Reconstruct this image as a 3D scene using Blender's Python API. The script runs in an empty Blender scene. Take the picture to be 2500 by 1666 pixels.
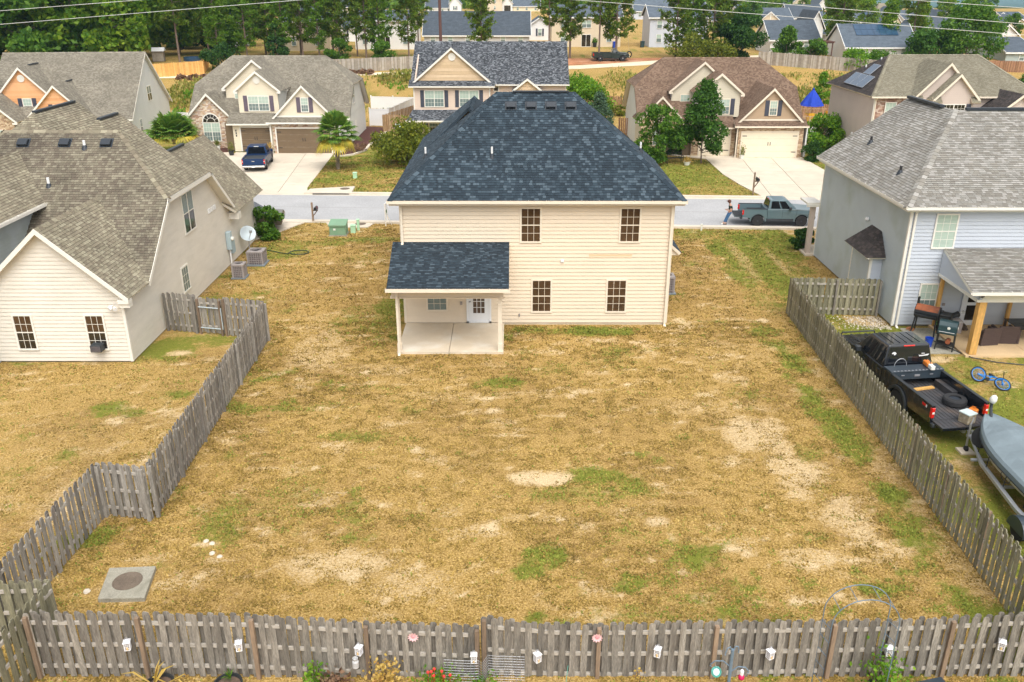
import bpy, bmesh, random
from math import cos, sin, pi, sqrt, hypot, atan2, asin, ceil, radians
import numpy as np
from mathutils import Vector, Matrix
random.seed(7)
rng = np.random.default_rng(7)
sc = bpy.context.scene
COL = sc.collection
R = radians

# camera, sky, sun, exposure
cam_d = bpy.data.cameras.new('camera')
cam_d.sensor_width = 36.0
cam_d.lens = 36.0 * 2100.0 / 2500.0
cam_d.clip_start = 0.5
cam_d.clip_end = 20000.0
cam = bpy.data.objects.new('camera', cam_d)
COL.objects.link(cam)
cam.location = (0,0,14.4)
cam.rotation_euler = (R(90 - 22.573),0,0)
sc.camera = cam

SUN_EL, SUN_AZ = 58.0,165.0          # azimuth measured clockwise from +Y
world = bpy.data.worlds.new('World')
sc.world = world
world.use_nodes = True
wn = world.node_tree
bg = wn.nodes['Background']
sky = wn.nodes.new('ShaderNodeTexSky')
sky.sky_type = 'NISHITA'
sky.sun_disc = False
sky.sun_elevation = R(SUN_EL)
sky.sun_rotation = R(SUN_AZ)
sky.air_density = 1.0
sky.dust_density = 4.0
sky.ozone_density = 1.0
whiten = wn.nodes.new('ShaderNodeHueSaturation')      # thin cloud cover: paler sky
whiten.inputs['Saturation'].default_value = 0.18
wn.links.new(sky.outputs[0], whiten.inputs['Color'])
wn.links.new(whiten.outputs[0], bg.inputs['Color'])
bg.inputs['Strength'].default_value = 0.15

sun_d = bpy.data.lights.new('sun', 'SUN')
sun_d.energy = 1.5
sun_d.angle = R(60)
sun_d.color = (1.0,0.95,0.87)
sun = bpy.data.objects.new('sun', sun_d)
COL.objects.link(sun)
sun.location = (0,-20,60)
_d = Vector((sin(R(SUN_AZ)) * cos(R(SUN_EL)), cos(R(SUN_AZ)) * cos(R(SUN_EL)), sin(R(SUN_EL))))
sun.rotation_euler = _d.to_track_quat('Z', 'Y').to_euler()

sc.view_settings.view_transform = 'Standard'
sc.view_settings.look = 'None'
sc.view_settings.gamma = 1.0
sc.view_settings.use_curve_mapping = False
sc.view_settings.exposure = 0.62
sc.cycles.max_bounces = 5
sc.cycles.diffuse_bounces = 3
sc.cycles.transparent_max_bounces = 8

# helpers
OFF = Vector((0,0,0))

def terr(y):
    def ss(a, b):
        t = min(1.0, max(0.0,(y - a) / (b - a)))
        return t * t * (3 - 2 * t)
    return 4 * ss(98,142) - 74 * ss(400,1600)

class MB:
    """collects faces, links them as one mesh object"""
    def __init__(s):
        s.v = []; s.f = []; s.m = []
    def poly(s, pts, m=0):
        i = len(s.v)
        s.v.extend([tuple(p) for p in pts])
        s.f.append(tuple(range(i, i + len(pts)))); s.m.append(m)
    def box(s, x0, y0, z0, x1, y1, z1, m=0):
        s.fbox(Vector((0,0,0)), Vector((1,0,0)), Vector((0,1,0)), Vector((0,0,1)), x0, x1, y0, y1, z0, z1, m)
    def fbox(s, o, U, V, N, u0, u1, v0, v1, n0, n1, m=0):
        o = Vector(o)
        c = [o + U * u + V * v + N * n for n in (n0, n1) for v in (v0, v1) for u in (u0, u1)]
        i = len(s.v)
        s.v.extend([tuple(p) for p in c])
        for q in ((0,2,3,1),(4,5,7,6),(0,1,5,4),(2,6,7,3),(0,4,6,2),(1,3,7,5)):
            s.f.append(tuple(i + k for k in q)); s.m.append(m)
    def prism(s, pts, ext, m=0, mside=None, mbot=None):
        """planar polygon pts extruded by vector ext"""
        ext = Vector(ext); n = len(pts); i = len(s.v)
        s.v.extend([tuple(Vector(p)) for p in pts]); s.v.extend([tuple(Vector(p) + ext) for p in pts])
        s.f.append(tuple(range(i, i + n))); s.m.append(m)
        s.f.append(tuple(range(i + 2 * n - 1, i + n - 1,-1))); s.m.append(m if mbot is None else mbot)
        for k in range(n):
            k2 = (k + 1) % n
            s.f.append((i + k2, i + k, i + n + k, i + n + k2)); s.m.append(m if mside is None else mside)
    def tube(s, pts, r, n=6, m=0, r1=None, cap=True):
        pts = [Vector(p) for p in pts]; L = len(pts); rings = []
        for k, p in enumerate(pts):
            t = (pts[min(k + 1, L - 1)] - pts[max(k - 1,0)]).normalized()
            a = t.cross(Vector((0,0,1)))
            if a.length < 1e-3: a = t.cross(Vector((1,0,0)))
            a.normalize(); b = a.cross(t)
            rr = r if r1 is None else r + (r1 - r) * k / max(1, L - 1)
            i = len(s.v)
            s.v.extend([tuple(p + a * cos(q * 2 * pi / n) * rr + b * sin(q * 2 * pi / n) * rr) for q in range(n)])
            rings.append(i)
        for k in range(L - 1):
            for q in range(n):
                q2 = (q + 1) % n
                s.f.append((rings[k] + q, rings[k] + q2, rings[k + 1] + q2, rings[k + 1] + q)); s.m.append(m)
        if cap:
            s.f.append(tuple(rings[0] + q for q in range(n))[::-1]); s.m.append(m)
            s.f.append(tuple(rings[-1] + q for q in range(n))); s.m.append(m)
    def lathe(s, c, axis, prof, n=16, m=0):
        """prof: (r, h) pairs along axis from centre c"""
        c = Vector(c); axis = Vector(axis).normalized()
        a = axis.cross(Vector((0,0,1)))
        if a.length < 1e-3: a = Vector((1,0,0))
        a.normalize(); b = axis.cross(a)
        rings = []
        for r, h in prof:
            i = len(s.v)
            s.v.extend([tuple(c + axis * h + (a * cos(q * 2 * pi / n) + b * sin(q * 2 * pi / n)) * max(r, 1e-4)) for q in range(n)])
            rings.append(i)
        for k in range(len(rings) - 1):
            for q in range(n):
                q2 = (q + 1) % n
                s.f.append((rings[k] + q, rings[k] + q2, rings[k + 1] + q2, rings[k + 1] + q)); s.m.append(m)
        s.f.append(tuple(rings[0] + q for q in range(n))[::-1]); s.m.append(m)
        s.f.append(tuple(rings[-1] + q for q in range(n))); s.m.append(m)
    def mesh(s, name, mats, off=None, smooth=False, bevel=0.0, seg=1, fix=True):
        me = bpy.data.meshes.new(name)
        o = OFF if off is None else off
        me.from_pydata([(p[0] - o[0], p[1] - o[1], p[2] - o[2]) for p in s.v],[], s.f)
        if not isinstance(mats, (list, tuple)): mats = [mats]
        mats = [M[m] if isinstance(m, str) else m for m in mats]
        for m in mats: me.materials.append(m)
        if len(mats) > 1: me.polygons.foreach_set('material_index', s.m)
        if bevel > 0 or fix:
            b = bmesh.new(); b.from_mesh(me)
            if bevel > 0:
                bmesh.ops.remove_doubles(b, verts=b.verts, dist=1e-4)
                es = [e for e in b.edges if len(e.link_faces) == 2 and e.calc_face_angle(0) > 0.6]
                bmesh.ops.bevel(b, geom=es, offset=bevel, segments=seg, affect='EDGES', profile=0.6, clamp_overlap=True)
            bmesh.ops.recalc_face_normals(b, faces=b.faces)
            b.to_mesh(me); b.free()
        if smooth: me.polygons.foreach_set('use_smooth', [True] * len(me.polygons))
        me.update()
        return me
    def obj(s, name, mats, parent=None, **k):
        return link(name, s.mesh(name, mats, **k), parent)


def _first(k):
    def f(*a, **q):
        b = MB(); getattr(b, k)(*a, **q); return b
    return f
box_, tube_, lathe_, prism_, fbox_ = map(_first, ('box', 'tube', 'lathe', 'prism', 'fbox'))

def link(name, me, parent=None, loc=None):
    o = bpy.data.objects.new(name, me)
    COL.objects.link(o)
    if parent is not None: o.parent = parent
    if loc is not None: o.location = Vector(loc) - OFF
    return o

def thing(name, label, cat, loc=(0,0,0), rotz=0.0, group=None, world=True):
    """an Empty at the thing's base that parents its parts"""
    global OFF
    o = bpy.data.objects.new(name, None)
    o.empty_display_size = 0.3
    COL.objects.link(o)
    o.location = loc; o.rotation_euler = (0,0, rotz)
    tag(o, label, cat, group)
    OFF = Vector(loc) if world else Vector((0,0,0))
    return o

def tag(o, label, cat, group=None):
    o['label'] = label; o['category'] = cat
    if group: o['group'] = group
    return o

def struct(o):
    o['kind'] = 'structure'; return o

def stuff(o):
    o['kind'] = 'stuff'; return o

def world0():
    global OFF
    OFF = Vector((0,0,0))

def dup(root, loc, rotz=None, label=None, scale=None):
    r = root.copy(); COL.objects.link(r); r.location = loc
    if rotz is not None: r.rotation_euler = (0,0, rotz)
    if scale is not None: r.scale = (scale,) * 3 if not isinstance(scale, tuple) else scale
    if label: r['label'] = label
    for ch in list(root.children):
        c = ch.copy(); COL.objects.link(c); c.parent = r
        for g in list(ch.children):
            d = g.copy(); COL.objects.link(d); d.parent = c
    return r

# materials
def _ramp(nt, cols, const=False):
    r = nt.nodes.new('ShaderNodeValToRGB')
    el = r.color_ramp.elements
    while len(el) < len(cols): el.new(0.5)
    n = len(cols)
    for k, c in enumerate(cols):
        el[k].position = (k / n if const else k / max(1, n - 1))
        el[k].color = (c[0], c[1], c[2],1)
    if const: r.color_ramp.interpolation = 'CONSTANT'
    return r

def mat(name, c, rough=0.75, var=0.12, scale=2.0, stretch=None, bump=0.0, bscale=60.0, isl=None, objr=0.0, metal=0.0,
        coat=0.0, spec=0.5, sub=None, fine=0.0, const=True, dirt=None, transl=0.0, alpha=1.0):
    """procedural material: base colour c (or island palette isl) broken up by noise at two sizes, optional per-object tint and bump"""
    m = bpy.data.materials.new(name); m.use_nodes = True
    nt = m.node_tree; N = nt.nodes; L = nt.links
    p = N['Principled BSDF']
    p.inputs['Roughness'].default_value = rough
    p.inputs['Metallic'].default_value = metal
    p.inputs['Specular IOR Level'].default_value = spec
    if coat: p.inputs['Coat Weight'].default_value = coat; p.inputs['Coat Roughness'].default_value = 0.05
    geo = N.new('ShaderNodeNewGeometry')
    tc = N.new('ShaderNodeTexCoord')
    vec = tc.outputs['Object']
    if stretch:
        mp = N.new('ShaderNodeMapping'); mp.inputs['Scale'].default_value = stretch
        L.new(vec, mp.inputs['Vector']); vec = mp.outputs[0]
    if objr or isl:
        oi = N.new('ShaderNodeObjectInfo')
    if objr:
        ad = N.new('ShaderNodeVectorMath'); ad.operation = 'ADD'
        sclv = N.new('ShaderNodeVectorMath'); sclv.operation = 'SCALE'
        cmb = N.new('ShaderNodeCombineXYZ'); L.new(oi.outputs['Random'], cmb.inputs[0]); L.new(oi.outputs['Random'], cmb.inputs[1])
        L.new(cmb.outputs[0], sclv.inputs[0]); sclv.inputs['Scale'].default_value = 37.0
        L.new(vec, ad.inputs[0]); L.new(sclv.outputs[0], ad.inputs[1]); vec = ad.outputs[0]
    if isl:
        a = N.new('ShaderNodeMath'); a.operation = 'ADD'
        L.new(geo.outputs['Random Per Island'], a.inputs[0]); L.new(oi.outputs['Random'], a.inputs[1])
        fr = N.new('ShaderNodeMath'); fr.operation = 'FRACT'; L.new(a.outputs[0], fr.inputs[0])
        rp = _ramp(nt, isl, const); L.new(fr.outputs[0], rp.inputs[0]); colr = rp.outputs[0]
    else:
        rgb = N.new('ShaderNodeRGB'); rgb.outputs[0].default_value = (c[0], c[1], c[2],1); colr = rgb.outputs[0]
    def mul(colr, facsock, lo, hi):
        mr = N.new('ShaderNodeMapRange'); mr.inputs['From Min'].default_value = 0.28; mr.inputs['From Max'].default_value = 0.72
        mr.inputs['To Min'].default_value = lo; mr.inputs['To Max'].default_value = hi
        L.new(facsock, mr.inputs['Value'])
        mx = N.new('ShaderNodeVectorMath'); mx.operation = 'SCALE'
        L.new(colr, mx.inputs[0]); L.new(mr.outputs[0], mx.inputs['Scale']); return mx.outputs[0]
    if var:
        n1 = N.new('ShaderNodeTexNoise'); n1.inputs['Scale'].default_value = scale; n1.inputs['Detail'].default_value = 5; n1.inputs['Roughness'].default_value = 0.6
        L.new(vec, n1.inputs['Vector']); colr = mul(colr, n1.outputs['Fac'],1 - var, 1 + var)
    if fine:
        n2 = N.new('ShaderNodeTexNoise'); n2.inputs['Scale'].default_value = bscale; n2.inputs['Detail'].default_value = 3
        L.new(vec, n2.inputs['Vector']); colr = mul(colr, n2.outputs['Fac'],1 - fine, 1 + fine)
    if objr:
        mr = N.new('ShaderNodeMapRange'); mr.inputs['To Min'].default_value = 1 - objr; mr.inputs['To Max'].default_value = 1 + objr
        L.new(oi.outputs['Random'], mr.inputs['Value'])
        mx = N.new('ShaderNodeVectorMath'); mx.operation = 'SCALE'; L.new(colr, mx.inputs[0]); L.new(mr.outputs[0], mx.inputs['Scale']); colr = mx.outputs[0]
    if dirt:                                            # streaks or stains of another colour: (colour, amount, scale)
        dc, da, ds = dirt
        n3 = N.new('ShaderNodeTexNoise'); n3.inputs['Scale'].default_value = ds; n3.inputs['Detail'].default_value = 6
        L.new(vec, n3.inputs['Vector'])
        mr = N.new('ShaderNodeMapRange'); mr.inputs['From Min'].default_value = 0.5; mr.inputs['From Max'].default_value = 0.75; mr.inputs['To Max'].default_value = da
        L.new(n3.outputs['Fac'], mr.inputs['Value'])
        mx = N.new('ShaderNodeMix'); mx.data_type = 'RGBA'; L.new(mr.outputs[0], mx.inputs['Factor']); L.new(colr, mx.inputs['A']); mx.inputs['B'].default_value = (*dc, 1); colr = mx.outputs['Result']
    L.new(colr, p.inputs['Base Color'])
    if bump:
        nb = N.new('ShaderNodeTexNoise'); nb.inputs['Scale'].default_value = bscale; nb.inputs['Detail'].default_value = 4
        L.new(vec, nb.inputs['Vector'])
        b = N.new('ShaderNodeBump'); b.inputs['Strength'].default_value = bump; b.inputs['Distance'].default_value = 0.02
        L.new(nb.outputs['Fac'], b.inputs['Height']); L.new(b.outputs[0], p.inputs['Normal'])
    if transl:
        tr = N.new('ShaderNodeBsdfTranslucent'); L.new(colr, tr.inputs['Color'])
        ms = N.new('ShaderNodeMixShader'); ms.inputs[0].default_value = transl
        L.new(p.outputs[0], ms.inputs[1]); L.new(tr.outputs[0], ms.inputs[2]); L.new(ms.outputs[0], N['Material Output'].inputs['Surface'])
    return m

M = {}
M['beige_siding'] = mat('beige_siding', (0.72,0.61,0.465),0.55,0.04,0.8, stretch=(1,1,6))
M['beige_new'] = mat('beige_patch', (0.70,0.53,0.33),0.55,0.03,1.0)
M['cream_siding'] = mat('cream_siding', (0.70,0.655,0.575),0.55,0.06,0.7, stretch=(1,1,4), dirt=((0.5,0.46,0.36),0.25,1.2))
M['grey_siding'] = mat('grey_siding', (0.50,0.54,0.60),0.55,0.05,0.8, stretch=(1,1,4))
M['mildew_siding'] = mat('mildew_siding', (0.46,0.51,0.53),0.6,0.06,0.8, dirt=((0.33,0.37,0.30),0.6,0.7))
M['tan_siding'] = mat('tan_siding', (0.72,0.64,0.49),0.55,0.05,0.8)
M['greige_siding'] = mat('greige_siding', (0.62,0.56,0.43),0.55,0.05,0.8)
M['brown_siding'] = mat('brown_siding', (0.42,0.30,0.19),0.6,0.06,0.8)
M['pink_siding'] = mat('pink_siding', (0.66,0.52,0.42),0.55,0.05,0.8)
M['shake_siding'] = mat('shake_siding', (0.60,0.45,0.28),0.65,0.08,2.0, isl=[(0.60,0.45,0.28),(0.56,0.41,0.25),(0.64,0.48,0.31)])
M['mauve_siding'] = mat('mauve_siding', (0.55,0.46,0.40),0.55,0.05,0.8)
M['orange_shake'] = mat('orange_shake', (0.70,0.36,0.16),0.65,0.06,2.0, isl=[(0.72,0.38,0.17),(0.68,0.34,0.15),(0.76,0.41,0.2)])
M['pale_siding'] = mat('pale_siding', (0.68,0.68,0.64),0.55,0.05,0.8)
M['white_trim'] = mat('white_trim', (0.78,0.75,0.68),0.5,0.04,3.0)
M['cream_trim'] = mat('cream_trim', (0.76,0.67,0.54),0.5,0.04,3.0)
M['white_vinyl'] = mat('white_vinyl', (0.80,0.80,0.80),0.4,0.03,1.0)
M['white_door'] = mat('white_door', (0.78,0.80,0.82),0.4,0.03,2.0)
M['lattice_white'] = M['white_trim']
def shingle(name, cols, big=0.22, dirt=None):
    return mat(name, cols[0],0.92, big, 0.55, isl=cols, fine=0.25, bscale=90.0, spec=0.25, dirt=dirt)
M['shingle_edge_shadow'] = mat('cut_edge_shadow_line', (0.022,0.02,0.018),0.95,0.2,3.0)  # dark cut asphalt, also painting each course's shadow line into the colour
M['slate_shingle'] = shingle('slate_shingle', [(0.022,0.033,0.044),(0.027,0.041,0.055),(0.034,0.052,0.068),(0.024,0.037,0.050),(0.048,0.070,0.090),(0.030,0.046,0.061),(0.070,0.098,0.122)],0.2)
M['tan_shingle'] = shingle('weathered_tan_shingle', [(0.215,0.19,0.135),(0.26,0.232,0.165),(0.23,0.20,0.145),(0.32,0.29,0.21),(0.185,0.158,0.115),(0.25,0.215,0.155)],0.22, dirt=((0.10,0.082,0.064),0.4,0.5))
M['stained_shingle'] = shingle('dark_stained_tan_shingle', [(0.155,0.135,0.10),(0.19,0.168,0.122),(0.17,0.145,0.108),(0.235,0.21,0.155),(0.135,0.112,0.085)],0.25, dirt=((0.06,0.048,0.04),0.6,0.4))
M['grey_shingle'] = shingle('weathered_grey_shingle', [(0.25,0.24,0.215),(0.29,0.28,0.255),(0.215,0.20,0.175),(0.345,0.33,0.305),(0.25,0.235,0.205)],0.14)
M['taupe_shingle'] = shingle('taupe_shingle', [(0.205,0.185,0.145),(0.235,0.212,0.17),(0.185,0.165,0.13),(0.265,0.24,0.19)],0.18)
M['olive_shingle'] = shingle('olive_shingle', [(0.225,0.205,0.15),(0.26,0.24,0.18),(0.20,0.18,0.13)],0.14)
M['brown_shingle'] = shingle('brown_shingle', [(0.165,0.108,0.075),(0.195,0.13,0.092),(0.14,0.09,0.062),(0.225,0.155,0.11)],0.14)
M['black_shingle'] = shingle('salt_and_pepper_shingle', [(0.05,0.055,0.065),(0.10,0.11,0.125),(0.20,0.215,0.235),(0.035,0.04,0.045),(0.14,0.15,0.165),(0.075,0.08,0.09)],0.15)
M['dark_shingle'] = shingle('dark_stained_shingle', [(0.06,0.052,0.05),(0.085,0.07,0.065),(0.05,0.043,0.04)],0.2)
M['far_roof'] = mat('blue_grey_roofing', (0.085,0.105,0.13),0.9,0.22,1.2, stretch=(1,1,3), fine=0.22, bscale=7.0, spec=0.25, objr=0.25)
M['gable_vent'] = M['white_trim']
M['stone'] = mat('stacked_stone', (0.5,0.4,0.3),0.85,0.15,6.0, isl=[(0.52,0.36,0.23),(0.62,0.48,0.34),(0.36,0.22,0.15),(0.70,0.60,0.47),(0.46,0.33,0.26),(0.58,0.50,0.42)], bump=0.3, bscale=30)
M['brick'] = mat('tan_brick', (0.5,0.4,0.3),0.85,0.12,6.0, isl=[(0.46,0.31,0.19),(0.54,0.40,0.26),(0.36,0.23,0.14),(0.60,0.47,0.31)], bump=0.2, bscale=30)
M['red_brick'] = mat('red_brick', (0.4,0.3,0.2),0.85,0.12,6.0, isl=[(0.40,0.24,0.17),(0.50,0.34,0.26),(0.30,0.17,0.12),(0.58,0.45,0.36)], bump=0.2, bscale=30)
M['mortar'] = mat('mortar', (0.50,0.45,0.38),0.95,0.08,5.0)
M['concrete'] = mat('pale_concrete', (0.60,0.525,0.42),0.85,0.10,0.5, fine=0.08, bscale=40, objr=0.05, dirt=((0.44,0.37,0.28),0.35,1.1))
M['patio_concrete'] = mat('patio_concrete', (0.62,0.535,0.41),0.85,0.09,0.8, fine=0.07, bscale=40, dirt=((0.74,0.72,0.66),0.6,0.9))
M['tan_patio'] = mat('sandy_patio_concrete', (0.62,0.45,0.26),0.85,0.1,0.8, fine=0.08, bscale=40, dirt=((0.45,0.36,0.24),0.4,1.2))
M['kerb_concrete'] = mat('kerb_concrete', (0.60,0.53,0.43),0.85,0.10,1.0, fine=0.08, bscale=40)
M['joint'] = mat('joint_filler', (0.20,0.17,0.13),0.95,0.1,4.0)
M['old_concrete'] = mat('old_lichen_concrete', (0.33,0.31,0.25),0.95,0.25,3.0, fine=0.2, bscale=25, dirt=((0.16,0.15,0.11),0.8,3.0), bump=0.4)
M['rusty_lid'] = mat('rusty_iron_lid', (0.15,0.115,0.085),0.85,0.2,4.0, fine=0.2, bscale=40, bump=0.4)
M['asphalt'] = mat('pale_worn_asphalt', (0.38,0.38,0.385),0.92,0.10,0.35, fine=0.14, bscale=9.0, spec=0.3, dirt=((0.30,0.30,0.30),0.35,0.25))
M['mulch'] = mat('dark_red_mulch', (0.085,0.03,0.022),0.95,0.3,6.0, fine=0.3, bscale=30, bump=0.6)
M['wood'] = mat('weathered_grey_wood', (0.225,0.203,0.172),0.9,0.34,2.6, stretch=(6,6,0.7), objr=0.38, fine=0.34, bscale=13, bump=0.45, dirt=((0.10,0.08,0.062),0.6,1.6))
M['wood_left'] = mat('silvered_grey_wood', (0.262,0.240,0.208),0.9,0.32,2.6, stretch=(6,6,0.7), objr=0.34, fine=0.32, bscale=13, bump=0.4, dirt=((0.12,0.085,0.075),0.55,1.4))
M['wood_green'] = mat('algae_grey_wood', (0.225,0.21,0.14),0.9,0.32,2.6, stretch=(6,6,0.7), objr=0.32, fine=0.30, bscale=13, bump=0.4, dirt=((0.13,0.12,0.055),0.6,1.2))
M['wood_rail'] = mat('pale_rail_wood', (0.40,0.365,0.315),0.9,0.2,3.0, stretch=(0.6,6,6), fine=0.15, bscale=12)
M['wood_post'] = mat('brown_post_wood', (0.235,0.165,0.11),0.85,0.3,2.0, stretch=(6,6,0.6), fine=0.15, bscale=12, objr=0.25)
M['wood_red'] = mat('red_brown_wood', (0.26,0.13,0.075),0.85,0.25,3.0, stretch=(4,4,1), objr=0.1, isl=[(0.28,0.145,0.085),(0.22,0.11,0.06),(0.33,0.175,0.10)])
M['wood_new'] = mat('new_orange_wood', (0.70,0.37,0.10),0.75,0.15,3.0, isl=[(0.72,0.38,0.10),(0.64,0.33,0.09),(0.76,0.43,0.14)])
M['wood_old'] = mat('old_grey_boards', (0.36,0.32,0.27),0.9,0.2,3.0, isl=[(0.38,0.34,0.29),(0.31,0.27,0.22),(0.43,0.39,0.34),(0.26,0.22,0.18)])
M['cedar'] = mat('golden_cedar_post', (0.60,0.34,0.10),0.7,0.22,2.5, stretch=(5,5,0.6), fine=0.15, bscale=10, bump=0.2)
M['deck_wood'] = mat('deck_wood', (0.42,0.28,0.15),0.8,0.2,3.0, isl=[(0.42,0.28,0.15),(0.36,0.23,0.12),(0.48,0.33,0.19)])
M['glass'] = mat('dark_window_glass', (0.028,0.022,0.015),0.06,0.3,1.5, spec=0.7)
M['glass_warm'] = mat('bare_room_glass', (0.075,0.042,0.022),0.07,0.3,1.2, spec=0.6)
M['glass_blind'] = mat('pale_blind_behind_glass', (0.42,0.52,0.45),0.12,0.10,2.0, stretch=(1,1,9), spec=0.6)
M['glass_screen'] = mat('screened_glass', (0.17,0.22,0.21),0.25,0.12,2.0, stretch=(1,1,9), spec=0.5)
M['shutter'] = mat('slate_blue_shutter', (0.055,0.06,0.085),0.6,0.1,3.0)
M['shutter_plum'] = mat('plum_shutter', (0.13,0.10,0.13),0.6,0.1,3.0)
M['garage_brown'] = mat('brown_garage_door', (0.16,0.11,0.062),0.6,0.08,2.0)
M['garage_cream'] = mat('cream_garage_door', (0.78,0.69,0.53),0.5,0.03,2.0)
M['black_iron'] = mat('black_iron', (0.02,0.02,0.022),0.5,0.1,3.0)
M['vent_black'] = mat('black_vent_metal', (0.025,0.032,0.042),0.45,0.1,3.0)
M['pvc'] = mat('white_pipe', (0.80,0.80,0.80),0.5,0.05,4.0)
M['hvac'] = mat('grey_hvac_metal', (0.30,0.27,0.26),0.6,0.1,3.0)
M['hvac_fin'] = mat('condenser_fins', (0.17,0.145,0.15),0.7,0.15,8.0)
M['pad'] = mat('plastic_pad', (0.17,0.20,0.22),0.8,0.1,3.0)
M['meter_blue'] = mat('pale_meter_box', (0.40,0.50,0.53),0.5,0.06,4.0)
M['dish'] = mat('dish_grey', (0.52,0.60,0.64),0.45,0.05,3.0)
M['util_green'] = mat('utility_green', (0.19,0.33,0.21),0.55,0.08,2.0, dirt=((0.25,0.30,0.2),0.4,3.0))
M['pale_green'] = mat('pale_green_plastic', (0.42,0.66,0.44),0.5,0.05,3.0)
M['solar'] = mat('solar_glass', (0.03,0.07,0.13),0.08,0.15,1.0, spec=0.8, coat=0.6)
M['steel'] = mat('galvanised_steel', (0.42,0.43,0.46),0.45,0.12,5.0, metal=0.6)
M['chrome'] = mat('chrome', (0.62,0.62,0.62),0.18,0.05,5.0, metal=1.0)
M['rubber'] = mat('tyre_rubber', (0.022,0.022,0.024),0.85,0.15,8.0)
M['silver_rim'] = mat('silver_rim', (0.55,0.57,0.60),0.35,0.05,5.0, metal=0.7)
M['dark_rim'] = mat('gunmetal_rim', (0.045,0.055,0.07),0.35,0.1,5.0, metal=0.5)
M['tail_red'] = mat('red_lamp_lens', (0.62,0.012,0.008),0.2,0.08,6.0, coat=0.4)
M['amber'] = mat('amber_lens', (0.75,0.22,0.03),0.3,0.05,6.0)
M['lamp_white'] = mat('lamp_lens', (0.75,0.75,0.70),0.2,0.05,6.0)
M['black_paint'] = mat('black_car_paint', (0.006,0.008,0.012),0.22,0.1,1.0, coat=1.0)
M['black_plastic'] = mat('black_plastic', (0.028,0.033,0.038),0.55,0.1,4.0)
M['bed_liner'] = mat('ribbed_bed_liner', (0.05,0.05,0.055),0.6,0.2,3.0, dirt=((0.16,0.115,0.085),0.5,2.0))
M['tool_box'] = mat('black_tread_plate', (0.03,0.045,0.06),0.4,0.1,4.0, coat=0.3)
M['grey_paint'] = mat('cement_grey_paint', (0.115,0.175,0.20),0.3,0.04,1.0, coat=0.6)
M['blue_paint'] = mat('dark_blue_paint', (0.006,0.028,0.09),0.35,0.1,1.0, coat=0.12, spec=0.3)
M['green_black_paint'] = mat('old_dark_green_paint', (0.012,0.022,0.02),0.4,0.1,1.0, coat=0.4)
M['olive_paint'] = mat('bronze_paint', (0.10,0.085,0.06),0.3,0.08,1.0, coat=0.6)
M['car_glass'] = mat('tinted_car_glass', (0.008,0.010,0.014),0.05,0.1,2.0, spec=0.8)
M['blue_plastic'] = mat('blue_plastic', (0.01,0.06,0.45),0.4,0.08,4.0)
M['bike_blue'] = mat('bike_blue_paint', (0.01,0.20,0.60),0.3,0.08,4.0)
M['umbrella_blue'] = mat('royal_blue_canvas', (0.006,0.045,0.42),0.8,0.15,2.0)
M['yellow_chair'] = mat('yellow_painted_wood', (0.75,0.42,0.02),0.6,0.08,4.0)
M['wicker'] = mat('dark_brown_wicker', (0.075,0.05,0.045),0.8,0.2,4.0, stretch=(1,1,14), fine=0.25, bscale=60, bump=0.4)
M['rust'] = mat('rusted_steel', (0.28,0.085,0.035),0.85,0.35,3.0, dirt=((0.04,0.035,0.03),0.8,2.0))
M['grill_black'] = mat('black_grill_enamel', (0.018,0.02,0.022),0.5,0.15,4.0)
M['grill_green'] = mat('dark_green_enamel', (0.022,0.055,0.065),0.45,0.1,4.0)
M['boat_cover'] = mat('grey_canvas_cover', (0.17,0.215,0.24),0.85,0.12,1.5, fine=0.08, bscale=40, bump=0.15)
M['boat_hull'] = mat('cream_gelcoat', (0.62,0.58,0.42),0.3,0.05,1.0, coat=0.4)
M['aluminium'] = mat('aluminium_frame', (0.46,0.48,0.52),0.5,0.1,3.0, metal=0.5)
M['lantern_white'] = mat('white_lantern_metal', (0.80,0.80,0.83),0.45,0.03,4.0)
M['lantern_glass'] = mat('lantern_pane', (0.22,0.18,0.15),0.3,0.3,20.0)
M['candle'] = mat('candle_wax', (0.72,0.50,0.22),0.6,0.1,10.0)
M['pink'] = mat('pink_flower', (0.80,0.50,0.52),0.6,0.08,20.0)
M['pink_heart'] = mat('flower_heart', (0.70,0.30,0.33),0.6,0.1,20.0)
M['red_petal'] = mat('red_petals', (0.75,0.03,0.03),0.6,0.15,20.0)
M['magenta'] = mat('magenta_glass', (0.55,0.01,0.10),0.2,0.1,10.0)
M['turquoise'] = mat('turquoise_rim', (0.10,0.40,0.34),0.4,0.1,10.0)
M['blue_steel'] = mat('blue_grey_iron', (0.14,0.20,0.26),0.5,0.15,6.0)
M['pot_black'] = mat('black_flower_pot', (0.022,0.026,0.028),0.5,0.1,4.0)
M['soil'] = mat('dry_potting_soil', (0.13,0.085,0.06),0.95,0.3,14.0, fine=0.3, bscale=60, bump=0.8)
M['terracotta'] = mat('terracotta', (0.30,0.085,0.05),0.7,0.15,4.0)
M['skin'] = mat('skin', (0.55,0.32,0.23),0.6,0.05,8.0)
M['jeans'] = mat('blue_jeans', (0.05,0.13,0.26),0.85,0.2,12.0)
M['tshirt'] = mat('dark_green_tshirt', (0.012,0.035,0.028),0.85,0.12,12.0)
M['hair'] = mat('brown_hair', (0.10,0.035,0.02),0.7,0.2,30.0)
M['bark'] = mat('brown_bark', (0.12,0.088,0.065),0.95,0.3,4.0, stretch=(3,3,0.6), bump=0.5, bscale=12)
M['pine_bark'] = mat('pine_bark', (0.19,0.135,0.105),0.95,0.3,3.0, stretch=(3,3,0.6), bump=0.5, bscale=12)
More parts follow.
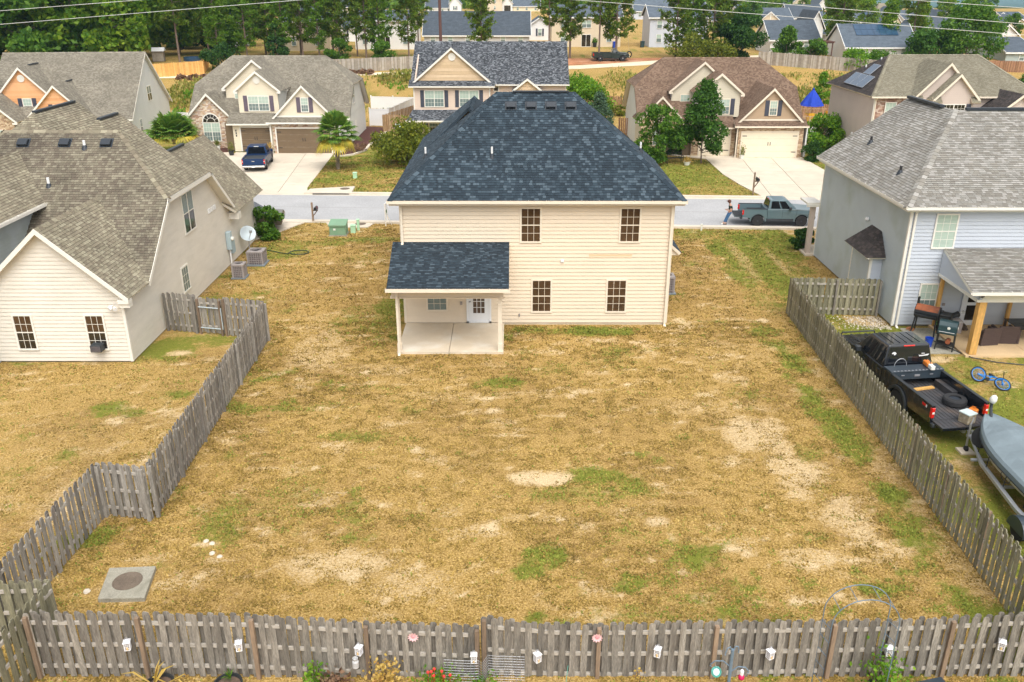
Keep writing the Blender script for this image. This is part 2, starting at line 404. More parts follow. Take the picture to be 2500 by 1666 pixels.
M['palm_bark'] = mat('palm_trunk', (0.26,0.215,0.16),0.95,0.3,6.0, bump=0.6, bscale=14)
M['pole_wood'] = mat('creosote_pole', (0.115,0.055,0.045),0.85,0.2,2.0, stretch=(4,4,0.4))
def leaf(name, cols, tr=0.25): return mat(name, cols[0],0.6,0.18,0.9, isl=cols, transl=tr, spec=0.3, const=False)
M['leaf_pear'] = leaf('pear_leaves', [(0.028,0.090,0.012),(0.055,0.15,0.018),(0.10,0.22,0.026),(0.04,0.115,0.015)],0.4)
M['leaf_mid'] = leaf('mid_green_leaves', [(0.04,0.12,0.012),(0.085,0.20,0.016),(0.15,0.28,0.026),(0.055,0.15,0.014)],0.4)
M['leaf_bright'] = leaf('bright_leaves', [(0.08,0.22,0.014),(0.16,0.33,0.02),(0.25,0.40,0.03)],0.4)
M['leaf_dark'] = leaf('dark_leaves', [(0.018,0.065,0.012),(0.04,0.11,0.016),(0.07,0.155,0.02)],0.4)
M['leaf_olive'] = leaf('olive_leaves', [(0.085,0.125,0.012),(0.16,0.20,0.018),(0.25,0.26,0.022)],0.4)
M['leaf_blue'] = leaf('blue_green_needles', [(0.05,0.11,0.06),(0.09,0.16,0.09),(0.12,0.2,0.11)])
M['needle'] = leaf('pine_needles', [(0.06,0.13,0.012),(0.12,0.21,0.018),(0.18,0.28,0.025),(0.085,0.16,0.014),(0.27,0.28,0.04)],0.45)
M['needle_b'] = leaf('young_pine_needles', [(0.075,0.18,0.014),(0.14,0.27,0.022),(0.21,0.34,0.035)],0.45)
M['wood_leaf'] = leaf('woodland_leaves', [(0.055,0.15,0.012),(0.115,0.24,0.016),(0.19,0.32,0.022),(0.30,0.42,0.035),(0.07,0.17,0.014)],0.45)
M['frond'] = leaf('palm_frond', [(0.07,0.17,0.02),(0.13,0.25,0.03),(0.22,0.31,0.045)])
M['frond_dry'] = leaf('yellowing_frond', [(0.42,0.34,0.03),(0.55,0.42,0.06),(0.30,0.29,0.03)])
M['weed'] = leaf('field_weeds', [(0.13,0.17,0.022),(0.22,0.25,0.035),(0.34,0.30,0.07),(0.42,0.34,0.11)],0.2)
M['brush'] = leaf('dead_brush', [(0.12,0.06,0.035),(0.20,0.11,0.06),(0.28,0.18,0.11)],0.1)
M['dry_leaf'] = leaf('dry_yellow_leaves', [(0.50,0.34,0.06),(0.58,0.42,0.12),(0.40,0.22,0.06)])
M['decal'] = mat('white_decal', (0.75,0.75,0.75),0.5,0.03,5.0)
M['red_soil'] = mat('pine_straw', (0.40,0.17,0.075),0.95,0.25,0.6, fine=0.25, bscale=5, dirt=((0.55,0.40,0.30),0.5,0.3))
M['sand_road'] = mat('white_sand_track', (0.70,0.58,0.42),0.95,0.15,0.5, fine=0.12, bscale=5)
# ground: one sheet to the horizon, grass cover held in attributes
_tab = rng.random((256,256))
def vnoise(x, y, s):
    x = np.asarray(x) * s + 1000.3; y = np.asarray(y) * s + 1000.7
    xi = np.floor(x).astype(int); yi = np.floor(y).astype(int)
    fx = x - xi; fy = y - yi
    fx = fx * fx * (3 - 2 * fx); fy = fy * fy * (3 - 2 * fy)
    a = _tab[xi % 256, yi % 256]; b = _tab[(xi + 1) % 256, yi % 256]
    c = _tab[xi % 256,(yi + 1) % 256]; d = _tab[(xi + 1) % 256,(yi + 1) % 256]
    return (a * (1 - fx) + b * fx) * (1 - fy) + (c * (1 - fx) + d * fx) * fy
def fbm(x, y, s, o=4):
    r = 0; a = 0.5; t = 0
    for k in range(o):
        r = r + a * vnoise(x, y + 17.3 * k, s); t += a; s *= 2.03; a *= 0.55
    return r / t
def sst(a, b, v):
    t = np.clip((v - a) / (b - a),0,1); return t * t * (3 - 2 * t)
def band(v, a, b, s):
    return sst(a - s, a + s, v) * (1 - sst(b - s, b + s, v))

# cover patches: x, y, rx, ry, strength
GREEN = [(2.6,23.5,0.9,0.45,0.85),(2.1,22.5,1.5,0.5,0.5),(0.95,19.4,0.5,0.4,0.8),(0.4,18.7,0.35,0.3,0.8),(3.7,22.9,0.45,0.5,0.7),
         (4.3,22.6,0.3,0.3,0.5),(-5.4,26.1,1.0,0.3,0.6),(-0.5,30.4,0.9,0.45,0.75),(3.3,35.8,1.9,0.45,1.0),(1.0,35.9,1.4,0.4,0.6),
         (1.6,31.7,1.2,0.6,0.4),(4.3,32.3,1.5,0.8,0.3),(0.6,16.9,0.3,0.2,0.9),(1.2,16.6,0.3,0.25,0.8),(3.2,17.0,1.2,0.5,0.35),
         (5.5,17.2,1.8,0.8,0.35),(4.5,20.5,2.0,1.2,0.25),(-6.6,22.0,0.9,1.6,0.35),(-8.4,20.8,0.6,1.2,0.6),(-5.6,38.5,0.8,3.2,0.75),
         (-7.4,37.0,1.2,2.0,0.4),(-14.6,33.6,1.1,1.4,0.85),(-13.4,34.9,1.6,0.7,0.7),(-14.6,37.6,0.9,2.6,0.6),(-13.6,48.0,1.6,1.2,0.7),
         (-12.6,50.0,2.6,0.6,0.65),(-9.0,50.8,2.4,0.5,0.65),(-8.6,47.0,1.4,1.0,0.35),(13.8,47.0,2.0,6.5,0.95),(15.6,50.0,1.8,3.0,1.0),(12.4,52.0,4.5,1.2,0.6),
         (14.2,43.6,1.6,2.6,0.9),(12.4,40.6,0.8,2.2,0.5),(13.4,26.0,0.6,0.9,0.8),(13.6,22.5,0.6,2.0,0.5),(14.5,34.5,0.7,1.0,0.4),
         (14.0,70.5,3.2,4.2,0.9),(16.6,64.5,3.0,2.2,0.55),(26.5,68.0,2.4,8.0,0.8),(-11.4,74.0,1.2,4.0,0.55),(-8.0,70.0,2.4,3.0,0.35),(-24.0,75.0,1.6,2.0,0.95),
         (-16.5,66.0,0.8,3.0,0.5),(17.6,31.6,3.0,1.8,0.35),(17.2,27.0,3.0,2.0,0.3)]
BARE = [(1.15,23.4,0.62,0.42,1.0),(0.55,23.4,0.6,0.38,1.0),(-4.6,19.0,1.2,0.7,0.7),(-2.9,18.3,1.0,0.6,0.55),(8.4,26.4,1.0,1.2,0.75),(9.2,23.9,0.9,1.6,0.8),
        (9.8,21.2,0.8,1.3,0.75),(8.2,19.4,0.7,0.5,0.6),(7.3,28.5,2.0,0.8,0.45),(4.2,21.0,0.35,0.2,0.8),(-0.7,28.0,0.25,0.18,0.9),(-3.2,29.3,1.6,0.5,0.4),
        (-8.2,33.6,1.1,2.4,0.55),(-9.0,36.0,0.8,2.0,0.4),(-5.8,31.6,1.6,0.5,0.45),(13.0,46.2,0.35,3.5,0.7),(14.9,46.0,0.28,3.2,0.7),(14.6,36.0,0.8,0.7,0.8),(15.6,37.0,1.4,0.6,0.7),
        (-14.0,33.3,0.42,0.3,1.0),(-14.2,25.0,3.0,4.0,0.25),(-12.9,22.0,1.2,1.6,0.55),(17.6,32.6,0.7,0.3,0.8),(14.6,24.7,1.0,0.6,0.6),(-8.6,19.9,0.3,0.15,0.9),
        (-8.0,19.2,0.25,0.2,0.7),(9.0,33.2,1.6,1.4,0.35),(12.0,20.0,0.35,6.0,0.45),(-15.0,71.5,1.0,0.8,0.35),(-11.0,53.8,1.8,0.5,0.4)]
BROWN = [(10.0,47.0,1.7,4.0,1.0),(9.6,41.5,2.2,3.0,0.6),(-9.4,44.4,1.0,3.0,0.8),(-10.2,40.5,1.6,2.0,0.4),(1.5,27.5,5.0,1.5,0.5),(8.6,25.0,1.6,1.2,0.35),(-8.0,18.0,1.6,1.4,0.6),(-2.0,32.2,3.0,0.9,0.45)]

def blob(x, y, L, n1):
    r = np.zeros_like(x); n3_ = fbm(x + 9, y - 4,3.1,3)
    for (cx, cy, rx, ry, s) in L:
        s = s * 0.72; d = ((x - cx) / rx) ** 2 + ((y - cy) / ry) ** 2
        r = np.maximum(r, s * (1 - sst(0.1,2.4, d + (n1 - 0.5) * 3.2 + (n3_ - 0.5) * 1.6)))
    return r
def cover(x, y):
    """green, bare and brown amounts of the lawn at a place"""
    x = np.asarray(x, float); y = np.asarray(y, float)
    n1 = fbm(x, y, 0.9,4); n2 = fbm(x + 40, y - 9,0.35,4); n3 = fbm(x - 70, y + 31,2.6,3)
    g = 0.06 + 0.42 * sst(0.54,0.78, n1) * sst(0.35,0.65, n2) + 0.5 * sst(0.56,0.72, n3) * sst(-2,6, x) * (1 - sst(17,23, y))
    g = g + 0.62 * band(x, 11.0,12.1,0.45) * (1 - sst(33,40, y)) * sst(0.3,0.6, n1)
    east = sst(12.4,13.4, x); west = 1 - sst(-11.2,-10.4, x)
    g = g + east * (1 - sst(36,40, y)) * (0.22 + 0.35 * sst(0.4,0.65, n1)) + 0.10 * west
    front = sst(61,63, y) * (1 - sst(88,96, y)); g = g + front * (0.18 + 0.3 * sst(0.4,0.65, n1))
    field = sst(94,102, y); g = g + field * (0.02 + 0.22 * sst(0.45,0.7, n2))
    g = np.maximum(g, blob(x, y, GREEN, n1))
    b = 0.42 * sst(0.5,0.78, fbm(x * 0.7 + 11, y * 1.8 + 5,1.1,6)) + 0.4 * sst(0.58,0.76, fbm(x + 5, y * 1.3 + 77,2.6,4))
    b = b * (1 - 0.75 * front) * (1 - 0.85 * field)
    b = np.maximum(b, blob(x, y, BARE, n1)) * (1 - 0.6 * sst(0.5,0.9, g))
    g = g * (1 - blob(x, y, BARE, n1))
    w = np.maximum(blob(x, y, BROWN, n1),0.55 * sst(0.45,0.7, n2))
    return np.clip(g, 0,1), np.clip(b, 0,1), np.clip(w * (1 - 0.5 * field),0,1)

def axis(a0, a1, step, grow, lo, hi):
    v = list(np.arange(a0, a1, step)); s = step
    while v[-1] < hi: s *= grow; v.append(v[-1] + s)
    s = step
    while v[0] > lo: s *= grow; v.insert(0, v[0] - s)
    return np.array(v)
gx = axis(-26,30,0.24,1.16,-7000,7000); gy = axis(12,80,0.24,1.06,-60,9500)
GX, GY = np.meshgrid(gx, gy)
def ss_np(a, b, v):
    t = np.clip((v - a) / (b - a),0,1); return t * t * (3 - 2 * t)
GZ = 4 * ss_np(98,142, GY) - 74 * ss_np(400,1600, GY)
GZ = GZ + (fbm(GX, GY, 0.004,4) - 0.5) * 60 * ss_np(1500,4000, GY) - 0.012 * (1 - ss_np(98,120, GY)) * fbm(GX, GY, 1.2,2)
nx, ny = len(gx), len(gy)
co = np.stack([GX, GY, GZ],-1).reshape(-1,3)
idx = np.arange(nx * ny).reshape(ny, nx)
fa = np.stack([idx[:-1, :-1], idx[:-1,1:], idx[1:, 1:], idx[1:, :-1]],-1).reshape(-1,4)
def np_mesh(name, co, fa):
    me = bpy.data.meshes.new(name); k = fa.shape[1]
    me.vertices.add(len(co)); me.vertices.foreach_set('co', co.astype(np.float32).ravel())
    me.loops.add(fa.size); me.loops.foreach_set('vertex_index', fa.astype(np.int32).ravel())
    me.polygons.add(len(fa)); me.polygons.foreach_set('loop_start', np.arange(0, fa.size, k, dtype=np.int32))
    me.update(calc_edges=True); return me
gme = np_mesh('ground', co, fa)
gg, gb, gw = cover(GX, GY)
for nme, arr in (('green', gg),('bare', gb),('brown', gw)):
    at = gme.attributes.new(nme, 'FLOAT', 'POINT'); at.data.foreach_set('value', arr.astype(np.float32).ravel())

def ground_mat():
    m = bpy.data.materials.new('lawn_ground'); m.use_nodes = True
    nt = m.node_tree; N = nt.nodes; L = nt.links; p = N['Principled BSDF']
    p.inputs['Roughness'].default_value = 0.95; p.inputs['Specular IOR Level'].default_value = 0.15
    tc = N.new('ShaderNodeTexCoord')
    def noise(s, d, off=0.0, st=None):
        v = tc.outputs['Object']
        if off or st:
            mp = N.new('ShaderNodeMapping'); mp.inputs['Location'].default_value = (off, off * 1.7,0)
            if st: mp.inputs['Scale'].default_value = st
            L.new(v, mp.inputs[0]); v = mp.outputs[0]
        n = N.new('ShaderNodeTexNoise'); n.inputs['Scale'].default_value = s; n.inputs['Detail'].default_value = d; n.inputs['Roughness'].default_value = 0.65
        L.new(v, n.inputs['Vector']); return n.outputs['Fac']
    def attr(n):
        a = N.new('ShaderNodeAttribute'); a.attribute_name = n; return a.outputs['Fac']
    def rng_(s, a, b, c=0.0, d=1.0):
        r = N.new('ShaderNodeMapRange'); r.interpolation_type = 'SMOOTHSTEP'
        r.inputs['From Min'].default_value = a; r.inputs['From Max'].default_value = b; r.inputs['To Min'].default_value = c; r.inputs['To Max'].default_value = d
        L.new(s, r.inputs['Value']); return r.outputs[0]
    def mixc(f, a, b):
        x = N.new('ShaderNodeMix'); x.data_type = 'RGBA'; L.new(f, x.inputs['Factor'])
        for s, v in (('A', a),('B', b)):
            if isinstance(v, tuple): x.inputs[s].default_value = (*v, 1)
            else: L.new(v, x.inputs[s])
        return x.outputs['Result']
    def math_(op, a, b):
        q = N.new('ShaderNodeMath'); q.operation = op
        for k, v in enumerate((a, b)):
            if isinstance(v, float): q.inputs[k].default_value = v
            else: L.new(v, q.inputs[k])
        return q.outputs[0]
    straw = mixc(rng_(noise(17,7),0.36,0.66),(0.31,0.19,0.048),(0.64,0.435,0.165))
    c = mixc(math_('MULTIPLY', attr('brown'), rng_(noise(3.1,5,4.0),0.35,0.62)), straw, (0.235,0.138,0.048))
    c = mixc(rng_(math_('ADD', attr('bare'), math_('MULTIPLY', noise(11.0,8,9.0),1.3)),0.80,1.45), c, (0.74,0.565,0.335))
    grn = mixc(noise(6,4,15.0),(0.13,0.155,0.02),(0.27,0.275,0.045))
    c = mixc(rng_(math_('ADD', attr('green'), math_('MULTIPLY', noise(5.0,8,21.0),1.1)),0.70,1.15), c, grn)
    dk = rng_(noise(60,4,2.0),0.36,0.6,0.5,1.12)
    sc_ = N.new('ShaderNodeVectorMath'); sc_.operation = 'SCALE'; L.new(c, sc_.inputs[0]); L.new(dk, sc_.inputs['Scale'])
    # woods and fields far beyond the houses
    sp = N.new('ShaderNodeSeparateXYZ'); L.new(tc.outputs['Object'], sp.inputs[0])
    far = rng_(sp.outputs['Y'],395.0,440.0)
    wood = mixc(rng_(noise(0.02,6,3.0),0.4,0.65),(0.022,0.055,0.022),(0.06,0.115,0.04))
    L.new(mixc(far, sc_.outputs[0], wood), p.inputs['Base Color'])
    b = N.new('ShaderNodeBump'); b.inputs['Strength'].default_value = 0.9; b.inputs['Distance'].default_value = 0.03
    L.new(noise(45,5,6.0), b.inputs['Height']); L.new(b.outputs[0], p.inputs['Normal'])
    return m
gme.materials.append(ground_mat())
struct(link('ground', gme))

# grass blades of the near lawns
NOGRASS = [(-5.2,45,1.0,53),(-5.0,33.2,-0.4,36.7),(-5.0,36.5,7.2,46),(-22,32.3,-15.5,52),(17.2,36.3,30,48),(17.7,32.9,30,36.4),(-10.75,17.45,-9.2,18.85),(16.2,37.6,17.3,41)]
DRIVES = [[(18.3,61.95),(24.9,61.6),(26.2,65.0),(25.9,78.2),(17.6,78.8),(17.2,76.5),(17.2,70.0),(17.6,66.2)],[(-28.5,62.9),(-15.1,62.9),(-15.6,65.0),(-16.3,79.3),(-25.4,79.8)],[(-21.5,54.9),(-13.5,54.6),(-13.9,53.8),(-14.9,51.6),(-15.6,50.6),(-21.5,50.6)],[(-12.2,55),(-8.9,55),(-9.2,53.4),(-11.7,53.3)],[(-15.4,62),(-11.8,62),(-11.9,65.2),(-15.3,64.4)],[(13.4,79.8),(16.0,80),(17.5,77.6),(17.4,76.3),(16.0,77.3),(14.0,78.6)],[(-16.2,77.5),(-13.2,78),(-13,81),(-16,81)]]
def inpoly(x, y, q):
    r = np.zeros(len(x), bool)
    for i in range(len(q)):
        (x0, y0),(x1, y1) = q[i - 1], q[i]
        if y0 == y1: continue
        c = (y0 > y) != (y1 > y); r ^= c & (x < (x1 - x0) * (y - y0) / (y1 - y0) + x0)
    return r
def ok_place(x, y):
    k = np.ones(len(x), bool)
    for (a, b, c, d) in NOGRASS: k &= ~((x > a) & (x < c) & (y > b) & (y < d))
    for q in DRIVES: k &= ~inpoly(x, y, q)
    yn = 54.35 - 0.058 * x
    return k & ((y < yn - 0.25) | (y > 62.3 - 0.042 * x))
def scatter(n, x0, x1, y0, y1):
    x = rng.uniform(x0, x1, n); y = rng.uniform(y0, y1, n)
    k = ok_place(x, y); return x[k], y[k]
bx, by = [],[]
for args in ((290000,-13,14,14.3,26),(190000,-11,13.2,26,37),(50000,-21,-10,17,33),(22000,13,20,17,36),(45000,-15.5,-4.9,36.5,55),(40000,7,17.2,36.5,54),(26000,-16,-4,62.5,80),(26000,10,30,62,80)):
    x, y = scatter(*args); bx.append(x); by.append(y)
bx = np.concatenate(bx); by = np.concatenate(by)
tg, tb, tw = cover(bx, by)
clump = fbm(bx * 0.7, by, 4.6,4)
keep = rng.random(len(bx)) < (0.08 + 0.92 * sst(0.40,0.58, clump - 0.20 * tb + 0.12 * tg + 0.05 * tw)) * (1 - 0.6 * np.clip(tb, 0,1))
bx, by, tg, tw = bx[keep], by[keep], tg[keep], tw[keep]
isg = (tg + 0.75 * fbm(bx, by, 4.0,3) + rng.uniform(-0.42,0.42, len(bx))) > 0.92
n = len(bx); ang = rng.uniform(0,2 * np.pi, n)
sz = (0.020 + 0.024 * rng.random(n)) * (1 + np.clip(by - 25,0,40) * 0.022) * np.where(isg, 1.15,1.0)
lean = rng.uniform(0.4,1.4, n)
ca, sa = np.cos(ang), np.sin(ang)
P = np.empty((n, 4,3))
z0 = -0.012
for k, (u, l, h) in enumerate(((-0.55,0.0,0.0),(0.55,0.0,0.0),(0.30,1.0,1.0),(-0.35,1.15,0.75))):
    P[:, k, 0] = bx + (u * ca - l * lean * sa) * sz
    P[:, k, 1] = by + (u * sa + l * lean * ca) * sz
    P[:, k, 2] = z0 + h * sz * 0.85
tme = np_mesh('grass_blades', P.reshape(-1,3), np.arange(n * 4).reshape(n, 4))
sh = rng.random(n) * 0.5 + 0.7 * fbm(bx, by, 2.2,4) - 0.25 * tw - 0.06
for nme, arr in (('green', isg.astype(float)),('shade', np.clip(sh, 0,1))):
    at = tme.attributes.new(nme, 'FLOAT', 'FACE'); at.data.foreach_set('value', arr.astype(np.float32))
def blade_mat():
    m = bpy.data.materials.new('grass_blade'); m.use_nodes = True
    nt = m.node_tree; N = nt.nodes; L = nt.links; p = N['Principled BSDF']
    p.inputs['Roughness'].default_value = 0.8; p.inputs['Specular IOR Level'].default_value = 0.2
    a = N.new('ShaderNodeAttribute'); a.attribute_name = 'green'; b = N.new('ShaderNodeAttribute'); b.attribute_name = 'shade'
    dry = _ramp(nt, [(0.085,0.058,0.010),(0.19,0.128,0.026),(0.36,0.24,0.062),(0.60,0.42,0.15)]); L.new(b.outputs['Fac'], dry.inputs[0])
    gr = _ramp(nt, [(0.085,0.11,0.014),(0.17,0.20,0.028),(0.30,0.31,0.06)]); L.new(b.outputs['Fac'], gr.inputs[0])
    x = N.new('ShaderNodeMix'); x.data_type = 'RGBA'; L.new(a.outputs['Fac'], x.inputs['Factor']); L.new(dry.outputs[0], x.inputs['A']); L.new(gr.outputs[0], x.inputs['B'])
    L.new(x.outputs['Result'], p.inputs['Base Color'])
    return m
tme.materials.append(blade_mat())
stuff(link('lawn_grass', tme))

# road, kerbs, driveways, walks
world0()
def yn(x): return 54.35 - 0.058 * x
def yf(x): return 62.25 - 0.042 * x
xs = [-160,-80,-40,-20,0,20,40,80,160]
mb = MB()
for a, b in zip(xs[:-1], xs[1:]): mb.poly([(a, yn(a),0.02),(b, yn(b),0.02),(b, yf(b),0.02),(a, yf(a),0.02)])
struct(mb.obj('road', 'asphalt', fix=False))
def kerb(fy, sgn, skips):
    mb = MB(); edges = sorted(xs + [e for s in skips for e in s])
    for a, b in zip(edges[:-1], edges[1:]):
        h = 0.045 if any(s[0] <= a and b <= s[1] for s in skips) else 0.13
        mb.prism([(a, fy(a),-0.1),(b, fy(b),-0.1),(b, fy(b) + sgn * 0.42,-0.1),(a, fy(a) + sgn * 0.42,-0.1)],(0,0, h + 0.1))
        mb.prism([(a, fy(a) - sgn * 0.002,-0.1),(b, fy(b) - sgn * 0.002,-0.1),(b, fy(b) - sgn * 0.34,-0.1),(a, fy(a) - sgn * 0.34,-0.1)],(0,0,0.128))
    struct(mb.obj('kerb', 'kerb_concrete'))
kerb(yn, -1,[(-21,-13.0)]); kerb(yf, 1,[(-29,-15.4),(18.2,27.0)])

def clip_poly(poly, a, b, c):
    """keep the side a*x + b*y <= c of a polygon given as tuples (first two values count)"""
    out = []
    for i in range(len(poly)):
        p, q = poly[i], poly[(i + 1) % len(poly)]
        dp = a * p[0] + b * p[1] - c; dq = a * q[0] + b * q[1] - c
        if dp <= 0: out.append(p)
        if dp * dq < 0:
            t = dp / (dp - dq); out.append(tuple(p[k] + t * (q[k] - p[k]) for k in range(len(p))))
    return out
def slabs(name, poly, xl, yl, z=0.05, m='concrete', skew=0.0):
    """a driveway of separate slabs with joints left open over a dark bed"""
    mb = MB(); mb.poly([(p[0], p[1], z - 0.025) for p in poly]); t = struct(mb.obj(name, M['joint'], fix=False))
    g = 0.022
    for x0, x1 in zip(xl[:-1], xl[1:]):
        for y0, y1 in zip(yl[:-1], yl[1:]):
            q = [tuple(p) for p in poly]
            for a, b, c in ((-1,-skew, -(x0 + g)),(1, skew, x1 - g),(0,-1,-(y0 + g)),(0,1, y1 - g)):
                q = clip_poly(q, a, b, c) if q else q
            if len(q) > 2:
                mb = prism_([(p[0], p[1], z - 0.08) for p in q],(0,0,0.08)); mb.obj('slab', M['concrete' if m is None else m], t)
    return t
slabs('driveway', [(-28.5,62.9),(-15.1,62.9),(-15.6,65.0),(-16.3,79.3),(-25.4,79.8),(-25.4,79.0),(-25.6,75.0),(-26.4,69.0)],
      [-90,-15.8,-11.7,40],[60,66.8,70.6,74.9,81], skew=0.09)
slabs('driveway', [(18.3,61.95),(24.9,61.6),(26.2,65.0),(25.9,78.2),(17.6,78.8),(17.2,76.5),(17.2,70.0),(17.6,66.2)],
      [-30,12.75,15.4,80],[58,66.0,71.2,81], skew=-0.10)
slabs('driveway', [(-21.5,54.9),(-13.5,54.6),(-13.9,53.8),(-14.9,51.6),(-15.6,50.6),(-21.5,50.6)],[-30,-15.2,-9],[48,53.4,60])
slabs('footpath', [(-27.6,79.4),(-26.0,79.9),(-25.3,78.6),(-25.4,76.9),(-27.4,77.4)],[-40,-10],[60,90], z=0.045)
slabs('footpath', [(13.6,79.8),(16.0,79.4),(17.5,77.6),(17.4,76.4),(16.0,77.4),(14.2,78.6)],[-10,40],[60,90], z=0.045)
mb = prism_([(-12.1, yn(-12.1) - 0.43,-0.05),(-8.95, yn(-8.95) - 0.43,-0.05),(-9.2,53.45,-0.05),(-11.6,53.4,-0.05)],(0,0,0.1)); struct(mb.obj('pavement', 'kerb_concrete'))
mb = prism_([(-15.35, yf(-15.3) + 0.43,-0.05),(-11.9, yf(-11.9) + 0.43,-0.05),(-12.0,65.2,-0.05),(-15.2,64.3,-0.05)],(0,0,0.16)); struct(mb.obj('pavement', 'kerb_concrete'))
def manhole(x, y, z, label, r=0.36):
    t = thing('manhole_cover', label, 'manhole cover', (x, y, z))
    mb = lathe_((x, y, z),(0,0,1),[(r, -0.03),(r, 0.012),(r - 0.03,0.016),(r - 0.05,0.010)],20); mb.obj('rim', 'rusty_lid', t)
    mb = lathe_((x, y, z),(0,0,1),[(r - 0.055,-0.02),(r - 0.055,0.014),(r - 0.12,0.014)],20); mb.obj('lid', 'rusty_lid', t)
manhole(-9.8,54.25 - 0.0,0.05, 'round iron manhole cover in the concrete apron beside the green transformer')
manhole(-12.6,64.3,0.11, 'round iron manhole cover across the street beside the tan driveway')
mb = box_(-14.7, yf(-13) - 0.12,0.03,-12.0, yf(-13) + 0.02,0.09); world0()
tag(mb.obj('drain_inlet', 'black_iron'), 'dark slot of a storm drain inlet in the far kerb', 'storm drain')
mb = MB()
for yy in (58.15,):
    mb.poly([(-80, yy + 80 * 0.05,0.0242),(80, yy - 80 * 0.05,0.0242),(80, yy - 80 * 0.05 + 0.03,0.0242),(-80, yy + 80 * 0.05 + 0.03,0.0242)])
struct(mb.obj('road_seam', 'joint', fix=False))
# sand track, pine straw and mulch beds behind the houses
def strip(name, pts, m, dz=0.03):
    mb = MB(); n = len(pts)
    for a, b in zip(pts[:-1], pts[1:]):
        for k in range(6):
            t0, t1 = k / 6,(k + 1) / 6
            f = lambda t, j: (a[0] + (b[0] - a[0]) * t, a[j] + (b[j] - a[j]) * t)
            q = [f(t0,1), f(t1,1), f(t1,2), f(t0,2)]
            for j in range(4):
                v0 = [q[0], q[1]]; lo0, lo1, hi1, hi0 = q
                y_a0 = lo0[1] + (hi0[1] - lo0[1]) * j / 4; y_b0 = lo0[1] + (hi0[1] - lo0[1]) * (j + 1) / 4
                y_a1 = lo1[1] + (hi1[1] - lo1[1]) * j / 4; y_b1 = lo1[1] + (hi1[1] - lo1[1]) * (j + 1) / 4
                mb.poly([(lo0[0], y_a0, terr(y_a0) + dz),(lo1[0], y_a1, terr(y_a1) + dz),(lo1[0], y_b1, terr(y_b1) + dz),(lo0[0], y_b0, terr(y_b0) + dz)])
    return struct(mb.obj(name, m, fix=False))
strip('sand_track', [(-60,122.0,124.0),(-20,124.5,126.0),(0,127.3,129.0),(10,128.5,131.0),(19,131.0,134.0),(24,133.2,136.0),(40,138,142)], M['sand_road'])
strip('pine_straw', [(-2,130.5,135.5),(8,131.0,137.2),(14,132.2,137.2),(20,134.5,137.6),(24,136.5,137.8)], M['red_soil'],0.035)
mb = prism_([(-16.2,79.0,-0.02),(-15.6,78.2,-0.02),(-14.6,79.0,-0.02),(-13.9,81.0,-0.02),(-13.9,84.0,-0.02),(-13.5,86.5,-0.02),(-13.6,90.0,-0.02),(-12.8,94.5,-0.02),(-15.8,95.5,-0.02)],(0,0,0.06)); struct(mb.obj('mulch_bed', 'mulch'))
bed = [(-16.0,78.0),(-15.3,77.9),(-14.4,78.7),(-13.7,80.8),(-13.7,84.0),(-13.3,86.4),(-13.4,90.0),(-12.6,94.6)]
mb = MB()
for a, b in zip(bed[:-1], bed[1:]):
    d = Vector((b[0] - a[0], b[1] - a[1],0)); L_ = d.length; U = d.normalized(); V = Vector((-U.y, U.x, 0))
    mb.fbox((a[0], a[1],0), U, V, Vector((0,0,1)),0, L_, -0.12,0.12,-0.05,0.12)
struct(mb.obj('bed_edging', 'kerb_concrete'))
mb = prism_([(-29.9,80.0,-0.02),(-27.4,79.4,-0.02),(-26.2,80.2,-0.02),(-26.2,81.8,-0.02),(-30.0,82.4,-0.02)],(0,0,0.06)); struct(mb.obj('mulch_bed', 'mulch'))
# house building kit
CAMP = Vector((0,0,14.4))
Z3 = Vector((0,0,1))
def frame(p0, p1, p2):
    U = (Vector(p1) - Vector(p0)).normalized()
    N = U.cross(Vector(p2) - Vector(p0)).normalized()
    return U, N.cross(U), N

def clip2(poly, box):
    q = poly
    for a, b, c in ((-1,0,-box[0]),(1,0, box[1]),(0,-1,-box[2]),(0,1, box[3])):
        q = clip_poly(q, a, b, c)
        if len(q) < 3: return []
    return q
def inside_conv(poly, pts):
    s = None
    for i in range(len(poly)):
        a, b = poly[i], poly[(i + 1) % len(poly)]
        for p in pts:
            d = (b[0] - a[0]) * (p[1] - a[1]) - (b[1] - a[1]) * (p[0] - a[0])
            if abs(d) < 1e-6: continue
            if s is None: s = d > 0
            if (d > 0) != s: return False
    return True
def clip_conv(q, poly):
    """clip polygon q by a convex counter-clockwise polygon"""
    n = len(poly)
    for i in range(n):
        a, b = poly[i], poly[(i + 1) % n]
        ex, ey = b[0] - a[0], b[1] - a[1]
        q = clip_poly(q, ey, -ex, ey * a[0] - ex * a[1])
        if len(q) < 3: return []
    return q

_tabmesh = {}
def tab_mesh(name, w, e, m, t, edge):
    k = (name, w, e, m.name)
    if k not in _tabmesh:
        b = MB(); b.poly([(0,0, t),(w, 0, t),(w, e, t * 0.2),(0, e, t * 0.2)])
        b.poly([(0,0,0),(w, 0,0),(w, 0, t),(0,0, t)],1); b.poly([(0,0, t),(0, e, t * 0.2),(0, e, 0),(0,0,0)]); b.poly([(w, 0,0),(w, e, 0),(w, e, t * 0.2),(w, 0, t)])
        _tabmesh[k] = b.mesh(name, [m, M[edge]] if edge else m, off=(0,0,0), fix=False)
    return _tabmesh[k]

